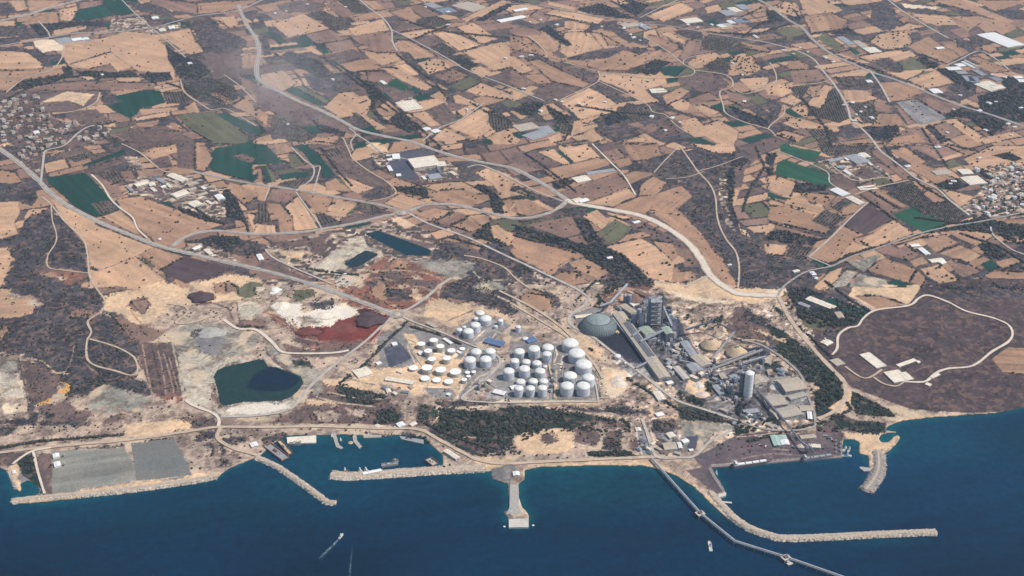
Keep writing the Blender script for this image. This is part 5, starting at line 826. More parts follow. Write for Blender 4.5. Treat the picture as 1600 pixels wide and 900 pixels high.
('P',"1045,590 1080,620 1185,565",8,'beige','wallgray',"narrow beige store right of the ribbed warehouses"),('P',"1140,665 1155,705 1240,655",8,'beige','wall',"beige store near the ring road bend"),('P',"1205,712 1212,768 1240,708",6,'white','wall',"bright white tent hall at the ring road bend",'tent'),
('P',"700,700 720,730 820,685",6,'gray','wallgray',"grey office block below the tall white silo",'office'),('P',"590,430 610,450 650,425",8,'gray','wallgray',"grey workshop left of the tall white silo"),('P',"460,510 520,580 500,490",7,'gray','wallgray',"low grey shed beside the pale heaps of the works"),
('P',"510,410 540,455 550,400",16,'beige','darkgray',"beige crusher building between the conveyors"),('P',"100,480 120,500 150,475",6,'white','wall',"white cabin beside the foot of the clinker hall",'hut'),
('P',"20,725 40,750 75,720",6,'white','wall',"white cabin by the lower bend of the works road",'hut'),('P',"890,385 905,425 930,385",8,'beige','wall',"beige block right of the beige hall"),('P',"1000,370 1010,400 1045,365",6,'beige','wall',"beige hut on the bank behind the large warehouse",'hut'),
('t11',"235,68 400,132 262,48",6,'cream','wall',"long cream shed beside the sports field"),('t11',"185,95 250,120 195,82",5,'gray','wall',"grey shed left of the long cream one by the sports field"),('t11',"330,338 370,358 362,315",5,'cream','wall',"square cream building between the two coast tracks",'house'),
('t11',"415,150 440,185 450,140",6,'beige','wall',"beige house at the end of the long cream shed",'house'),('t11',"385,450 430,485 465,455",4,'beige','wall',"beige flat roofed house beside the cream coast road",'house'),
('t11',"572,415 680,500 635,400",4,'cream','wall',"cream ruined barn in the plum heath",'ruin'),('t11',"722,525 790,590 800,492",5,'cream','wall',"largest ruined farmhouse in the plum heath",'ruin'),('t11',"820,530 870,575 850,510",5,'cream','wall',"right wing of the ruined farmhouse in the plum heath",'ruin'),
('t11',"800,478 822,492 915,440",3.5,'cream','wall',"long low ruin above the farmhouse in the plum heath",'ruin'),('t11',"1012,552 1030,562 1062,530",4,'cream','wall',"small ruin beside the loop track",'ruin'),('t11',"980,600 1010,612 1000,590",4,'cream','wall',"tiny ruin below the loop track",'ruin'),('t11',"925,458 940,466 950,458",4,'white','wall',"white hut right of the long low ruin",'hut'),
# port and shore
('S',"305,290 330,350 420,285",7,'beige','wall',"beige workshop left of the asphalt patch near the shore"),('S',"340,205 375,245 400,195",8,'cream','wall',"cream workshop behind the beige one near the shore"),('S',"470,265 500,290 520,250",8,'white','wall',"white control building beside the asphalt patch"),('S',"440,285 455,335 470,280",7,'white','wall',"narrow white building left of the control building"),
('S',"240,30 265,55 310,28",6,'white','wall',"white canopy at the upper bend of the works road",'canopy'),('S',"70,155 80,185 115,150",5,'cream','wall',"cream hut on the yard left of the conveyor road",'hut'),('S',"540,345 550,360 570,335",5,'white','wall',"tiny white hut at the front of the asphalt patch",'hut'),
('O',"580,140 610,215 630,135",6,'mint','mint',"left mint green store on the port yard",'warehouse'),('O',"632,140 660,210 695,135",6.3,'mint','mint',"middle mint green store on the port yard",'warehouse'),('O',"655,172 668,208 710,165",7.5,'white','wall',"white store in front of the mint green stores",'warehouse'),
('O',"865,200 870,225 945,190",8,'cream','wall',"long cream covered heap store near the ship loader",'warehouse'),
('O',"795,140 810,165 895,110",5,'beige','wall',"beige store at the back of the port yard",'warehouse'),
('H',"1310,190 1395,245 1340,178",9,'cream','wall',"long cream fish market hall by the middle harbour",'warehouse'),('H',"0,140 15,165 45,128",5,'white','wall',"white shed at the root of the west groyne",'shed'),
('t12',"328,136 333,160 368,134",6,'white','white',"upper of two bright white tents on the grey platform",'tent'),('t12',"335,188 340,216 375,185",6,'white','white',"lower of two bright white tents on the grey platform",'tent'),('t12',"75,240 80,260 95,238",4,'white','wall',"tiny white hut on the small left spit",'hut'),
('t14',"5,245 8,270 45,243",5,'white','wall',"white hut at the root of the T shaped pier",'hut'),
('t9',"1060,218 1115,245 1080,205",6,'beige','wall',"beige house under the trees behind the flat topped tanks",'house'),
]
for e in SH:
    crop, s, h, roof, wall, label = e[:6]; cat = e[6] if len(e) > 6 else ('barn' if crop in '7' else 'warehouse')
    nm = cat.replace(' ', '_')
    st = 9 if 'ribbed' in label else (5 if ('striped' in label or 'net house' in cat) else (4 if cat == 'greenhouse' else 0))
    shed(crop, s, h, roof, wall, label, cat, nm, pitch=0 if ('flat' in label or cat in ('ruin','office') or 'net house' in cat) else .16, stripes=st, vents=cat not in ('greenhouse','net house'))

# ------------------------------------------------------------ storage tanks
def tank(crop, x, y, r, yb, domed, label, group=None):
    ox, oy, k = CROP[crop]; ecc = .52
    bx, by = ox+x/k, oy+(yb-ecc*r)/k; s = mpp(bx, by); rad = r/k*s
    h = max(4, (yb-ecc*r-y)/k*s/.87)
    c = WV(bx, by); mark([(bx-r/k*1.3, by-r/k), (bx+r/k, by+r/k*.6)])
    o = empty('storage_tank', (c.x, c.y, c.z-.5), random.uniform(0, 6), label, 'storage tank', group)
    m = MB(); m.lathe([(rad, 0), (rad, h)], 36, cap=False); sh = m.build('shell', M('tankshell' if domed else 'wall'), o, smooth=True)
    m = MB()
    for z in (h*.5, h-.3): m.lathe([(rad+.02, z-.12), (rad+.35, z-.12), (rad+.35, z+.18), (rad+.02, z+.18)], 36, cap=False)
    m.build('wind_girder', M('steel'), sh)
    m = MB(); aa = random.uniform(-2.6, -.4); m.beam(((rad+.5)*math.cos(aa), (rad+.5)*math.sin(aa), 0), ((rad+.5)*math.cos(aa), (rad+.5)*math.sin(aa), h*.98), .7); m.beam(((rad+.5)*math.cos(aa), (rad+.5)*math.sin(aa), .6), ((rad+7)*math.cos(aa), (rad+7)*math.sin(aa), .6), .7); m.build('pipe', M('beige'), o)
    m = MB()
    if domed:
        m.lathe([(rad*1.01, h-.2)]+[(rad*math.cos(a), h+rad*.44*math.sin(a)) for a in [k*math.pi/14 for k in range(7)]]+[(.8, h+rad*.44)], 36)
    else: m.lathe([(rad*1.01, h-.1), (rad*1.01, h+.25), (rad*.5, h+.6), (.5, h+.8)], 36)
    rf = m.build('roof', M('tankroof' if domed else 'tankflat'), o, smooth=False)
    m = MB(); tz = h+(rad*.44 if domed else .8)
    m.lathe([(1.0, tz-.2), (1.0, tz+1.0), (.3, tz+1.3)], 10); m.build('vent', M('steel'), rf)
    if rad > 7:
        m = MB(); n = 18; a0 = -1.9
        for k2 in range(n):
            a = a0+k2*.055; zz = h*k2/n; p = ((rad+.9)*math.cos(a), (rad+.9)*math.sin(a)); q = ((rad+.9)*math.cos(a+.055), (rad+.9)*math.sin(a+.055))
            m.beam((*p, zz+.3), (*q, zz+h/n+.3), 1.1, .25); m.beam((*p, zz+1.4), (*q, zz+h/n+1.4), .15)
        m.build('stair', M('gray'), o)
    return o
FL = [(385,318,35,375,"behind left"),(495,287,36,345,"rearmost"),(445,380,35,440,"second from the left in the second row"),(553,340,35,402,"middle of the second row"),(650,377,36,425,"right end of the second row"),(478,452,36,505,"left of the third row"),(610,445,35,505,"right of the third row")]
FLL = ["white flat topped tank at the rear left of its group","white flat topped tank rearmost in its group","white flat topped tank beside the white cube shed","white flat topped tank right below the rearmost one","white flat topped tank nearest the white pump shed","white flat topped tank just behind the leftmost big one","white flat topped tank just behind the middle big one"]
for (x, y, r, b, _), lb in zip(FL, FLL): tank('T', x, y, r, b, False, lb)
for (x, y, r, b), lb in zip([(435,527,48,595),(557,545,48,608),(683,563,49,622)], ["leftmost of the three widest white flat topped tanks","middle one of the three widest white flat topped tanks","rightmost of the three widest white flat topped tanks"]): tank('T', x, y, r, b, False, lb)
for (x, y, r, b), lb in zip([(315,530,40,570),(418,622,41,660),(520,636,39,672),(626,650,40,692)], ["low white flat topped tank at the left end, beside the small cream store","low white tank, left of the three in the front row","low white tank, middle of the three in the front row","low white tank, right of the three in the front row"]): tank('T', x, y, r, b, False, lb)
for (x, y, r, b), lb in zip([(790,570,22,600),(845,565,20,600),(800,603,20,640),(762,632,25,675),(745,362,25,385)], ["small white tank right of the widest tanks, back left of four","small white tank right of the widest tanks, back right of four","small white tank right of the widest tanks, third of four","small white tank right of the widest tanks, front of four","small squat white tank beside the white pump shed"]): tank('T', x, y, r, b, False, lb)
for (x, y, r, b), lb in zip([(865,390,50,450),(990,385,48,465),(812,460,52,545),(950,455,52,535),(900,52,40,80),(950,100,52,170),(860,155,46,235),(797,210,47,280),(718,195,28,250),(760,172,20,200),(1080,115,25,165),(862,97,22,125),(1037,165,18,195)],
 ["grey domed tank, back left of the four below the blue roofed hall","grey domed tank, back right of the four below the blue roofed hall","grey domed tank, front left of the four below the blue roofed hall","grey domed tank, front right of the four below the blue roofed hall",
  "domed tank at the very back of the upper tank group","widest domed tank of the upper tank group","domed tank in the middle of the upper tank group","domed tank at the front of the upper tank group","narrow tank at the left end of the upper tank group","small tank behind the narrow one in the upper group","slim domed tank on the right of the upper tank group","tiny tank between the big ones of the upper group","tiny slim tank at the lower right of the upper group"]):
    tank('T', x, y, r, b, True, lb)
CROP['U'] = (760, 510, 6.925)
for (x, y, r, b), lb in zip([(905,180,90,290),(975,290,90,410),(1050,410,92,530),(905,530,75,630),(870,640,75,765),(1045,640,75,765),(1100,550,70,660),(515,240,65,355),(665,225,65,285),(655,295,50,400),(355,270,60,355),(305,370,50,460),(430,380,48,450),(545,395,52,460),(240,480,62,590),(410,455,62,560),(580,480,58,560),(370,595,52,650),(505,590,52,650),(620,590,50,650),(350,665,52,770),(475,665,50,770),(605,660,52,770),(635,430,25,460),(420,130,35,160),(342,2,30,65)],
 ["largest domed tank, rearmost of three beside the sandy bank","largest domed tank, middle of three beside the sandy bank","largest domed tank, front of three beside the sandy bank","domed tank left behind the two front right corner tanks","domed tank, left of the two at the front right corner","domed tank, right of the two at the front right corner","domed tank right behind the front right corner tanks",
  "tall domed tank at the middle of the back row in the dense block","wide domed tank at the right end of the dense block's back row","slim domed tank in front of the wide one at the back right","domed tank at the left end of the dense block's back row","slim domed tank, left of the second row in the dense block","domed tank, middle of the second row in the dense block","domed tank, right of the second row in the dense block",
  "domed tank at the far left of the dense block's third row","domed tank, middle of the dense block's third row","domed tank, right of the dense block's third row","low domed tank, left in the fourth row of the dense block","low domed tank, middle in the fourth row of the dense block","low domed tank, right in the fourth row of the dense block",
  "domed tank, left in the front row of the dense block","domed tank, middle in the front row of the dense block","domed tank, right in the front row of the dense block","tiny white tank at the right rim of the dense block","small low tank beside the small blue roofed store","white tank standing behind the small blue roofed store"]):
    tank('U', x, y, r, b, True, lb)
# low bund walls round the tank groups
def wall_line(name, s, h, w, m, label, cat='wall', dz=-.5):
    P = pts(s); c = WV(*P[0]); mb = MB()
    D = []
    for a, b in zip(P, P[1:]):
        k = max(1, int(math.hypot(a[0]-b[0], a[1]-b[1])/8)); D += [(a[0]+(b[0]-a[0])*j/k, a[1]+(b[1]-a[1])*j/k) for j in range(k)]
    D.append(P[-1])
    for a, b in zip(D, D[1:]): mb.beam(WV(*a, dz+h/2)-c, WV(*b, dz+h/2)-c, w, h)
    o = mb.build(name, m); o.location = c; return tag(o, label, cat)
wall_line('bund_wall', "868,541 884,538 901,546 937,592 932,625 873,624 876,600 880,572 868,568 864,568 868,541", 2.6, 1.4, M('concrete'), "pale concrete bund wall around the largest domed tanks")
wall_line('bund_wall', "648,546 650,535 636,530 640,545 660,573 672,590 668,607 718,607 722,590 742,560", 2.2, 1.4, M('wall'), "low pale bund wall around the flat topped tanks")
wall_line('bund_wall', "758,595 800,625 858,625 865,590", 2.2, 1.4, M('concrete'), "low bund wall in front of the dense block of domed tanks")
wall_line('pipe_rack', "858,570 862,590 868,606 866,622", 4, 6, M('ochre'), "rusty pipe rack between the dense block and the largest domed tanks", 'pipe rack')
wall_line('pipe_rack', "742,560 752,548 763,538 775,520", 3, 5, M('beige'), "pipe rack leading to the upper tank group", 'pipe rack')
# ------------------------------------------------------------ cement works
c = WV(935, 512); s = mpp(935, 512); rd = 29.5*s; o = empty('storage_dome', (c.x, c.y, c.z-1), 0, "huge dark grey green storage dome beside the cement works", 'storage dome')
m = MB(); m.lathe([(rd*math.cos(a)**.8, rd*.62*math.sin(a)) for a in [k*math.pi/2/9*.62 for k in range(10)]], 48, cap=False); zt = rd*.62*math.sin(math.pi/2*.62); rt = rd*math.cos(math.pi/2*.62)**.8
m.build('dome_shell', M('dome'), o)
m = MB(); m.lathe([(rt*1.03, zt-1.2), (rt*1.03, zt+.6), (rt*.94, zt+.9)], 48, cap=False); m.build('ring', M('darkgray'), o)
m = MB(); m.lathe([(rt*.99, zt+.3), (rt*.75, zt+rd*.09), (rt*.45, zt+rd*.15), (rt*.2, zt+rd*.185), (2, zt+rd*.2)], 48); cp = m.build('dome_cap', mat('dome_cap', (.24,.27,.26), .6), o)
m = MB()
for k in range(48):
    a = k*math.pi/24; pr = [(rd*1.004*math.cos(b)**.8, rd*.622*math.sin(b)) for b in [j*math.pi/2/6*.62 for j in range(7)]]
    for (r0, z0), (r1, z1) in zip(pr, pr[1:]): m.beam((r0*math.cos(a), r0*math.sin(a), z0), (r1*math.cos(a), r1*math.sin(a), z1), .9)
m.build('rib', M('darkgray'), o); tag(o.children[-1], kind='stuff')
DOME_TOP = c+Vector((0, 0, rd*.62)); mark([(905, 495), (965, 528)], 1)
def gallery(a, za, b, zb, w, h, mt, label, legs=34, cat='conveyor', name='conveyor'):
    pa = WV(*a); pb = WV(*b); A = pa+Vector((0,0,za)); B = pb+Vector((0,0,zb)); o = empty(name, (pa.x, pa.y, pa.z), 0, label, cat)
    m = MB(); m.beam(A-pa, B-pa, w, h); bd = m.build('gallery', M(mt), o)
    m = MB(); m.beam(A-pa+Vector((0,0,h/2+.25)), B-pa+Vector((0,0,h/2+.25)), w+.8, .4); m.build('roof', M({'gray': 'steel', 'darkgray': 'darkgray'}.get(mt, 'gray')), bd)
    n = max(1, int((B-A).length/legs))
    for k in range(1, n+1):
        t = (k-.3)/n if n > 1 else .5; p = A+(B-A)*min(t, 1); zg = pa.z+(pb.z-pa.z)*t-1
        if p.z-zg < 4: continue
        lg = MB(); dv = (B-A).normalized(); sd = Vector((-dv.y, dv.x, 0))*w*.45
        for q in (-1, 1): lg.beam(p+sd*q-pa-Vector((0,0,h/2)), Vector((p.x, p.y, zg))+sd*q*1.5-pa, .9)
        lg.beam(p+sd-pa-Vector((0,0,h)), Vector((p.x, p.y, (zg+p.z)/2))-sd*1.2-pa, .5); lg.build('leg', M('steel'), o)
    return o
gallery((953,487),34,(980,449),12,6,5,'gray',"long grey conveyor climbing from the back trees to the clinker hall")
gallery((955,487),36,(937,494),38,5,4,'gray',"short grey conveyor from the transfer tower onto the dome")
gallery((957,500),8,(1012,566),8,6,5,'steel',"low steel conveyor along the left side of the clinker hall")
gallery((988,533),20,(1000,526),26,4,4,'steel',"upper steel bridge crossing the clinker hall roof",60)
gallery((1000,543),22,(1035,529),30,5,4,'steel',"lower steel bridge crossing the clinker hall to the mill tower")
gallery((1070,525),22,(1112,520),44,5,4,'darkgray',"dark conveyor reaching the top of the left cone store")
gallery((1116,521),43,(1148,534),38,3,3,'darkgray',"dark link between the tops of the two cone stores")
gallery((1112,562),4,(1146,535),38,5,4,'beige',"beige conveyor climbing to the right cone store")
gallery((1110,580),6,(1190,556),22,5,4,'beige',"lower beige conveyor behind the tall white silo")
gallery((1160,572),10,(1195,565),18,4,4,'gray',"short grey conveyor behind the tall white silo")
gallery((1120,572),8,(1180,556),20,4,3,'beige',"upper beige conveyor parallel to the lower one",40)
gallery((1183,616),14,(1225,664),14,5,5,'darkgray',"dark conveyor gallery beside the ribbed warehouses")
gallery((1225,664),14,(1260,710),18,3.6,3,'darkgray',"dark conveyor running down across the port yard to the ship loader",30)
gallery((993,577),4,(1022,568),18,5,4,'gray',"small grey conveyor at the front of the coal yard")
gallery((1062,566),6,(1100,575),10,3,3,'gray',"thin grey pipe bridge above the pale heaps")
def silo(px, py, r, h, mt, label, cat='silo', dome=.3, hoop=True):
    c = WV(px, py); o = empty('silo', (c.x, c.y, c.z-1), 0, label, cat); mark([(px-4, py-6), (px+4, py+2)])
    m = MB(); m.lathe([(r, 0), (r, h)], 32, cap=False); b = m.build('shell', M(mt), o, smooth=True)
    m = MB(); m.lathe([(r*1.02, h-.5), (r*1.02, h+1), (r*.6, h+1+r*dome), (.5, h+1+r*dome*1.2)], 32); m.build('roof', M('white' if mt in ('white', 'hullwhite') else 'gray'), o)
    if hoop:
        m = MB()
        for k in range(1, 6): m.lathe([(r*1.005, h*k/6), (r*1.03, h*k/6), (r*1.03, h*k/6+.6), (r*1.005, h*k/6+.6)], 32, cap=False)
        m.build('hoop', M('steel'), b)
    m = MB(); m.beam((r+1, 0, 0), (r+1, 0, h), 2.2); m.build('ladder_shaft', M('darkgray'), o); return o
silo(1168,618,13.5,80,'hullwhite',"tall shining white silo in the cement works yard")
silo(1157,616,6,78,'darkgray',"tall slim dark silo against the left side of the white silo")
silo(1002,510,8.5,46,'steel',"front grey silo beside the preheater tower"); silo(990,508,8.5,40,'bluegray',"dark grey silo left of the front grey silo"); silo(998,497,8,34,'steel',"rear grey silo beside the preheater tower")
silo(1012,507,4,42,'blue',"slim blue silo at the foot of the preheater tower")
silo(965,560,10,10,'white',"squat white tank on the sandy corner by the ring road",'tank'); silo(983,473,8,30,'bluegray',"dark silo behind the rust roofed store"); silo(977,472,7,26,'bluegray',"darker silo left beside it behind the works")
silo(1106,598,7,5,'concrete',"round pale settling basin on the works yard",'basin',0.02,False); silo(977,569,4,5,'white',"tiny white round tank beside the squat one",'tank')
for (px, py, lb) in ((1111,542,"left beige conical store in the cement works"), (1151,554,"right beige conical store with the darker top ribs")):
    c = WV(px, py); s = mpp(px, py); r = 16.5*s; o = empty('conical_store', (c.x, c.y, c.z-1), 0, lb, 'conical store'); mark([(px-16, py-12), (px+16, py+8)])
    m = MB(); m.lathe([(r, 0), (r, 9)], 40, cap=False); m.build('wall', M('concrete'), o, smooth=True)
    m = MB(); m.lathe([(r*1.02, 8.6), (r*1.02, 9.2), (r*.5, r*.5+7), (r*.12, r*.62+9)], 40); rf = m.build('roof', M('ochre'), o)
    m = MB()
    for k in range(4):
        a = .6+k*math.pi/2; m.beam((r*math.cos(a), r*math.sin(a), 9.8), (2*math.cos(a), 2*math.sin(a), r*.62+10), 1.6)
    m.build('rib', M('darkgray'), rf)
    m = MB(); m.box(-4, 4, -4, 4, r*.62+6, r*.62+14); m.build('head_house', M('beige'), o)
# preheater tower
c = WV(1023, 510); o = empty('preheater_tower', (c.x, c.y, c.z-1), .12, "tallest dark steel preheater tower of the cement works, open floors", 'preheater tower'); mark([(1010, 455), (1036, 514)])
HT, w = 98, 17
for q, (sx_, sy_) in enumerate(((-1,-1),(1,-1),(1,1),(-1,1))):
    m = MB(); m.beam((sx_*w, sy_*w*.7, 0), (sx_*w, sy_*w*.7, HT), 2.6); m.build('column', M('darkgray'), o)
for k in range(1, 7):
    z = HT*k/6; m = MB(); m.box(-w-2, w+2, -w*.8, w*.8, z-1, z); m.build('floor', M('gray'), o)
    m = MB()
    for a, b in (((-w,-w*.7,z-HT/6),(w,-w*.7,z)),((w,-w*.7,z-HT/6),(-w,-w*.7,z)),((w,-w*.7,z-HT/6),(w,w*.7,z))): m.beam(a, b, .9)
    for yy in (-w*.8, w*.8): m.beam((-w-2, yy, z+1.2), (w+2, yy, z+1.2), .25)
    m.build('brace', M('wall'), o)
for k in range(1, 6):
    for sx_ in (-1, 1):
        z = HT*k/6+.2; m = MB(); m.lathe([(1, z), (1.2, z+3), (5, z+8), (5, z+13.5), (2, z+14.5)], 16, cx=sx_*8, cy=0); m.build('cyclone', M('steel'), o)
m = MB(); m.beam((-w-5, 0, 0), (-w-5, 0, HT+9), 7); m.build('lift_shaft', M('blue'), o)
m = MB(); m.lathe([(3, 0), (2.4, HT+14)], 16, cx=w+7, cy=4); m.build('chimney', M('darkgray'), o)
gallery((1033,490),40,(1050,512),4,5,5,'bluegray',"dark duct sloping down right of the preheater tower",26,'duct','duct')
for k, (px, py, lb) in enumerate(((1032,520,"dark filter house left of the mill tower"),(1045,500,"dark filter house right of the preheater tower"),(1052,530,"grey filter house beside the grey gabled store"),(1006,488,"blue grey filter house behind the preheater tower"),(1148,598,"grey mill block left of the slim dark silo"),(1140,612,"lower grey mill block beside the dark trees"))):
    c = WV(px, py); o = empty('filter_house', (c.x, c.y, c.z-.5), .6, lb, 'filter house'); mark([(px-5, py-6), (px+5, py+2)]); hh = 14+k % 3*5
    m = MB(); m.box(-8, 8, -6, 6, 6, hh); m.build('casing', M(('darkgray','bluegray','gray')[k % 3]), o)
    for a in (-1, 1):
        for b in (-1, 1): m = MB(); m.beam((a*7, b*5, 0), (a*7, b*5, 6), 1); m.build('leg', M('steel'), o)
    m = MB()
    for a in (-4, 4): m.add([(a-4,-5,6),(a+4,-5,6),(a+4,5,6),(a-4,5,6),(a,0,1.5)], [(0,1,4),(1,2,4),(2,3,4),(3,0,4)])
    m.build('hopper', M('steel'), o); m = MB(); m.beam((0, 0, hh), (0, 0, hh+5), 3); m.beam((0, 0, hh+4), (12, 4, hh-2), 2.4); m.build('duct', M('steel'), o)
# small plant machinery: boxes on legs with ducts, one thing each
rg = random.Random(11)
PM = []
for zone, n in (("1000,455 1012,470 1000,500 985,490",7), ("1025,520 1060,520 1075,560 1050,565 1030,545",30), ("1095,570 1160,560 1200,570 1160,600 1120,600",34), ("1120,600 1150,600 1155,630 1130,625",14), ("1040,470 1062,500 1045,505",14), ("960,470 975,480 965,490",4), ("860,570 868,575 866,620 858,615",6), ("1175,640 1215,660 1200,672 1165,665",8),("745,600 760,595 765,622 748,622",6),("995,690 1010,690 1015,712 1000,712",5)):
    P = pts(zone); a = np.array(P)
    while n > 0:
        x = rg.uniform(a[:,0].min(), a[:,0].max()); y = rg.uniform(a[:,1].min(), a[:,1].max())
        if in_poly(np.array([[x]]), np.array([[y]]), P)[0, 0]: PM.append((x, y)); n -= 1
for px, py in PM:
    c = WV(px, py); o = empty('machine_unit', (c.x, c.y, c.z-.5), rg.uniform(0, 3), "small grey plant unit with a duct, one of many between the conveyors and tanks", 'machinery', 'small plant units around the works')
    a, b, h = rg.uniform(3, 8), rg.uniform(2, 5), rg.uniform(4, 13); mk = rg.choice(['gray','darkgray','beige','steel','wall','bluegray'])
    m = MB(); m.box(-a, a, -b, b, 0, h); m.box(-a*.5, a*.3, -b*.6, b*.6, h, h*1.3); m.build('housing', M(mk), o)
    m = MB(); m.beam((0, 0, h*1.2), (a*2.2, b, h*.5), 1.3); m.beam((a*2.2, b, h*.5), (a*2.2, b, 0), 1.3); m.build('duct', M('steel'), o)
SP2 = []
for zone, n in (("1120,640 1215,655 1210,670 1150,666",9), ("985,455 1010,470 1000,490 975,480",6), ("1040,562 1078,578 1060,594 1035,582",8), ("1000,690 1065,690 1070,710 1010,710",9), ("1195,556 1240,578 1250,600 1200,590",7), ("1070,560 1100,565 1140,600 1100,612 1065,590",8), ("750,590 765,590 770,620 748,622",3), ("1060,535 1085,545 1078,560 1050,550",5), ("596,600 650,606 640,620 600,615",5)):
    P = pts(zone); a = np.array(P); t = 0
    while n > 0 and t < 400:
        t += 1; x = rg.uniform(a[:,0].min(), a[:,0].max()); y = rg.uniform(a[:,1].min(), a[:,1].max())
        if in_poly(np.array([[x]]), np.array([[y]]), P)[0, 0] and not BMASK[int(y), int(x)+50] and not ROADMASK[int(y), int(x)+50]: SP2.append((x, y)); mark([(x-3, y-2), (x+3, y+1)], 0); n -= 1
for px, py in SP2:
    c = WV(px, py); o = empty('small_shed', (c.x, c.y, c.z-.5), rg.choice([-.75, -.75, .82, -.6])+rg.gauss(0, .06), "small plain shed with a low roof in the yards of the works and port", 'shed', 'small sheds in the works yards')
    a, b, h = rg.uniform(6, 14), rg.uniform(4, 7), rg.uniform(4, 9)
    m = MB(); m.box(-a, a, -b, b, 0, h); m.build('wall', M(rg.choice(['wallgray','wall'])), o)
    m = MB(); m.add([(-a-.4,-b-.4,h),(a+.4,-b-.4,h),(a+.4,b+.4,h),(-a-.4,b+.4,h),(-a-.4,0,h+b*.3),(a+.4,0,h+b*.3)], [(0,1,5,4),(2,3,4,5),(0,4,3),(1,2,5)]); m.build('roof', M(rg.choice(['gray','beige','beige','darkgray','rust','cream','bluegray'])), o)
# heaps
def heap(px, py, rx, ry, h, col, label, seed=0, cat='stockpile'):
    s = mpp(px, py); c = WV(px, py); RX, RY = rx*s, ry*s/.5; n, k = 40, 10; vs = []; fs = []
    for j in range(k+1):
        t = j/k
        for i in range(n):
            a = 2*math.pi*i/n; q = 1+.25*(float(vn(np.array(i*.4), np.array(seed), 5))-.5)+.1*math.sin(a*3+seed)
            z = h*(1-t)**.9*(1+.35*(float(vn(np.array(i*.7), np.array(j*.8+seed*9), 8))-.5)); vs.append((RX*t*q*math.cos(a), RY*t*q*math.sin(a), z-(1.5 if j == k else 0)))
    fs = [(j*n+i, (j+1)*n+i, (j+1)*n+(i+1) % n, j*n+(i+1) % n) for j in range(k) for i in range(n)]
    mb = MB(); mb.add(vs, fs); o = mb.build('stockpile', mat('heap_%s' % label[:12].replace(' ', '_'), col, .95, .22, .09, .8), smooth=True); o.location = (c.x, c.y, c.z+.2); return tag(o, label, cat)
heap(315,463,20,8,10,(.075,.045,.05),"dark plum stockpile on the cream terrace left"); heap(578,499,22,11,13,(.078,.034,.036),"dark plum stockpile on the red bauxite ground",2); heap(483,518,20,6,7,(.15,.045,.036),"low red stockpile at the left end of the bauxite ground",3)
heap(540,512,26,8,5,(.17,.05,.038),"wide low red heap in the middle of the bauxite ground",4); heap(440,478,16,7,8,(.72,.62,.50),"left cream gypsum heap beside the bauxite",5); heap(505,492,26,6,7,(.70,.60,.49),"long cream gypsum heap beside the bauxite",6)
heap(432,453,9,3,5,(.82,.79,.75),"small bright white heap by the double road",7); heap(1003,540,14,8,4,(.035,.036,.04),"black coal heap beside the clinker hall",8); heap(985,520,16,8,3,(.045,.045,.05),"flatter black coal heap behind the first one",9)
heap(966,598,13,9,6,(.62,.52,.42),"pale sand heap between the tanks and the works",10); heap(1092,602,9,5,5,(.62,.54,.46),"upper white marble heap in the works yard",11); heap(1097,616,11,5,5,(.60,.46,.38),"lower pinkish heap in the works yard",12)
heap(620,410,8,4,6,(.36,.18,.12),"small rust mound beside the blue pond",13); heap(330,520,22,9,8,(.36,.34,.30),"grey spoil mound on the quarry floor",14); heap(1190,592,12,5,3,(.30,.27,.24),"grey heap on the warehouse yard behind the ribbed roofs",15)
heap(1205,545,12,5,3,(.10,.095,.10),"dark heap right of the cone stores",16); heap(1252,697,10,3,4,(.50,.42,.33),"beige heap on the port yard by the conveyor",17); heap(404,452,10,4,3,(.52,.42,.32),"sandy mound left of the bright white heap",18)
# ------------------------------------------------------------ town houses
def poly_pts(P, n, r, mind=0, blocked=True, tries=60):
    a = np.array(P); out = []
    t = 0
    while len(out) < n and t < n*tries:
        t += 1; x = r.uniform(a[:,0].min(), a[:,0].max()); y = r.uniform(a[:,1].min(), a[:,1].max())
        c = False
        for i in range(len(P)):
            x0, y0 = P[i]; x1, y1 = P[(i+1) % len(P)]
            if (y0 > y) != (y1 > y) and x < (x1-x0)*(y-y0)/(y1-y0)+x0: c = not c
        if not c: continue
        j, i = int(x)+50, int(y)
        if blocked and 0 <= i < 900 and 0 <= j < 1700 and (BMASK[i, j] or ROADMASK[i, j]): continue
        if mind and any((x-u)**2+((y-v)*1.8)**2 < mind*mind for u, v in out): continue
        out.append((x, y))
    return out
HM = {'beige': 'dusty beige', 'wall': 'pale', 'cream': 'cream', 'white': 'white', 'terracotta': 'red brown'}
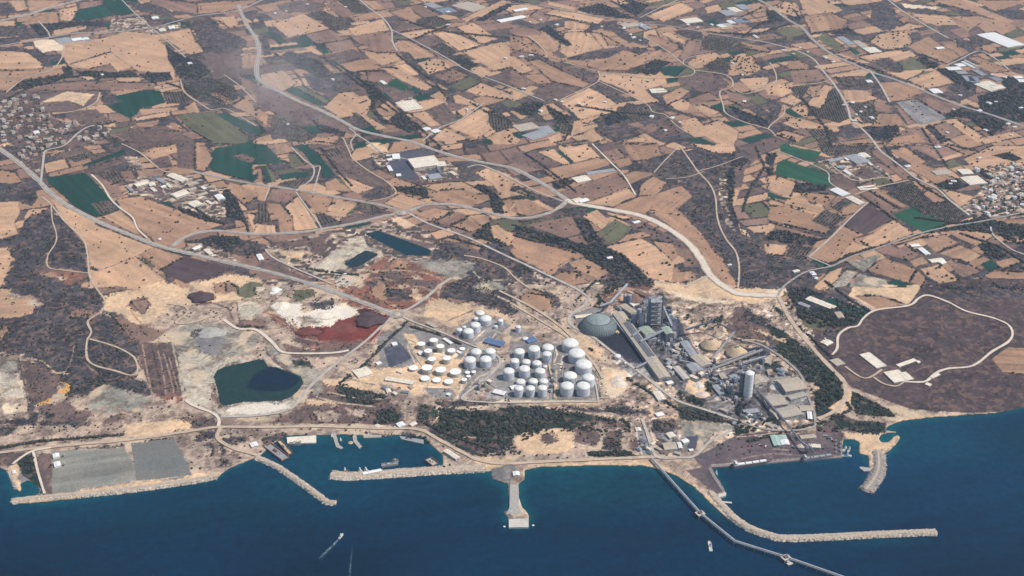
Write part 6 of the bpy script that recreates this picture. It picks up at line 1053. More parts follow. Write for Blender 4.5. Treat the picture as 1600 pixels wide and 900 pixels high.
for place, s, n, roofs in TOWNS:
    protos = []
    for rf in roofs:
        for (a, b, h) in ((7, 5.5, 7), (9, 6, 4.5), (6, 6, 10)):
            m = MB(); m.box(-a, a, -b, b, 0, h)
            if rf == 'terracotta':
                m.mi = 1; m.add([(-a-.5,-b-.5,h),(a+.5,-b-.5,h),(a+.5,b+.5,h),(-a-.5,b+.5,h),(-a*.5,0,h+2.6),(a*.5,0,h+2.6)], [(0,1,5,4),(1,2,5),(2,3,4,5),(3,0,4)])
            else:
                m.mi = 1; m.box(-a+.3, a-.3, -b+.3, b-.3, h, h+.15); m.box(-a*.3, a*.25, -b*.4, b*.3, h+.15, h+2.4)
                for q in (-1, 1): m.box(-a, a, q*b-.25, q*b+.25, h, h+.9); m.box(q*a-.25, q*a+.25, -b, b, h, h+.9)
            m.mi = 2
            for q in (-1, 1):
                for k in range(3): m.box(-a+a*.4*k+a*.4, -a+a*.4*k+a*.6, q*b-.06*(q < 0)*1.0 if q > 0 else q*b-.06, q*b+.06 if q > 0 else q*b, h*.35, h*.62)
            o = m.build('house', [M('wall' if rf != 'white' else 'white'), M(rf), M('glass')]); protos.append((o, rf, False))
    P = pts(s); spots = poly_pts(P, n, random.Random(len(place)), 3.4 if 'town' in place else 3.0)
    used = set(); rh_ = random.Random(5)
    for k, (x, y) in enumerate(spots):
        q = rh_.randrange(len(protos)); src, rf, _ = protos[q]
        if q in used: o = src.copy(); COL.objects.link(o)
        else: o = src; used.add(q)
        c = WV(x, y); o.location = (c.x, c.y, c.z-.4); o.rotation_euler = (0, 0, rh_.choice([.5, .5, 2.07, .8, 0])+rh_.gauss(0, .1)); sc = rh_.uniform(.75, 1.45); o.scale = (sc, sc*rh_.uniform(.8, 1.2), sc*rh_.uniform(.8, 1.1))
        tag(o, "small house with a %s roof in the %s" % (HM[rf], place), 'house', '%s roofed houses in the %s' % (HM[rf], place)); mark([(x-1.5, y-1.5), (x+1.5, y+.5)], 0)
    for q, (src, _, _) in enumerate(protos):
        if q not in used: bpy.data.objects.remove(src)
# scattered country houses
CH = "665,12 700,20 480,8 447,18 430,22 540,12 160,118 1148,30 940,42 975,46 1003,41 1075,40 1090,44 1112,40 828,35 845,32 870,40 990,60 1000,64 985,55 1225,80 1240,85 1262,82 1290,92 1250,75 1302,98 1318,165 1332,162 1345,176 1352,168 1338,180 1362,186 1335,190 1490,172 1530,175 1556,160 1545,163 1575,195 1585,200 1540,205 1580,212 1050,186 1040,205 1018,184 1062,192 868,157 878,160 905,163 700,40 815,90 830,88 790,92 730,172 520,125 1345,245 1550,118 1570,122 1480,208 1500,150 1465,232 1418,262 1490,285 1485,288 1530,248 1270,430 1275,436 250,375 1595,170 1160,118 1163,160 1145,100 945,160 845,175 818,140 1140,415 450,195"
rh_ = random.Random(9); first = None
for k, (x, y) in enumerate(pts(CH)):
    if first is None:
        m = MB(); m.box(-8, 8, -6, 6, 0, 6); m.mi = 1; m.box(-8.4, 8.4, -6.4, 6.4, 6, 6.6); m.box(-3, 3, -3, 3, 6.6, 9); m.mi = 2
        for q in (-5, 0, 5): m.box(q-1, q+1, -6.08, -6, 2, 4.4)
        o = first = m.build('house', [M('wall'), M('white'), M('glass')])
    else: o = first.copy(); COL.objects.link(o)
    c = WV(x, y); o.location = (c.x, c.y, c.z-.4); o.rotation_euler = (0, 0, rh_.uniform(0, 3)); sc = rh_.uniform(.7, 1.35); o.scale = (sc*1.2, sc, sc)
    tag(o, "pale farmhouse standing apart among fields or groves outside the towns", 'house', 'farmhouses scattered over the fields'); mark([(x-2, y-2), (x+2, y+1)], 0)
# ------------------------------------------------------------ breakwaters, quays, piers
rockm = mat('riprap', (.44,.365,.29), .95, .38, .16, 2.0); rockd = mat('riprap_grey', (.27,.23,.20), .95, .4, .16, 2.0)
def breakwater(s, w, h, m, label, name='breakwater', z0=-3.5):
    D = dense(pts(s), 1.5); C3 = np.array([[*flat(px, py, 0), 0] for px, py in D]); n = len(C3); c = C3[0].copy()
    tg = np.gradient(C3[:, :2], axis=0); tg /= np.linalg.norm(tg, axis=1)[:, None]+1e-9; nr = np.stack([-tg[:, 1], tg[:, 0]], 1)
    prof = [(-.62, z0), (-.5, -.2), (-.4, h*.4), (-.3, h*.75), (-.2, h), (0, h), (.2, h), (.3, h*.75), (.4, h*.4), (.5, -.2), (.62, z0)]; K = len(prof); vs = []
    for i in range(n):
        e = min(1, .35+.65*min(i, n-1-i)/4) if True else 1
        for j, (u, z) in enumerate(prof):
            jt = random.gauss(0, 1.3); p = C3[i, :2]+nr[i]*(u*w*e+(jt if j not in (4, 5, 6) else jt*.3)); vs.append((p[0]-c[0], p[1]-c[1], z*(1 if z < 0 else min(1, e+.2))+random.gauss(0, .55 if abs(u) > .25 else .12)))
    mb = MB(); mb.add(vs, [(i*K+j, i*K+j+1, (i+1)*K+j+1, (i+1)*K+j) for i in range(n-1) for j in range(K-1)]+[tuple(range(K))[::-1], tuple((n-1)*K+j for j in range(K))])
    o = empty(name, tuple(c), 0, label, 'breakwater'); mb.build('rock_mound', m, o)
    r = MB(); q = len(C3); A = C3[:, :2]+nr*w*.08; B = C3[:, :2]-nr*w*.08
    r.add([(a[0]-c[0], a[1]-c[1], h+.5) for a in A[2:-2]]+[(b[0]-c[0], b[1]-c[1], h+.5) for b in B[2:-2]], [(i, i+1, q-4+i+1, q-4+i) for i in range(q-5)])
    r.build('crest_road', RM['dirt'] if m is rockm else M('beige'), o)
    # loose armour stones
    st = MB(); 
    for i in range(0, n-1):
        for _ in range(3):
            sd = random.choice((-1, 1)); u = random.uniform(.24, .56); p = C3[i, :2]+nr[i]*sd*u*w; z = h*max(0, (.5-u))/.3; a = random.uniform(.7, 1.9)
            st.add([(p[0]-c[0]+a*x, p[1]-c[1]+a*y, z+a*zz) for x, y, zz in ((-1,-.6,-.5),(1,-.8,-.5),(.8,.9,-.5),(-.9,.7,-.5),(-.5,-.4,.7),(.6,-.5,.5),(.4,.5,.8),(-.5,.5,.6))], [(4,5,6,7),(0,1,5,4),(1,2,6,5),(2,3,7,6),(3,0,4,7)])
    so = st.build('armour_stones', m, o); tag(so, kind='stuff')
    return o
breakwater("398,714 430,728 455,744 480,762 500,777 512,785 526,786", 21, 5, rockm, "narrow stone groyne slanting out from the west harbour")
breakwater("760,731 700,734 640,738 580,742 540,744 516,741", 40, 5, rockm, "broad sandy mole closing the middle harbour")
breakwater("1108,768 1125,788 1145,808 1170,825 1200,836 1225,841 1280,840 1340,837 1400,834 1464,832", 27, 6, rockm, "longest curved breakwater sheltering the cement port")
breakwater("1371,704 1373,725 1370,742 1361,757 1351,769", 42, 6, rockd, "short curved grey breakwater below the sand spit")
breakwater("17,784 60,779 100,776 200,766 300,752 341,744", 26, 6, rockm, "straight sandy sea wall along the grey platform")
breakwater("14,735 20,748 27,765", 14, 3.5, rockm, "tiny spit in the lower left corner")
def slab(name, s, z0, z1, m, label=None, cat=None, kind=None, parent=None):
    P = [Wz(px, py, z1) for px, py in pts(s)]; c = P[0]; mb = MB(); mb.prism([(p.x-c.x, p.y-c.y) for p in P], z0, z1)
    o = mb.build(name, m, parent)
    if not parent: o.location = (c.x, c.y, 0); tag(o, label, cat, None, kind)
    return o
slab('quay', "1111,730 1200,723.5 1240,719.5 1316,714.5 1317,700 1314.5,700 1313,711.5 1240,716.5 1200,720.5 1112,727", -4, 4.3, M('rust_concrete'), "long concrete quay edge of the cement port", 'quay')
slab('quay', "1111,730 1120,746 1132,766 1128,767 1114,746 1106,731", -4, 4.5, M('rust_concrete'), "slanting concrete quay left of the cargo ship", 'quay')
slab('quay', "1122,772 1135,769.5 1134,774.5 1122,777", -4, 4.6, M('wall'), "short pale landing at the tip of the slanting quay", 'quay')
slab('quay', "448,683 494,680 494,691.5 449,692.5", -4, 4.2, M('cream'), "pale rectangular wharf in the corner of the west harbour", 'quay')
slab('pier', "797,757 810,757 811,793 816,803 791,803 796,793", -4, 3.9, M('concrete'), "narrow concrete stem of the T shaped pier", 'pier')
slab('pier', "795,811 826,810 826,823.5 795,824", -4, 4.6, M('wall'), "pale square head of the T shaped pier", 'pier')
slab('jetty', "518,676 524,675 530,695 536,699 532,701 525,698", -4, 3.2, M('concrete'), "left curved jetty in the middle harbour", 'jetty')
slab('jetty', "550,675 556,675 558,688 566,698 561,700 552,690", -4, 3.2, M('concrete'), "right curved jetty in the middle harbour", 'jetty')
slab('jetty', "1344,729 1361,731 1361,735.5 1350,736 1343,731", -4, 3.4, M('concrete'), "small stub jetty on the grey breakwater", 'jetty')
slab('wharf', "568,679.5 596,679 596,683 568,684", -4, 3, M('concrete'), "low strip wharf along the harbour road", 'wharf')
slab('wharf', "624,681 662,687 662,693.5 627,686", -4, 3.2, M('wallgray'), "grey wharf at the right end of the middle harbour", 'wharf')
slab('jetty', "1128,783 1143,784 1144,786.5 1128,785", 1, 2.2, M('wall'), "thin finger jetty inside the cement port", 'jetty')
# ------------------------------------------------------------ conveyor trestle out to sea
def trestle(A, B, label):
    a = Wz(*A, 9); b = Wz(*B, 9); o = empty('conveyor_pier', (a.x, a.y, 0), 0, label, 'conveyor pier'); O = Vector((a.x, a.y, 0))
    m = MB(); m.beam(a-O, b-O, 6, 1.2); m.build('deck', M('gray'), o)
    m = MB(); sd = (b-a).normalized(); sd = Vector((-sd.y, sd.x, 0)); m.beam(a-O+sd*1.2+Vector((0,0,2)), b-O+sd*1.2+Vector((0,0,2)), 3, 2.6); m.build('gallery', M('steel'), o)
    m = MB(); m.beam(a-O-sd*2.2+Vector((0,0,1.1)), b-O-sd*2.2+Vector((0,0,1.1)), .9); m.build('pipe', M('wall'), o)
    n = int((b-a).length/24)
    for k in range(n+1):
        p = a+(b-a)*k/max(n, 1)-O; m = MB()
        for q in (-1, 1): m.beam(p+sd*2.5*q, Vector((p.x, p.y, -4))+sd*4*q, 1.1)
        m.beam(p+sd*3-Vector((0,0,1.5)), p-sd*3-Vector((0,0,1.5)), .8); m.build('pile', M('wallgray'), o)
trestle((1017,716), (1094,802), "first straight run of the long conveyor pier from the shore"); trestle((1094,802), (1148,846), "second run of the conveyor pier below the first platform")
trestle((1148,846), (1228,871), "third run of the conveyor pier up to the second platform"); trestle((1228,871), (1345,912), "last run of the conveyor pier leaving the picture")
for (px, py, lb) in ((1094,802,"square loading platform halfway along the conveyor pier"), (1228,871,"square loading platform with a lower deck, farther out on the pier")):
    p = Wz(px, py, 9); o = empty('loading_platform', (p.x, p.y, 0), .5, lb, 'platform')
    m = MB(); m.box(-11, 11, -9, -4, 8.4, 10); m.box(-11, 11, 4, 9, 8.4, 10); m.box(-11, -6, -4, 4, 8.4, 10); m.box(6, 11, -4, 4, 8.4, 10); m.build('deck', M('wall'), o)
    m = MB(); m.box(-5, 5, -3.5, 3.5, 9, 13.5); m.build('housing', M('rust'), o)
    for a in (-9, 0, 9):
        for b in (-8, 8): m = MB(); m.beam((a, b, 8.4), (a, b, -4), 1.5); m.build('pile', M('wallgray'), o)
    m = MB(); m.beam((0, 0, 13.5), (0, 0, 20), 1.2); m.beam((0, 0, 19), (9, -5, 17), .9); m.build('crane', M('darkgray'), o)
    if px > 1200: m = MB(); m.box(-9, 6, -22, -13, 3, 4.2); m.box(-5, 3, -13, -9, 5, 6); m.build('lower_deck', M('wall'), o)
p = Wz(1148, 846, 0); 
# ------------------------------------------------------------ ships and boats
def ship(A, B, beam_, hull, label, cat='ship', name='ship', house_at=-.8, hatches=5, hcol='white', supm='hullwhite', gear=True, fb=5.0):
    a = Wz(*A, 0); b = Wz(*B, 0); l = (b-a).length/2; ang = math.atan2(b.y-a.y, b.x-a.x); c = (a+b)/2
    o = empty(name, (c.x, c.y, 0), ang, label, cat); w = beam_/2
    out = [(-l, -w*.8), (-l*.9, -w), (l*.62, -w), (l*.85, -w*.62), (l, 0), (l*.85, w*.62), (l*.62, w), (-l*.9, w), (-l, w*.8)]
    vs = [(x*.985, y*.9, -1.5) for x, y in out]+[(x, y, fb+(.9 if x > l*.6 else 0)) for x, y in out]; n = len(out)
    m = MB(); m.add(vs, [(i, (i+1) % n, n+(i+1) % n, n+i) for i in range(n)]); m.build('hull', M(hull), o)
    m = MB(); m.add([(x*.97, y*.95, fb-.5) for x, y in out], [tuple(range(n))]); m.build('deck', M('rust' if hull != 'hullwhite' else 'wall'), o)
    hx = house_at*l; q = max(2.5, l*.1); m = MB()
    m.box(hx-q, hx+q, -w*.8, w*.8, fb-.5, fb+3); m.box(hx-q*.8, hx+q*.7, -w*.7, w*.7, fb+3, fb+6); m.box(hx-q*.5, hx+q*.6, -w*.95 if gear else -w*.6, w*.95 if gear else w*.6, fb+6, fb+8.4)
    sp = m.build('superstructure', M(supm), o); m = MB(); m.box(hx+q*.61, hx+q*.66, -w*.55, w*.55, fb+6.8, fb+7.9); m.build('window', M('glass'), sp)
    m = MB(); m.lathe([(w*.16+.5, fb+6), (w*.14+.5, fb+11)], 12, cx=hx-q*.75); m.build('funnel', M('blue'), o)
    for k in range(hatches):
        x0 = (hx+q+2)+(l*.75-hx-q-2)*k/hatches; x1 = (hx+q+2)+(l*.75-hx-q-2)*(k+.86)/hatches; m = MB(); m.box(x0, x1, -w*.55, w*.55, fb-.4, fb+1.5); m.build('hatch_cover', M(hcol), o)
    if gear:
        m = MB(); m.beam((l*.85, 0, fb), (l*.85, 0, fb+9), .6); m.beam((hx, 0, fb+8), (hx, 0, fb+14), .6); m.build('mast', M('wall'), o)
    return o
ship((1143,731), (1206,722), 15, 'darkgray', "dark cargo ship with white hatch covers moored at the port quay", hatches=4, fb=8.5)
ship((1252,720.5), (1306,713), 14, 'bluegray', "grey bulk carrier under the ship loader at the port quay", hatches=4, hcol='gray', supm='wall', fb=8)
ship((1315,713), (1331,713), 7, 'hullwhite', "white tug outermost at the end of the port quay", 'tug', 'tug', .1, 0, gear=False, fb=3)
ship((1317,706), (1323,699), 6, 'hullwhite', "white tug moored left behind the outermost tug", 'tug', 'tug', .1, 0, gear=False, fb=3)
ship((1325,707), (1328,700), 6, 'hullwhite', "white tug moored right behind the outermost tug", 'tug', 'tug', .1, 0, gear=False, fb=3)
ship((1111,862), (1108,846), 9, 'hullwhite', "white boat lying alone off the conveyor pier", 'boat', 'boat', -.1, 0, gear=False, fb=2.5)
ship((529.5,842.5), (536.5,834.5), 5, 'hullwhite', "white motor boat running with a foam tail on open water", 'boat', 'boat', -.2, 0, gear=False, fb=2.4)
ship((1118,738), (1121,743), 4, 'hullwhite', "small white launch beside the slanting quay", 'boat', 'boat', 0, 0, gear=False, fb=2)
for (A, B, lb) in (((536,736),(544,735),"dark red fishing boat near the tip of the sandy mole"), ((560,735),(566,736),"white fishing boat left of the white shed roof on the mole"), ((569,734),(576,736),"white fishing boat right beside the others on the mole"),((530,690),(536,688),"boat moored beside the left curved jetty"),((516,684),(522,682),"pale boat moored left of the left curved jetty")):
    ship(A, B, 5, 'red' if 'red' in lb else 'hullwhite', lb, 'fishing boat', 'fishing_boat', -.2, 0, gear=False, fb=1.8)
for (A, B, w, hm_, dm, lb) in (((418,697),(446,718),26,'rust','wallgray',"large rust red floating dock by the west groyne"), ((436,690),(454,710),14,'rust','ochre',"smaller orange barge behind the floating dock"), ((596,729),(622,725),12,'wallgray','gray',"grey work barge alongside the sandy mole"),((668,718),(680,727),22,'rust','beige',"rusty pontoon at the root of the sandy mole"),((452,695),(470,695),8,'wallgray','gray',"grey pontoon in front of the rectangular wharf"),((614,720),(622,722),8,'wallgray','wall',"square crane pontoon behind the work barge")):
    a = Wz(*A, 0); b = Wz(*B, 0); l = (b-a).length/2; c = (a+b)/2; o = empty('barge', (c.x, c.y, 0), math.atan2(b.y-a.y, b.x-a.x), lb, 'barge')
    m = MB(); m.box(-l, l, -w/2, w/2, -1, 2.6); m.build('hull', M(hm_), o); m = MB(); m.box(-l+1.5, l-1.5, -w/2+2, w/2-2, 2.6, 3); m.build('deck', M(dm), o)
    for sd in (-1, 1): m = MB(); m.box(-l, l, sd*w/2-(1.4 if sd > 0 else 0), sd*w/2+(1.4 if sd < 0 else 0), 2.6, 6.5); m.build('side_wall', M(hm_), o)
    m = MB(); m.box(-l*.3, l*.05, -2.5, 2.5, 3, 7); m.build('cabin', M('red' if 'red' in lb else 'wall'), o); m = MB(); m.beam((l*.4, 0, 3), (l*.4, 0, 12), 1); m.beam((l*.4, 0, 11), (-l*.3, 2, 9), .7); m.build('crane', M('darkgray'), o)
shed('H', "762,335 768,350 893,328", 4, 'white', 'wall', "long white shed roof on the sandy mole", 'shed', 'shed')
def buoy(px, py, lb):
    p = Wz(px, py, 0); o = empty('buoy', tuple(p), 0, lb, 'buoy'); m = MB(); m.lathe([(1.2,-.6),(3,0),(3,1.2),(1,1.8)], 16); m.build('float', M('hullwhite'), o); m = MB(); m.lathe([(.7,1.6),(.4,4.5)], 8); m.build('marker', M('red'), o)
buoy(833,821,"white mooring buoy right of the pier head"); buoy(788,823,"white mooring buoy left of the pier head"); buoy(574,679,"orange topped buoy raft between the curved jetties")
p = Wz(548,692,0); o = empty('raft', tuple(p), 0, "round orange raft between the two curved jetties", 'raft'); m = MB(); m.lathe([(7,0),(7,1.2),(4,2)], 20); m.build('float', M('ochre'), o); m = MB(); m.box(-2,2,-2,2,2,4.5); m.build('cabin', M('wall'), o)
# wakes: broken foam lying on the water
foam = bpy.data.materials.new('foam'); foam.use_nodes = True; n = foam.node_tree; b = n.nodes['Principled BSDF']; b.inputs['Base Color'].default_value = (.32,.45,.50,1); b.inputs['Roughness'].default_value = .8
tr = n.nodes.new('ShaderNodeBsdfTransparent'); mx = n.nodes.new('ShaderNodeMixShader'); no = n.nodes.new('ShaderNodeTexNoise'); no.inputs['Scale'].default_value = .16; no.inputs['Detail'].default_value = 5
tc = n.nodes.new('ShaderNodeTexCoord'); n.links.new(tc.outputs['Object'], no.inputs['Vector']); at = n.nodes.new('ShaderNodeAttribute'); at.attribute_name = 'soil'
mm = n.nodes.new('ShaderNodeMath'); mm.operation = 'MULTIPLY'; mr = n.nodes.new('ShaderNodeMapRange'); mr.inputs[1].default_value = .38; mr.inputs[2].default_value = .6
n.links.new(no.outputs[0], mr.inputs[0]); n.links.new(mr.outputs[0], mm.inputs[0]); n.links.new(at.outputs['Fac'], mm.inputs[1]); n.links.new(mm.outputs[0], mx.inputs[0]); n.links.new(tr.outputs[0], mx.inputs[1]); n.links.new(b.outputs[0], mx.inputs[2]); n.links.new(mx.outputs[0], n.nodes['Material Output'].inputs[0])
for s, w0, w1, st in (("529,843 520,852 510,862 498,874", 6, 16, .95), ("546,905 547,890 549,870 551,850", 7, 3, .55)):
    D = dense(pts(s), 2); C3 = np.array([[*flat(x, y, .35), .35] for x, y in D]); k = len(D); tg = np.gradient(C3[:, :2], axis=0); tg /= np.linalg.norm(tg, axis=1)[:, None]; nr = np.stack([-tg[:, 1], tg[:, 0]], 1)
    V_ = []; cl = []
    for j, u in enumerate((-1, 0, 1)):
        for i in range(k):
            t = i/(k-1); ww = (w0+(w1-w0)*t)/2; V_.append([*(C3[i, :2]+nr[i]*u*ww), .35]); f = (st if u == 0 else .05)*(1-t)**.8; cl.append([f, f, f])
    F_ = np.array([(j*k+i, (j+1)*k+i, (j+1)*k+i+1, j*k+i+1) for j in range(2) for i in range(k-1)])
    me = big_mesh('wake', np.array(V_), F_, np.array(cl)); me.materials.append(foam); o = bpy.data.objects.new('wake', me); COL.objects.link(o); tag(o, kind='structure')
# ship loader on the quay
p = WV(1264, 708); o = empty('ship_loader', (p.x, p.y, 4.3), .1, "dark ship loader standing over the grey bulk carrier", 'ship loader')
for a in (-8, 8):
    for b in (-6, 6): m = MB(); m.beam((a, b, 0), (a*.6, b*.6, 16), 1.5); m.build('leg', M('darkgray'), o)
m = MB(); m.box(-7, 7, -5, 5, 15, 19); m.build('machine_house', M('bluegray'), o); m = MB(); m.beam((0, 4, 20), (6, -34, 18), 2.2); m.build('boom', M('darkgray'), o); m = MB(); m.beam((0, 0, 19), (0, 2, 32), 1.4); m.beam((0, 2, 32), (5, -26, 19), .6); m.beam((0, 2, 32), (-10, 16, 18), .6); m.build('mast', M('darkgray'), o)
m = MB(); m.beam((-2, 2, 18), (-14, 24, 20), 3); m.build('counterweight', M('gray'), o)
# lorries and containers
def truck(px, py, ang, col, label, grp=None):
    p = WV(px, py); o = empty('lorry', (p.x, p.y, p.z+.3), ang, label, 'lorry', grp); m = MB(); m.box(-5, 4, -1.5, 1.5, 1.2, 4.2); m.build('trailer', M(col), o); m = MB(); m.box(4.4, 6.8, -1.4, 1.4, .8, 3.6); cb = m.build('cab', M('white'), o)
    m = MB(); m.box(6.8, 6.9, -1.1, 1.1, 2.2, 3.3); m.build('windscreen', M('glass'), cb)
    for x in (-4, -2.4, 5.5):
        m = MB()
        for y in (-1.5, 1.5): m.beam((x, y-.2, .6), (x, y+.2, .6), 1.1)
        m.build('wheel', M('black'), o)
tp = [(520,438),(526,434),(533,431),(539,429),(531,441),(537,437),(536,445),(543,441),(527,431),(546,447)]
for k, (x, y) in enumerate(tp): truck(x, y, .5, 'darkgray' if k % 3 else 'white', "lorry parked on the pale quarry lot beside the double road", 'lorries on the pale quarry lot')
for k, (x, y) in enumerate([(99,713),(100,727)]): truck(x, y, 1.5, 'darkgray', ["dark lorry beside the upper white tent","dark lorry beside the lower white tent"][k])
for k, (x, y) in enumerate([(1190,697),(1196,699),(1180,684),(1187,684),(1193,683),(1240,700),(1290,682),(1296,686),(1302,690)]): truck(x, y, rg.uniform(0, 3), rg.choice(['red','darkgray','wall']), "lorry standing on the plum coloured port yard", 'lorries on the port yard')
for k in range(7):
    p = WV(1306+k % 2*7, 690+k*3.1); o = empty('container_stack', (p.x, p.y, p.z+.3), 1.5, "pale bulk bin beside the right end of the port quay", 'bin', 'pale bins by the quay end'); m = MB(); m.box(-3,3,-1.3,1.3,0,5); m.build('body', M('wall'), o); m = MB(); m.box(-3.1,3.1,-1.4,1.4,5,5.2); m.build('lid', M('gray'), o)
# cars along the roads
cars = [(700,92),(455,435),(330,404),(510,452),(585,478),(140,338),(90,310),(690,320),(740,327),(575,344),(430,365),(700,359),(820,413),(1240,438),(1380,385),(1500,351),(600,212),(700,241),(1275,98),(1327,180),(1150,58),(980,34),(580,666),(240,683),(880,722),(1168,667),(1262,620)]
for w_, kd_, s_ in ROADS:
    if kd_ != 'dirt' and w_ >= 10:
        Dn = dense(pts(s_), 4)
        for q in range(int(len(Dn)/22)):
            t_ = rg.choice(Dn)
            if 0 < t_[0] < 1600 and t_[1] > 120: cars.append(t_)
proto = None
for x, y in cars:
    p = WV(x, y); 
    if proto is None:
        proto = o = empty('car', (0,0,0)); m = MB(); m.box(-2.2,2.2,-.9,.9,.3,1); m.box(-1.3,1,-.8,.8,1,1.55); bd = m.build('body', M('white'), o); m = MB(); m.box(1.0,1.08,-.7,.7,1.02,1.5); m.build('windscreen', M('glass'), o)
    else: o = copy_tree(proto)
    o.location = (p.x, p.y, p.z+2.6); o.rotation_euler = (0, 0, rg.uniform(-.5, .5)); tag(o, "small white car driving on one of the country roads", 'car', 'cars on the roads')
# ------------------------------------------------------------ trees and bushes
rt = random.Random(21)
TP = []       # (px, py, radius m, shade)
def area(P): return abs(sum(P[i-1][0]*P[i][1]-P[i][0]*P[i-1][1] for i in range(len(P))))/2
clsidx = lambda px, py: cls[min(NY-1, max(0, np.searchsorted(ys, py))), min(NX-1, max(0, np.searchsorted(xs, px)))]
for _, s_ in PONDS: 
    pp = np.array(pts(s_)); 
    for yy in range(int(pp[:,1].min()), int(pp[:,1].max())+1):
        for xx in range(int(pp[:,0].min()), int(pp[:,0].max())+1):
            if in_poly(np.array([[xx+.5]]), np.array([[yy+.5]]), pts(s_))[0, 0]: BMASK[yy-1:yy+2, xx+49:xx+52] = True
def ok(x, y):
    i, j = int(y), int(x)+50
    return not (0 <= i < 900 and 0 <= j < 1700 and (BMASK[i, j] or ROADMASK[i, j]))
for c, n, P in POLYS:
    A = area(P)
    if n:
        for x, y in poly_pts(P, int(n*1.6), rt): TP.append((x, y, rt.uniform(3.2, 6.2), .8))
    dens = dict(K=.14, F=.115, k=.06, p=.016, P=0, D=.006, e=.010, q=.005, b=.0035, t=.0009, s=.0005).get(c, 0)
    if dens:
        for x, y in poly_pts(P, int(A*dens*rt.uniform(.7, 1.2)), rt, tries=4):
            if c != clsidx(x, y) and c not in 'KkF': continue
            f = float(vn(np.array(x/9), np.array(y/6), 71))
            if c in 'kpqe' and f < .45: continue
            if c in 'KF' and f < (.30 if c == 'K' else .42): continue
            TP.append((x, y, rt.uniform(*dict(K=(2,6.5), F=(1.4,4.4), k=(1.5,3.6), p=(1.6,3.2), D=(1,2.2)).get(c, (1.6,3.6))), 1.0 if c in 'KF' else .75))
for a, b, big in HEDGE_EDGES:
    L_ = math.hypot(a[0]-b[0], a[1]-b[1]); dens = 1.0 if big == 2 else .5 if big else .16; f0 = rt.uniform(0, 50)
    for _ in range(int(L_*dens)):
        t = rt.random()
        if float(vn(np.array(t*L_/14+f0), np.array(.5), 72)) < (.15 if big == 2 else .36): continue
        x, y = a[0]+(b[0]-a[0])*t+rt.gauss(0, .7), a[1]+(b[1]-a[1])*t+rt.gauss(0, .4)
        if ok(x, y) and y < 720: TP.append((x, y, rt.uniform(2.2, 5) if big else rt.uniform(1.6, 3.6), .9))
for P, (dx, dy) in ROWS:     # orchards: trees in rows
    c0 = flat(*np.mean(P, 0)); ext = max(math.hypot(flat(*p)[0]-c0[0], flat(*p)[1]-c0[1]) for p in P); sp = rt.uniform(11, 14)
    n = int(ext/sp)+1; pa = np.array(P); miss = rt.uniform(.08, .3)
    for i in range(-n, n+1):
        for j in range(-n, n+1):
            if rt.random() < miss: continue
            x, y = c0[0]+dx*i*sp*.8-dy*j*sp, c0[1]+dy*i*sp*.8+dx*j*sp
            z = -CAM_H; dcam = y*CP-z*SP; px = 800+FPX*x/dcam; py = 450-FPX*(y*SP+z*CP)/dcam
            c = False
            for q in range(len(P)):
                x0, y0 = P[q]; x1, y1 = P[(q+1) % len(P)]
                if (y0 > py) != (y1 > py) and px < (x1-x0)*(py-y0)/(y1-y0)+x0: c = not c
            if c and -60 < px < 1660 and py > -20 and ok(px, py): TP.append((px+rt.gauss(0, .2), py+rt.gauss(0, .1), rt.uniform(2.2, 3.6), .8))
for s, n in (("-60,-20 1660,-20 1660,450 -60,450", 2000), ("0,455 900,455 900,700 0,700", 1300), ("900,455 1300,470 1300,690 960,690", 420), ("-10,150 60,150 80,190 110,235 60,250 60,280 20,250 -10,215", 260), ("1512,268 1560,258 1620,250 1620,335 1560,340 1500,335 1530,315 1545,300 1530,290", 260), ("1100,680 1310,680 1310,705 1110,720",60)):
    for x, y in poly_pts(pts(s), n, rt, tries=2):
        if clsidx(x, y) in 'kKpobtsmqexyDj': (vn(np.array(x/11), np.array(y/7), 77) > (.5 if y > 450 else .3)) and TP.append((x, y, rt.uniform(1.2, 3.2) if y > 450 else rt.uniform(2.2, 4.8), .8))
# a few tall, well seen trees stand as individuals
GROVES = [("tall dark tree in the grove between the cement works and the cream coast road", "1250,560 1300,575 1320,610 1310,640 1285,645 1262,600", 62),
 ("dark bushy tree in the wood left of the storage dome and rusty store", "945,455 965,440 955,470 945,485 935,480 932,465", 26),
 ("round dark tree beside the dry bank behind the cone stores", "1070,490 1085,500 1128,495 1125,515 1100,515 1075,508", 22),
 ("dark tree beside the cement works ring road", "1145,632 1170,625 1170,650 1150,652", 14),
 ("dark tree on the bank between the conveyor yards of the cement works", "1105,598 1114,596 1118,612 1108,615", 9),
 ("dark tree in the belt along the railway of the works road", "1060,612 1100,628 1098,640 1064,624", 24),
 ("dark tree in the plots between the works and the port yard", "1150,660 1215,655 1220,668 1150,680", 30),
 ("dark shrub tree in the green wood above the coast road", "690,640 800,655 880,668 860,680 760,700 690,690", 78),
 ("dark tree in the belt around the small sports field", "1228,470 1270,472 1330,495 1310,520 1262,505 1240,490", 35)]
HERO = []
for lb, s, n in GROVES:
    for x, y in poly_pts(pts(s), n, rt, mind=2.2, blocked=True, tries=30): HERO.append((x, y, lb))
HERO = HERO[:300]
leaf = [mat('leaf_dark', (.028,.045,.030), .95, .5, .35), mat('leaf_mid', (.040,.060,.036), .95, .5, .3), mat('leaf_olive', (.055,.066,.045), .95, .45, .3)]
bark = mat('bark', (.13,.09,.06), .95, .3, .5)
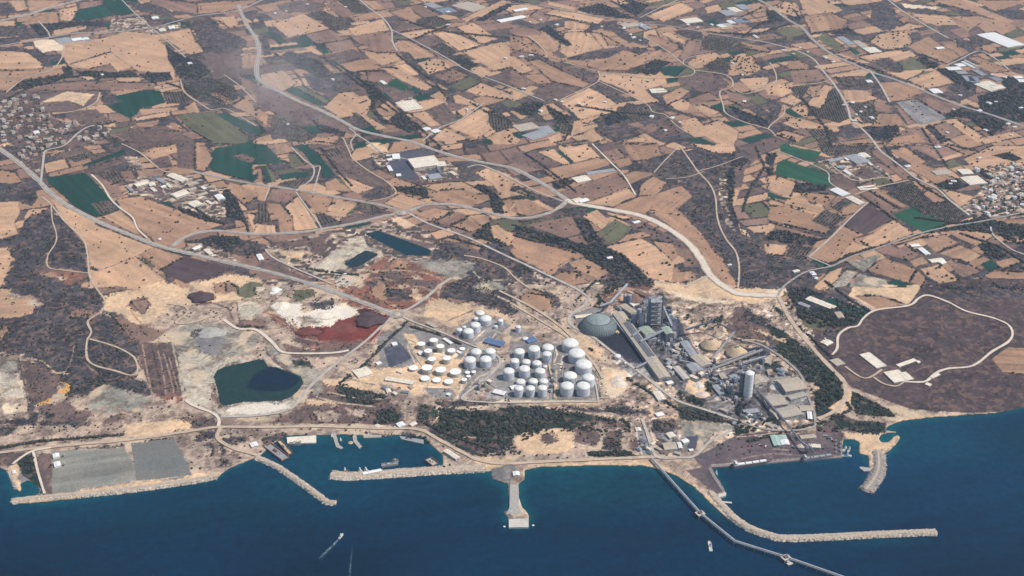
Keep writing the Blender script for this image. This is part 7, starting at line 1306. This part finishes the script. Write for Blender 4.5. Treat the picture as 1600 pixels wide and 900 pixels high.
def tree_proto(seed, m):
    r = random.Random(seed); o = empty('tree', (0, 0, 0)); t = MB()
    t.lathe([(.55, 0), (.38, 2.2), (.26, 4.5)], 8); 
    for k in range(4): a = r.uniform(0, 6.3); t.beam((0, 0, 3+k*.4), (2.2*math.cos(a), 2.2*math.sin(a), 6+k*.4), .24)
    t.build('trunk', bark, o); cr = MB(); bm = bmesh.new(); bmesh.ops.create_icosphere(bm, subdivisions=1, radius=1); bv = [tuple(v.co) for v in bm.verts]; bf = [tuple(v.index for v in f.verts) for f in bm.faces]; bm.free()
    for k in range(16):
        a = r.uniform(0, 6.3); q = r.uniform(0, 3.3); z = r.uniform(3.4, 8.6)-q*.35; s = r.uniform(.9, 1.9)
        cr.add([(q*math.cos(a)+s*x*r.uniform(.7, 1.3), q*math.sin(a)+s*y*r.uniform(.7, 1.3), z+s*.8*zz*r.uniform(.7, 1.3)) for x, y, zz in bv], bf)
    for k in range(160):
        a = r.uniform(0, 6.3); q = r.uniform(1.5, 4.6); z = r.uniform(2.6, 9); p = Vector((q*math.cos(a)*math.sqrt(max(.1, 1-((z-6)/4.2)**2)), q*math.sin(a)*math.sqrt(max(.1, 1-((z-6)/4.2)**2)), z)); e = [p+Vector((r.gauss(0, .4), r.gauss(0, .4), r.gauss(0, .35))) for _ in range(4)]
        cr.add(e, [(0,1,2),(0,2,3)])
    cr.build('crown', m, o); return o
protos = [tree_proto(k, leaf[k % 3]) for k in range(5)]; usedp = set()
for k, (x, y, lb) in enumerate(HERO):
    q = rt.randrange(5); o = protos[q] if q not in usedp else copy_tree(protos[q]); usedp.add(q)
    p = WV(x, y); s = rt.uniform(.8, 1.6); o.location = (p.x, p.y, p.z-.4); o.scale = (s*rt.uniform(.85, 1.2), s, s*rt.uniform(.8, 1.1)); o.rotation_euler = (0, 0, rt.uniform(0, 6.3)); tag(o, lb, 'tree', lb.replace('tall ', '').split(' in ')[0].split(' beside ')[0].split(' on ')[0]+'s '+lb[lb.index(' ', 10)+1:])
for q in range(5):
    if q not in usedp:
        for ch in list(protos[q].children): bpy.data.objects.remove(ch)
        bpy.data.objects.remove(protos[q])
TP = [t for t in TP if t[1] < 735]
N = len(TP); print('bushes', N)
bm = bmesh.new(); bmesh.ops.create_icosphere(bm, subdivisions=1, radius=1); bv = np.array([tuple(v.co) for v in bm.verts]); bf = np.array([tuple(v.index for v in f.verts) for f in bm.faces]); bm.free()
a = np.array([t[:4] for t in TP]); base = W(a[:, 0], a[:, 1]); rad = a[:, 2]
nb = len(bv); jit = 1+RNG.normal(0, .22, (N, nb, 1)); ax = RNG.uniform(.75, 1.35, (N, 1, 3)); ax[:, :, 2] = RNG.uniform(.65, 1.05, (N, 1))
rot = RNG.uniform(0, 6.3, N); cr, sr = np.cos(rot)[:, None], np.sin(rot)[:, None]
P_ = bv[None]*ax*jit*rad[:, None, None]; X_ = P_[..., 0]*cr-P_[..., 1]*sr; Y_ = P_[..., 0]*sr+P_[..., 1]*cr; Z_ = P_[..., 2]+rad[:, None]*.55
VV = np.stack([X_+base[:, 0:1], Y_+base[:, 1:2], Z_+base[:, 2:3]], -1).reshape(-1, 3)
FF = (bf[None]+(np.arange(N)*nb)[:, None, None]).reshape(-1, 3)
sh = RNG.uniform(.65, 1.5, (N, 1, 1)); base_c = np.array((.033,.042,.038))[None, None]; dry = RNG.uniform(0, 1, (N, 1, 1))
cc = base_c*sh*(1+dry*np.array((.75,.25,.05))); cc = cc*RNG.uniform(.8, 1.25, (N, nb, 1)); cc = cc.reshape(-1, 3)
me = big_mesh('scrub_bushes', VV, FF, cc, smooth=False); me.materials.append(attr_mat('bush_leaf', .95, .3, .25)); o = bpy.data.objects.new('bushes', me); COL.objects.link(o)
tag(o, "countless dark bushes and orchard trees spread over fields, hedges and heath", 'bushes', kind='stuff')
# ------------------------------------------------------------ the air
mb = MB(); mb.box(-26000, 26000, -3000, 70000, -12, 2160)
hz = bpy.data.materials.new('haze_air'); hz.use_nodes = True; n = hz.node_tree; n.nodes.clear(); out = n.nodes.new('ShaderNodeOutputMaterial'); pv = n.nodes.new('ShaderNodeVolumePrincipled')
pv.inputs['Color'].default_value = (.66,.82,1.0,1); pv.inputs['Density'].default_value = 1.9e-5; pv.inputs['Anisotropy'].default_value = .1
n.links.new(pv.outputs[0], out.inputs['Volume']); o = mb.build('haze', hz); tag(o, "thin blue morning haze over the whole coast", 'haze', kind='stuff')

# thin smoke drifting over the upper left valley
bm = bmesh.new(); bmesh.ops.create_icosphere(bm, subdivisions=3, radius=1); me = bpy.data.meshes.new('smoke'); bm.to_mesh(me); bm.free()
sm = bpy.data.materials.new('smoke_air'); sm.use_nodes = True; n = sm.node_tree; n.nodes.clear(); out = n.nodes.new('ShaderNodeOutputMaterial'); pv = n.nodes.new('ShaderNodeVolumePrincipled'); pv.inputs['Color'].default_value = (.99,.99,1,1); pv.inputs['Anisotropy'].default_value = .2
tc = n.nodes.new('ShaderNodeTexCoord'); no = n.nodes.new('ShaderNodeTexNoise'); no.inputs['Scale'].default_value = 2.6; no.inputs['Detail'].default_value = 3; n.links.new(tc.outputs['Object'], no.inputs['Vector'])
ln = n.nodes.new('ShaderNodeVectorMath'); ln.operation = 'LENGTH'; n.links.new(tc.outputs['Object'], ln.inputs[0])
m1 = n.nodes.new('ShaderNodeMapRange'); m1.inputs[1].default_value = .95; m1.inputs[2].default_value = .1; n.links.new(ln.outputs['Value'], m1.inputs[0])
m2 = n.nodes.new('ShaderNodeMapRange'); m2.inputs[1].default_value = .42; m2.inputs[2].default_value = .7; n.links.new(no.outputs[0], m2.inputs[0])
m3 = n.nodes.new('ShaderNodeMath'); m3.operation = 'MULTIPLY'; n.links.new(m1.outputs[0], m3.inputs[0]); n.links.new(m2.outputs[0], m3.inputs[1])
m4 = n.nodes.new('ShaderNodeMath'); m4.operation = 'MULTIPLY'; m4.inputs[1].default_value = .0013; n.links.new(m3.outputs[0], m4.inputs[0]); n.links.new(m4.outputs[0], pv.inputs['Density']); n.links.new(pv.outputs[0], out.inputs['Volume'])
me.materials.append(sm); o = bpy.data.objects.new('smoke', me); COL.objects.link(o); p = WV(440, 185); o.location = (p.x, p.y, p.z+230); o.scale = (420, 1500, 200); o.rotation_euler = (0, 0, R(8)); tag(o, "faint bluish smoke veil drifting over the upper left valley", 'smoke', kind='stuff')
